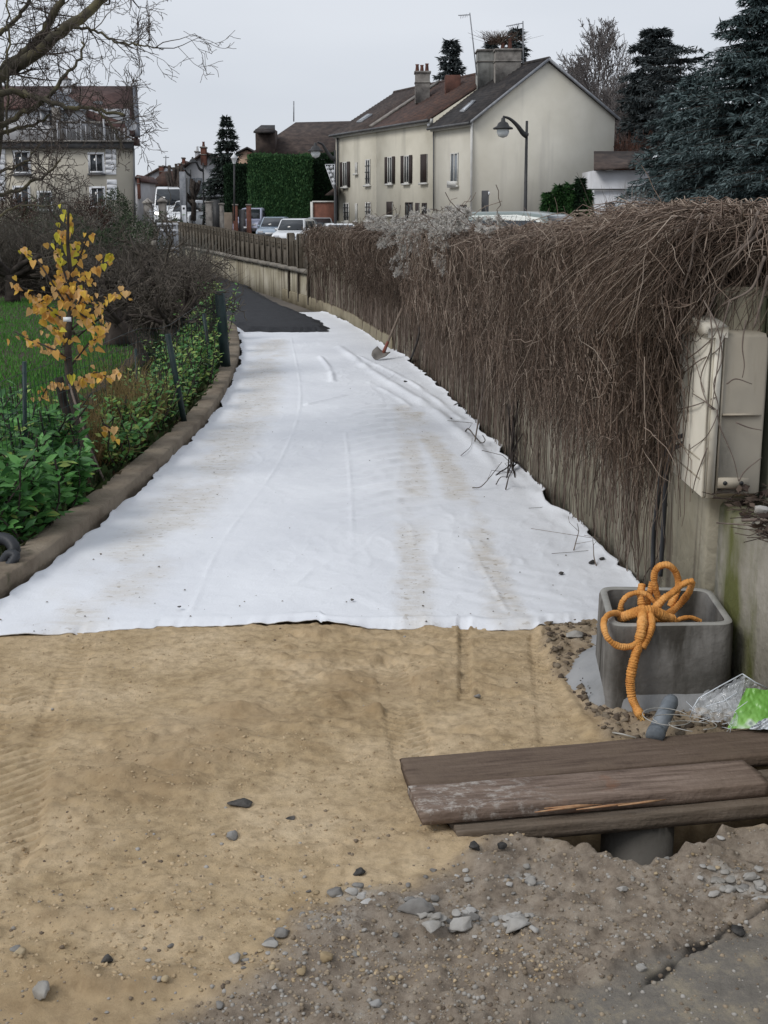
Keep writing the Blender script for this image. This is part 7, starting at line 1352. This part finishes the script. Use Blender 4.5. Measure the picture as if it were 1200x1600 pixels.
br_ = [([(108, 510), (75, 480), (45, 455), (8, 438)], 16), ([(100, 470), (80, 440), (60, 410), (40, 395), (25, 382)], 9), ([(110, 460), (135, 430), (150, 415), (165, 400), (176, 396)], 12), ([(112, 515), (145, 485), (160, 474), (180, 460), (203, 450)], 14), ([(110, 560), (70, 540), (45, 530), (22, 518)], 14), ([(112, 570), (140, 535), (150, 530), (172, 504)], 10),
       ([(120, 605), (130, 590), (150, 582), (168, 588), (192, 584)], 18), ([(105, 440), (95, 410), (86, 385), (92, 350)], 14), ([(110, 430), (125, 400), (133, 380), (142, 358)], 9), ([(108, 500), (80, 490), (60, 478), (55, 460)], 16), ([(110, 490), (125, 470), (130, 450), (128, 430)], 18), ([(95, 600), (80, 600), (70, 612), (62, 630)], 7), ([(108, 400), (105, 370), (108, 345), (100, 325)], 14), ([(110, 470), (100, 450), (98, 430)], 14), ([(110, 540), (95, 520), (82, 510)], 12), ([(160, 662), (172, 668), (178, 674)], 4), ([(110, 480), (140, 500), (155, 515), (160, 500)], 14), ([(108, 455), (70, 468), (50, 480)], 10)]
Lme = {}
for k, mt in enumerate(m_yl):
    for v_ in range(3):
        tv = CUP[0].copy() * A(1, 1, 1 + .8 * v_); tv[:, 2] += .06 * np.sin(tv[:, 1] * 5 + v_); Lme[k, v_] = mesh_np('leaf', tv, CUP[1], mt)
for bi, (px, nl) in enumerate(br_):
    c = np.array(catmull([P(x, y, YY + .06 * math.sin(bi * 2 + x * .03)) for x, y in px], 6)); MB().tube(c, [.007 - .005 * i / len(c) for i in range(len(c))], 5).obj('branch', m_bark, yt, True)
    nl = int(nl * 1.75)
    for k in range(nl):
        t_ = (k + rng.random()) / nl; i = min(int((.12 + .88 * t_) * (len(c) - 1)), len(c) - 1); p = c[i] + rng.normal(0, .022, 3) * (1.3 if k % 2 else .6); top = px[-1][1] < 400
        X_ = unit(A(rng.normal(0, .45), rng.normal(0, .4) - .1, -1 + rng.normal(0, .35))); Z_ = unit(A(rng.normal(0, .5), -1, rng.normal(0, .4) + .2)); Y_ = unit(np.cross(Z_, X_)); Z_ = np.cross(X_, Y_); s_ = rng.uniform(.030, .062) * (1 - .3 * t_)
        kk = int(rng.choice(4, p=[.3, .15, .45, .1] if p[2] > 1.32 else [.35, .3, .03, .32]))
        Mx = [[Y_[0] * s_, X_[0] * s_, Z_[0] * s_, p[0]], [Y_[1] * s_, X_[1] * s_, Z_[1] * s_, p[1]], [Y_[2] * s_, X_[2] * s_, Z_[2] * s_, p[2]], [0, 0, 0, 1]]; inst('leaf', Lme[kk, int(rng.integers(3))], Mx, yt)
o = MB().box(P(105, 499, 7.15), (.045, .006, .025)).obj('plant_tag', m_white); tag(o, 'small white tag tied to the trunk of the yellow-leaved tree', 'tag')

# laurel shrubs, each leaf large enough to see
m_lau = [MI('laurel_%d' % k, [c, c2], .45, .35, .2) for k, (c, c2) in enumerate([((.065, .19, .045), (.09, .24, .06)), ((.11, .28, .07), (.14, .34, .09)), ((.25, .37, .08), (.33, .42, .12)), ((.045, .13, .04), (.06, .17, .05))])]
for mt, nm in zip(m_lau, ('mid', 'fresh', 'light', 'deep')): mt.name = nm + '_laurel_leaf'
LL = [mesh_np('leaf', LEAF_T[0] * A(1, 1, 1), LEAF_T[1], mt) for mt in m_lau]
def leafy(name, lab, c, rx, ry, h, nleaf, nfill, size, group=None, mset=(0, 1, 2, 3), pr=(.35, .35, .1, .2), seed=0, stems=9, cat='shrub', w=1.):
    r = np.random.default_rng(seed + 70); b0 = np.array(c, float); o = thing(name, lab, cat, b0, group); ax_ = []
    for k in range(stems):
        e = b0 + A(r.normal(0, rx * .55), r.normal(0, ry * .55), h * r.uniform(.7, 1.05)); s_ = b0 + A(r.normal(0, rx * .3), r.normal(0, ry * .3), 0); m_ = (s_ + e) / 2 + A(r.normal(0, .04), r.normal(0, .04), 0); ax_.append(np.array(catmull([s_, m_, e], 6)))
    K = min(len(a) for a in ax_); V, F = strands(np.array([a[:K] for a in ax_]), np.full((stems, K), .0055)); put('stems', V, F, m_bark, o, kind='stuff')
    def pose(n):
        T = []; X_ = []; Z_ = []
        for _ in range(n):
            a = ax_[int(r.integers(stems))]; t_ = r.uniform(.12, 1.) ** .8; p = a[min(int(t_ * (len(a) - 1)), len(a) - 1)]; an = r.uniform(0, 6.28); d = A(math.cos(an), math.sin(an) - .25, r.uniform(-.15, .9)); T.append(p + r.normal(0, .012, 3)); X_.append(unit(d)); Z_.append(unit(A(0, -.5, 1) + .4 * r.normal(size=3)))
        return np.array(T), np.array(X_), np.array(Z_)
    T, X_, Z_ = pose(nleaf)
    for p, x_, z_ in zip(T, X_, Z_):
        y_ = unit(np.cross(z_, x_)); z_ = np.cross(x_, y_); s_ = size * r.uniform(.75, 1.25); inst('leaf', LL[int(r.choice(mset, p=pr))], [[y_[0] * s_ * w, x_[0] * s_, z_[0] * s_, p[0]], [y_[1] * s_ * w, x_[1] * s_, z_[1] * s_, p[1]], [y_[2] * s_ * w, x_[2] * s_, z_[2] * s_, p[2]], [0, 0, 0, 1]], o)
    for q, mi in enumerate(mset):
        n = int(nfill * pr[q]); T, X_, Z_ = pose(n); V, F = scatter(LEAF_T[0] * A(w, 1, 1), LEAF_T[1], T + r.normal(size=T.shape) * .02 + A(0, .03, 0), X_, Z_, size * .9 * r.uniform(.7, 1.2, n)); put('inner_foliage', V, F, m_lau[mi], o, kind='stuff')
    return o
LG = 'laurel shrubs behind the kerb'
for k, (px, py, Y, rx, h, lab) in enumerate([(8, 855, 5.75, .20, .42, 'laurel shrub at the left edge right behind the kerb and black tube'), (60, 835, 6.0, .20, .48, 'bushy laurel shrub nearest the kerb, left of the dark stump'), (100, 800, 6.4, .17, .36, 'low laurel touching the dark stump'), (20, 780, 6.6, .28, .52, 'tall laurel at the left edge, second row'), (75, 760, 6.9, .25, .50, 'tall laurel in the second row, left of the yellow-leaved trunk'), (-30, 760, 7.2, .3, .55, 'laurel cut by the left edge of the photo, third row'), (40, 720, 7.8, .3, .50, 'farthest laurel behind the left fence post'), (140, 735, 7.7, .2, .3, 'small laurel behind the foot of the yellow-leaved tree')]):
    c = P(px, py, Y); c[2] = .05; leafy('laurel_shrub', lab, c, rx, rx * .9, h, 95 if k < 6 else 50, 420, .085, LG, pr=(.4, .2, .06, .34), seed=k, stems=11)
HG = 'hedge plants along the wire fence'
spots = [(205, 742, 7.6, .36, 1), (232, 716, 8.0, .42, 1), (262, 692, 8.7, .45, 2), (292, 668, 9.3, .45, 2), (316, 640, 10.2, .5, 1), (332, 612, 11.2, .55, 2), (342, 586, 12.2, .6, 1), (349, 560, 13.4, .65, 2), (352, 538, 14.6, .7, 1), (352, 520, 16.2, .72, 2), (350, 500, 18.0, .72, 1), (230, 660, 9.6, .4, 2), (262, 620, 11, .5, 1), (290, 590, 12.4, .5, 2), (188, 700, 8.6, .35, 1), (300, 560, 14.5, .6, 1)]
ord_ = ['first', 'second', 'third', 'fourth', 'fifth', 'sixth', 'seventh', 'eighth', 'ninth', 'tenth', 'eleventh', 'twelfth', 'thirteenth', 'fourteenth', 'fifteenth', 'sixteenth']
for k, (px, py, Y, h, s_) in enumerate(spots):
    c = P(px, py, Y); c[0] = min(c[0], kx(Y) - .28); c[2] = .04; row_ = 'front' if k < 11 else 'inner'; i_ = k if k < 11 else k - 11
    leafy('hedge_plant', '%s leafy hedge plant of the %s row, counted from the yellow-leaved tree' % (ord_[i_], row_), c, .17 + .01 * (Y - 8), .2, h, 26 if k < 8 else 10, 520, .05, HG, pr=(.25, .3, .35, .1), seed=20 + k, stems=12, w=1.25)
# climbing green at fence end, ivy by asphalt
# dry grasses
m_dry = MI('dry_grass', [(.14, .10, .04), (.24, .17, .07), (.34, .25, .12)], .9)
for k, (px, Y, h, w, lab) in enumerate([(205, 8.2, .62, .26, 'tall clump of straw-coloured dry grass in the middle of the hedge'), (178, 7.5, .42, .2, 'shorter dry grass clump nearest the yellow-leaved tree'), (250, 9.0, .45, .24, 'dry grass clump left of the long leaning fence post'), (120, 8.6, .4, .25, 'dry grass clump behind the two stems of the yellow-leaved tree')]):
    c = P(px, 700, Y); c[0] = min(c[0], kx(Y) - .35); c[2] = .05; twigbush('dry_grass_clump', lab, c, w, w, h, 420, m_dry, 60 + k, .0016, curl=.18, cat='grass clump', group='dry grass clumps')
# undergrowth along bed
N = 9000; yb = 4.8 + 14 * rng.random(N) ** 1.3; xb = kx(yb) - .17 - rng.random(N) ** 1.5 * .9; T = np.stack([xb, yb, np.full(N, .05)], -1); V, F = scatter(*TRI2, T, rv(N) * A(.7, .7, .2) + A(0, 0, .8), rv(N), .05 + .07 * rng.random(N)); put('undergrowth', V, F, MI('undergrowth', [(.02, .035, .012), (.035, .06, .018), (.06, .08, .03), (.07, .05, .03)], .85), kind='stuff', label='low green and brown undergrowth in the bed behind the kerb', cat='undergrowth')
N = 2600; yb = 4.7 + 12 * rng.random(N) ** 1.3; xb = kx(yb) - .15 - rng.random(N) * .25; T = np.stack([xb, yb, np.full(N, .07)], -1); V, F = scatter(*TRI2, T, rv(N) * A(1, 1, .15), A(0, 0, 1) + .4 * rv(N), .03 + .04 * rng.random(N)); put('dead_leaves', V, F, MI('dead_leaves', [(.05, .03, .02), (.10, .065, .04), (.17, .12, .07)], .9), kind='stuff', label='brown dead leaves on the soil along the kerb', cat='dead leaves')
# wire fence
m_gp = M('green_post', [(.010, .022, .022), (.022, .042, .042)], 9, .5); wf = thing('wire_fence', 'low dark green wire mesh fence with leaning posts along the kerb bed', 'fence', G(290, 675, .0))
fp = [((42, 835), (38, 565), 6.5, .012), ((129, 770), (118, 640), 7.3, .006), ((291, 680), (262, 522), 9.15, .022), ((334, 612), (318, 490), 11.9, .017), ((354, 592), (343, 455), 12.6, .05), ((218, 700), (212, 545), 9.4, .010)]
for (b_, t_, Y, r0) in fp: q = P(*b_, Y); q[2] = max(q[2], .03); MB().tube([q, P(*t_, Y)], r0, 8).obj('post', m_gp, wf)
mb = MB(); ends = [P(-60, 600, 5.6), P(40, 590, 6.5), P(125, 575, 7.4), P(216, 562, 9.0), P(262, 530, 9.3), P(318, 500, 11.9), P(343, 470, 12.6)]; Pm = []
c = np.array(catmull(ends, 14)); 
for i, q in enumerate(c):
    q = q.copy(); q[2] = .78; Pm.append(np.linspace(q, q * A(1, 1, 0) + A(.03, 0, .05), 5))
for z_ in np.arange(.08, .8, .09): 
    for i in range(0, len(c) - 4, 4): s5 = c[i:i + 5].copy(); s5[:, 2] = z_; Pm.append(s5)
Pm = np.array([q for q in Pm if len(q) == 5]); V, F = strands(Pm, np.full(Pm.shape[:2], .0016)); put('netting', V, F, m_gp, wf, kind='stuff')
# black corrugated tube at left edge
o = thing('black_tube', 'end of a black corrugated tube coil lying behind the kerb at the left edge', 'tube', P(0, 870, 5.35) * A(1, 1, 0)); V_ = catmull([P(-30, 892, 5.4), P(-12, 850, 5.45), P(8, 842, 5.42), P(22, 856, 5.38), P(18, 872, 5.36)], 9); MB().tube(V_, [.026 + .004 * (i % 2) for i in range(len(V_))], 12).obj('coil', m_cable, o, True); V_ = catmull([P(-20, 898, 5.3), P(2, 880, 5.32), P(14, 866, 5.32), P(24, 870, 5.3), P(10, 890, 5.28)], 9); MB().tube(V_, [.020 + .003 * (i % 2) for i in range(len(V_))], 12).obj('coil', m_cable, o, True)
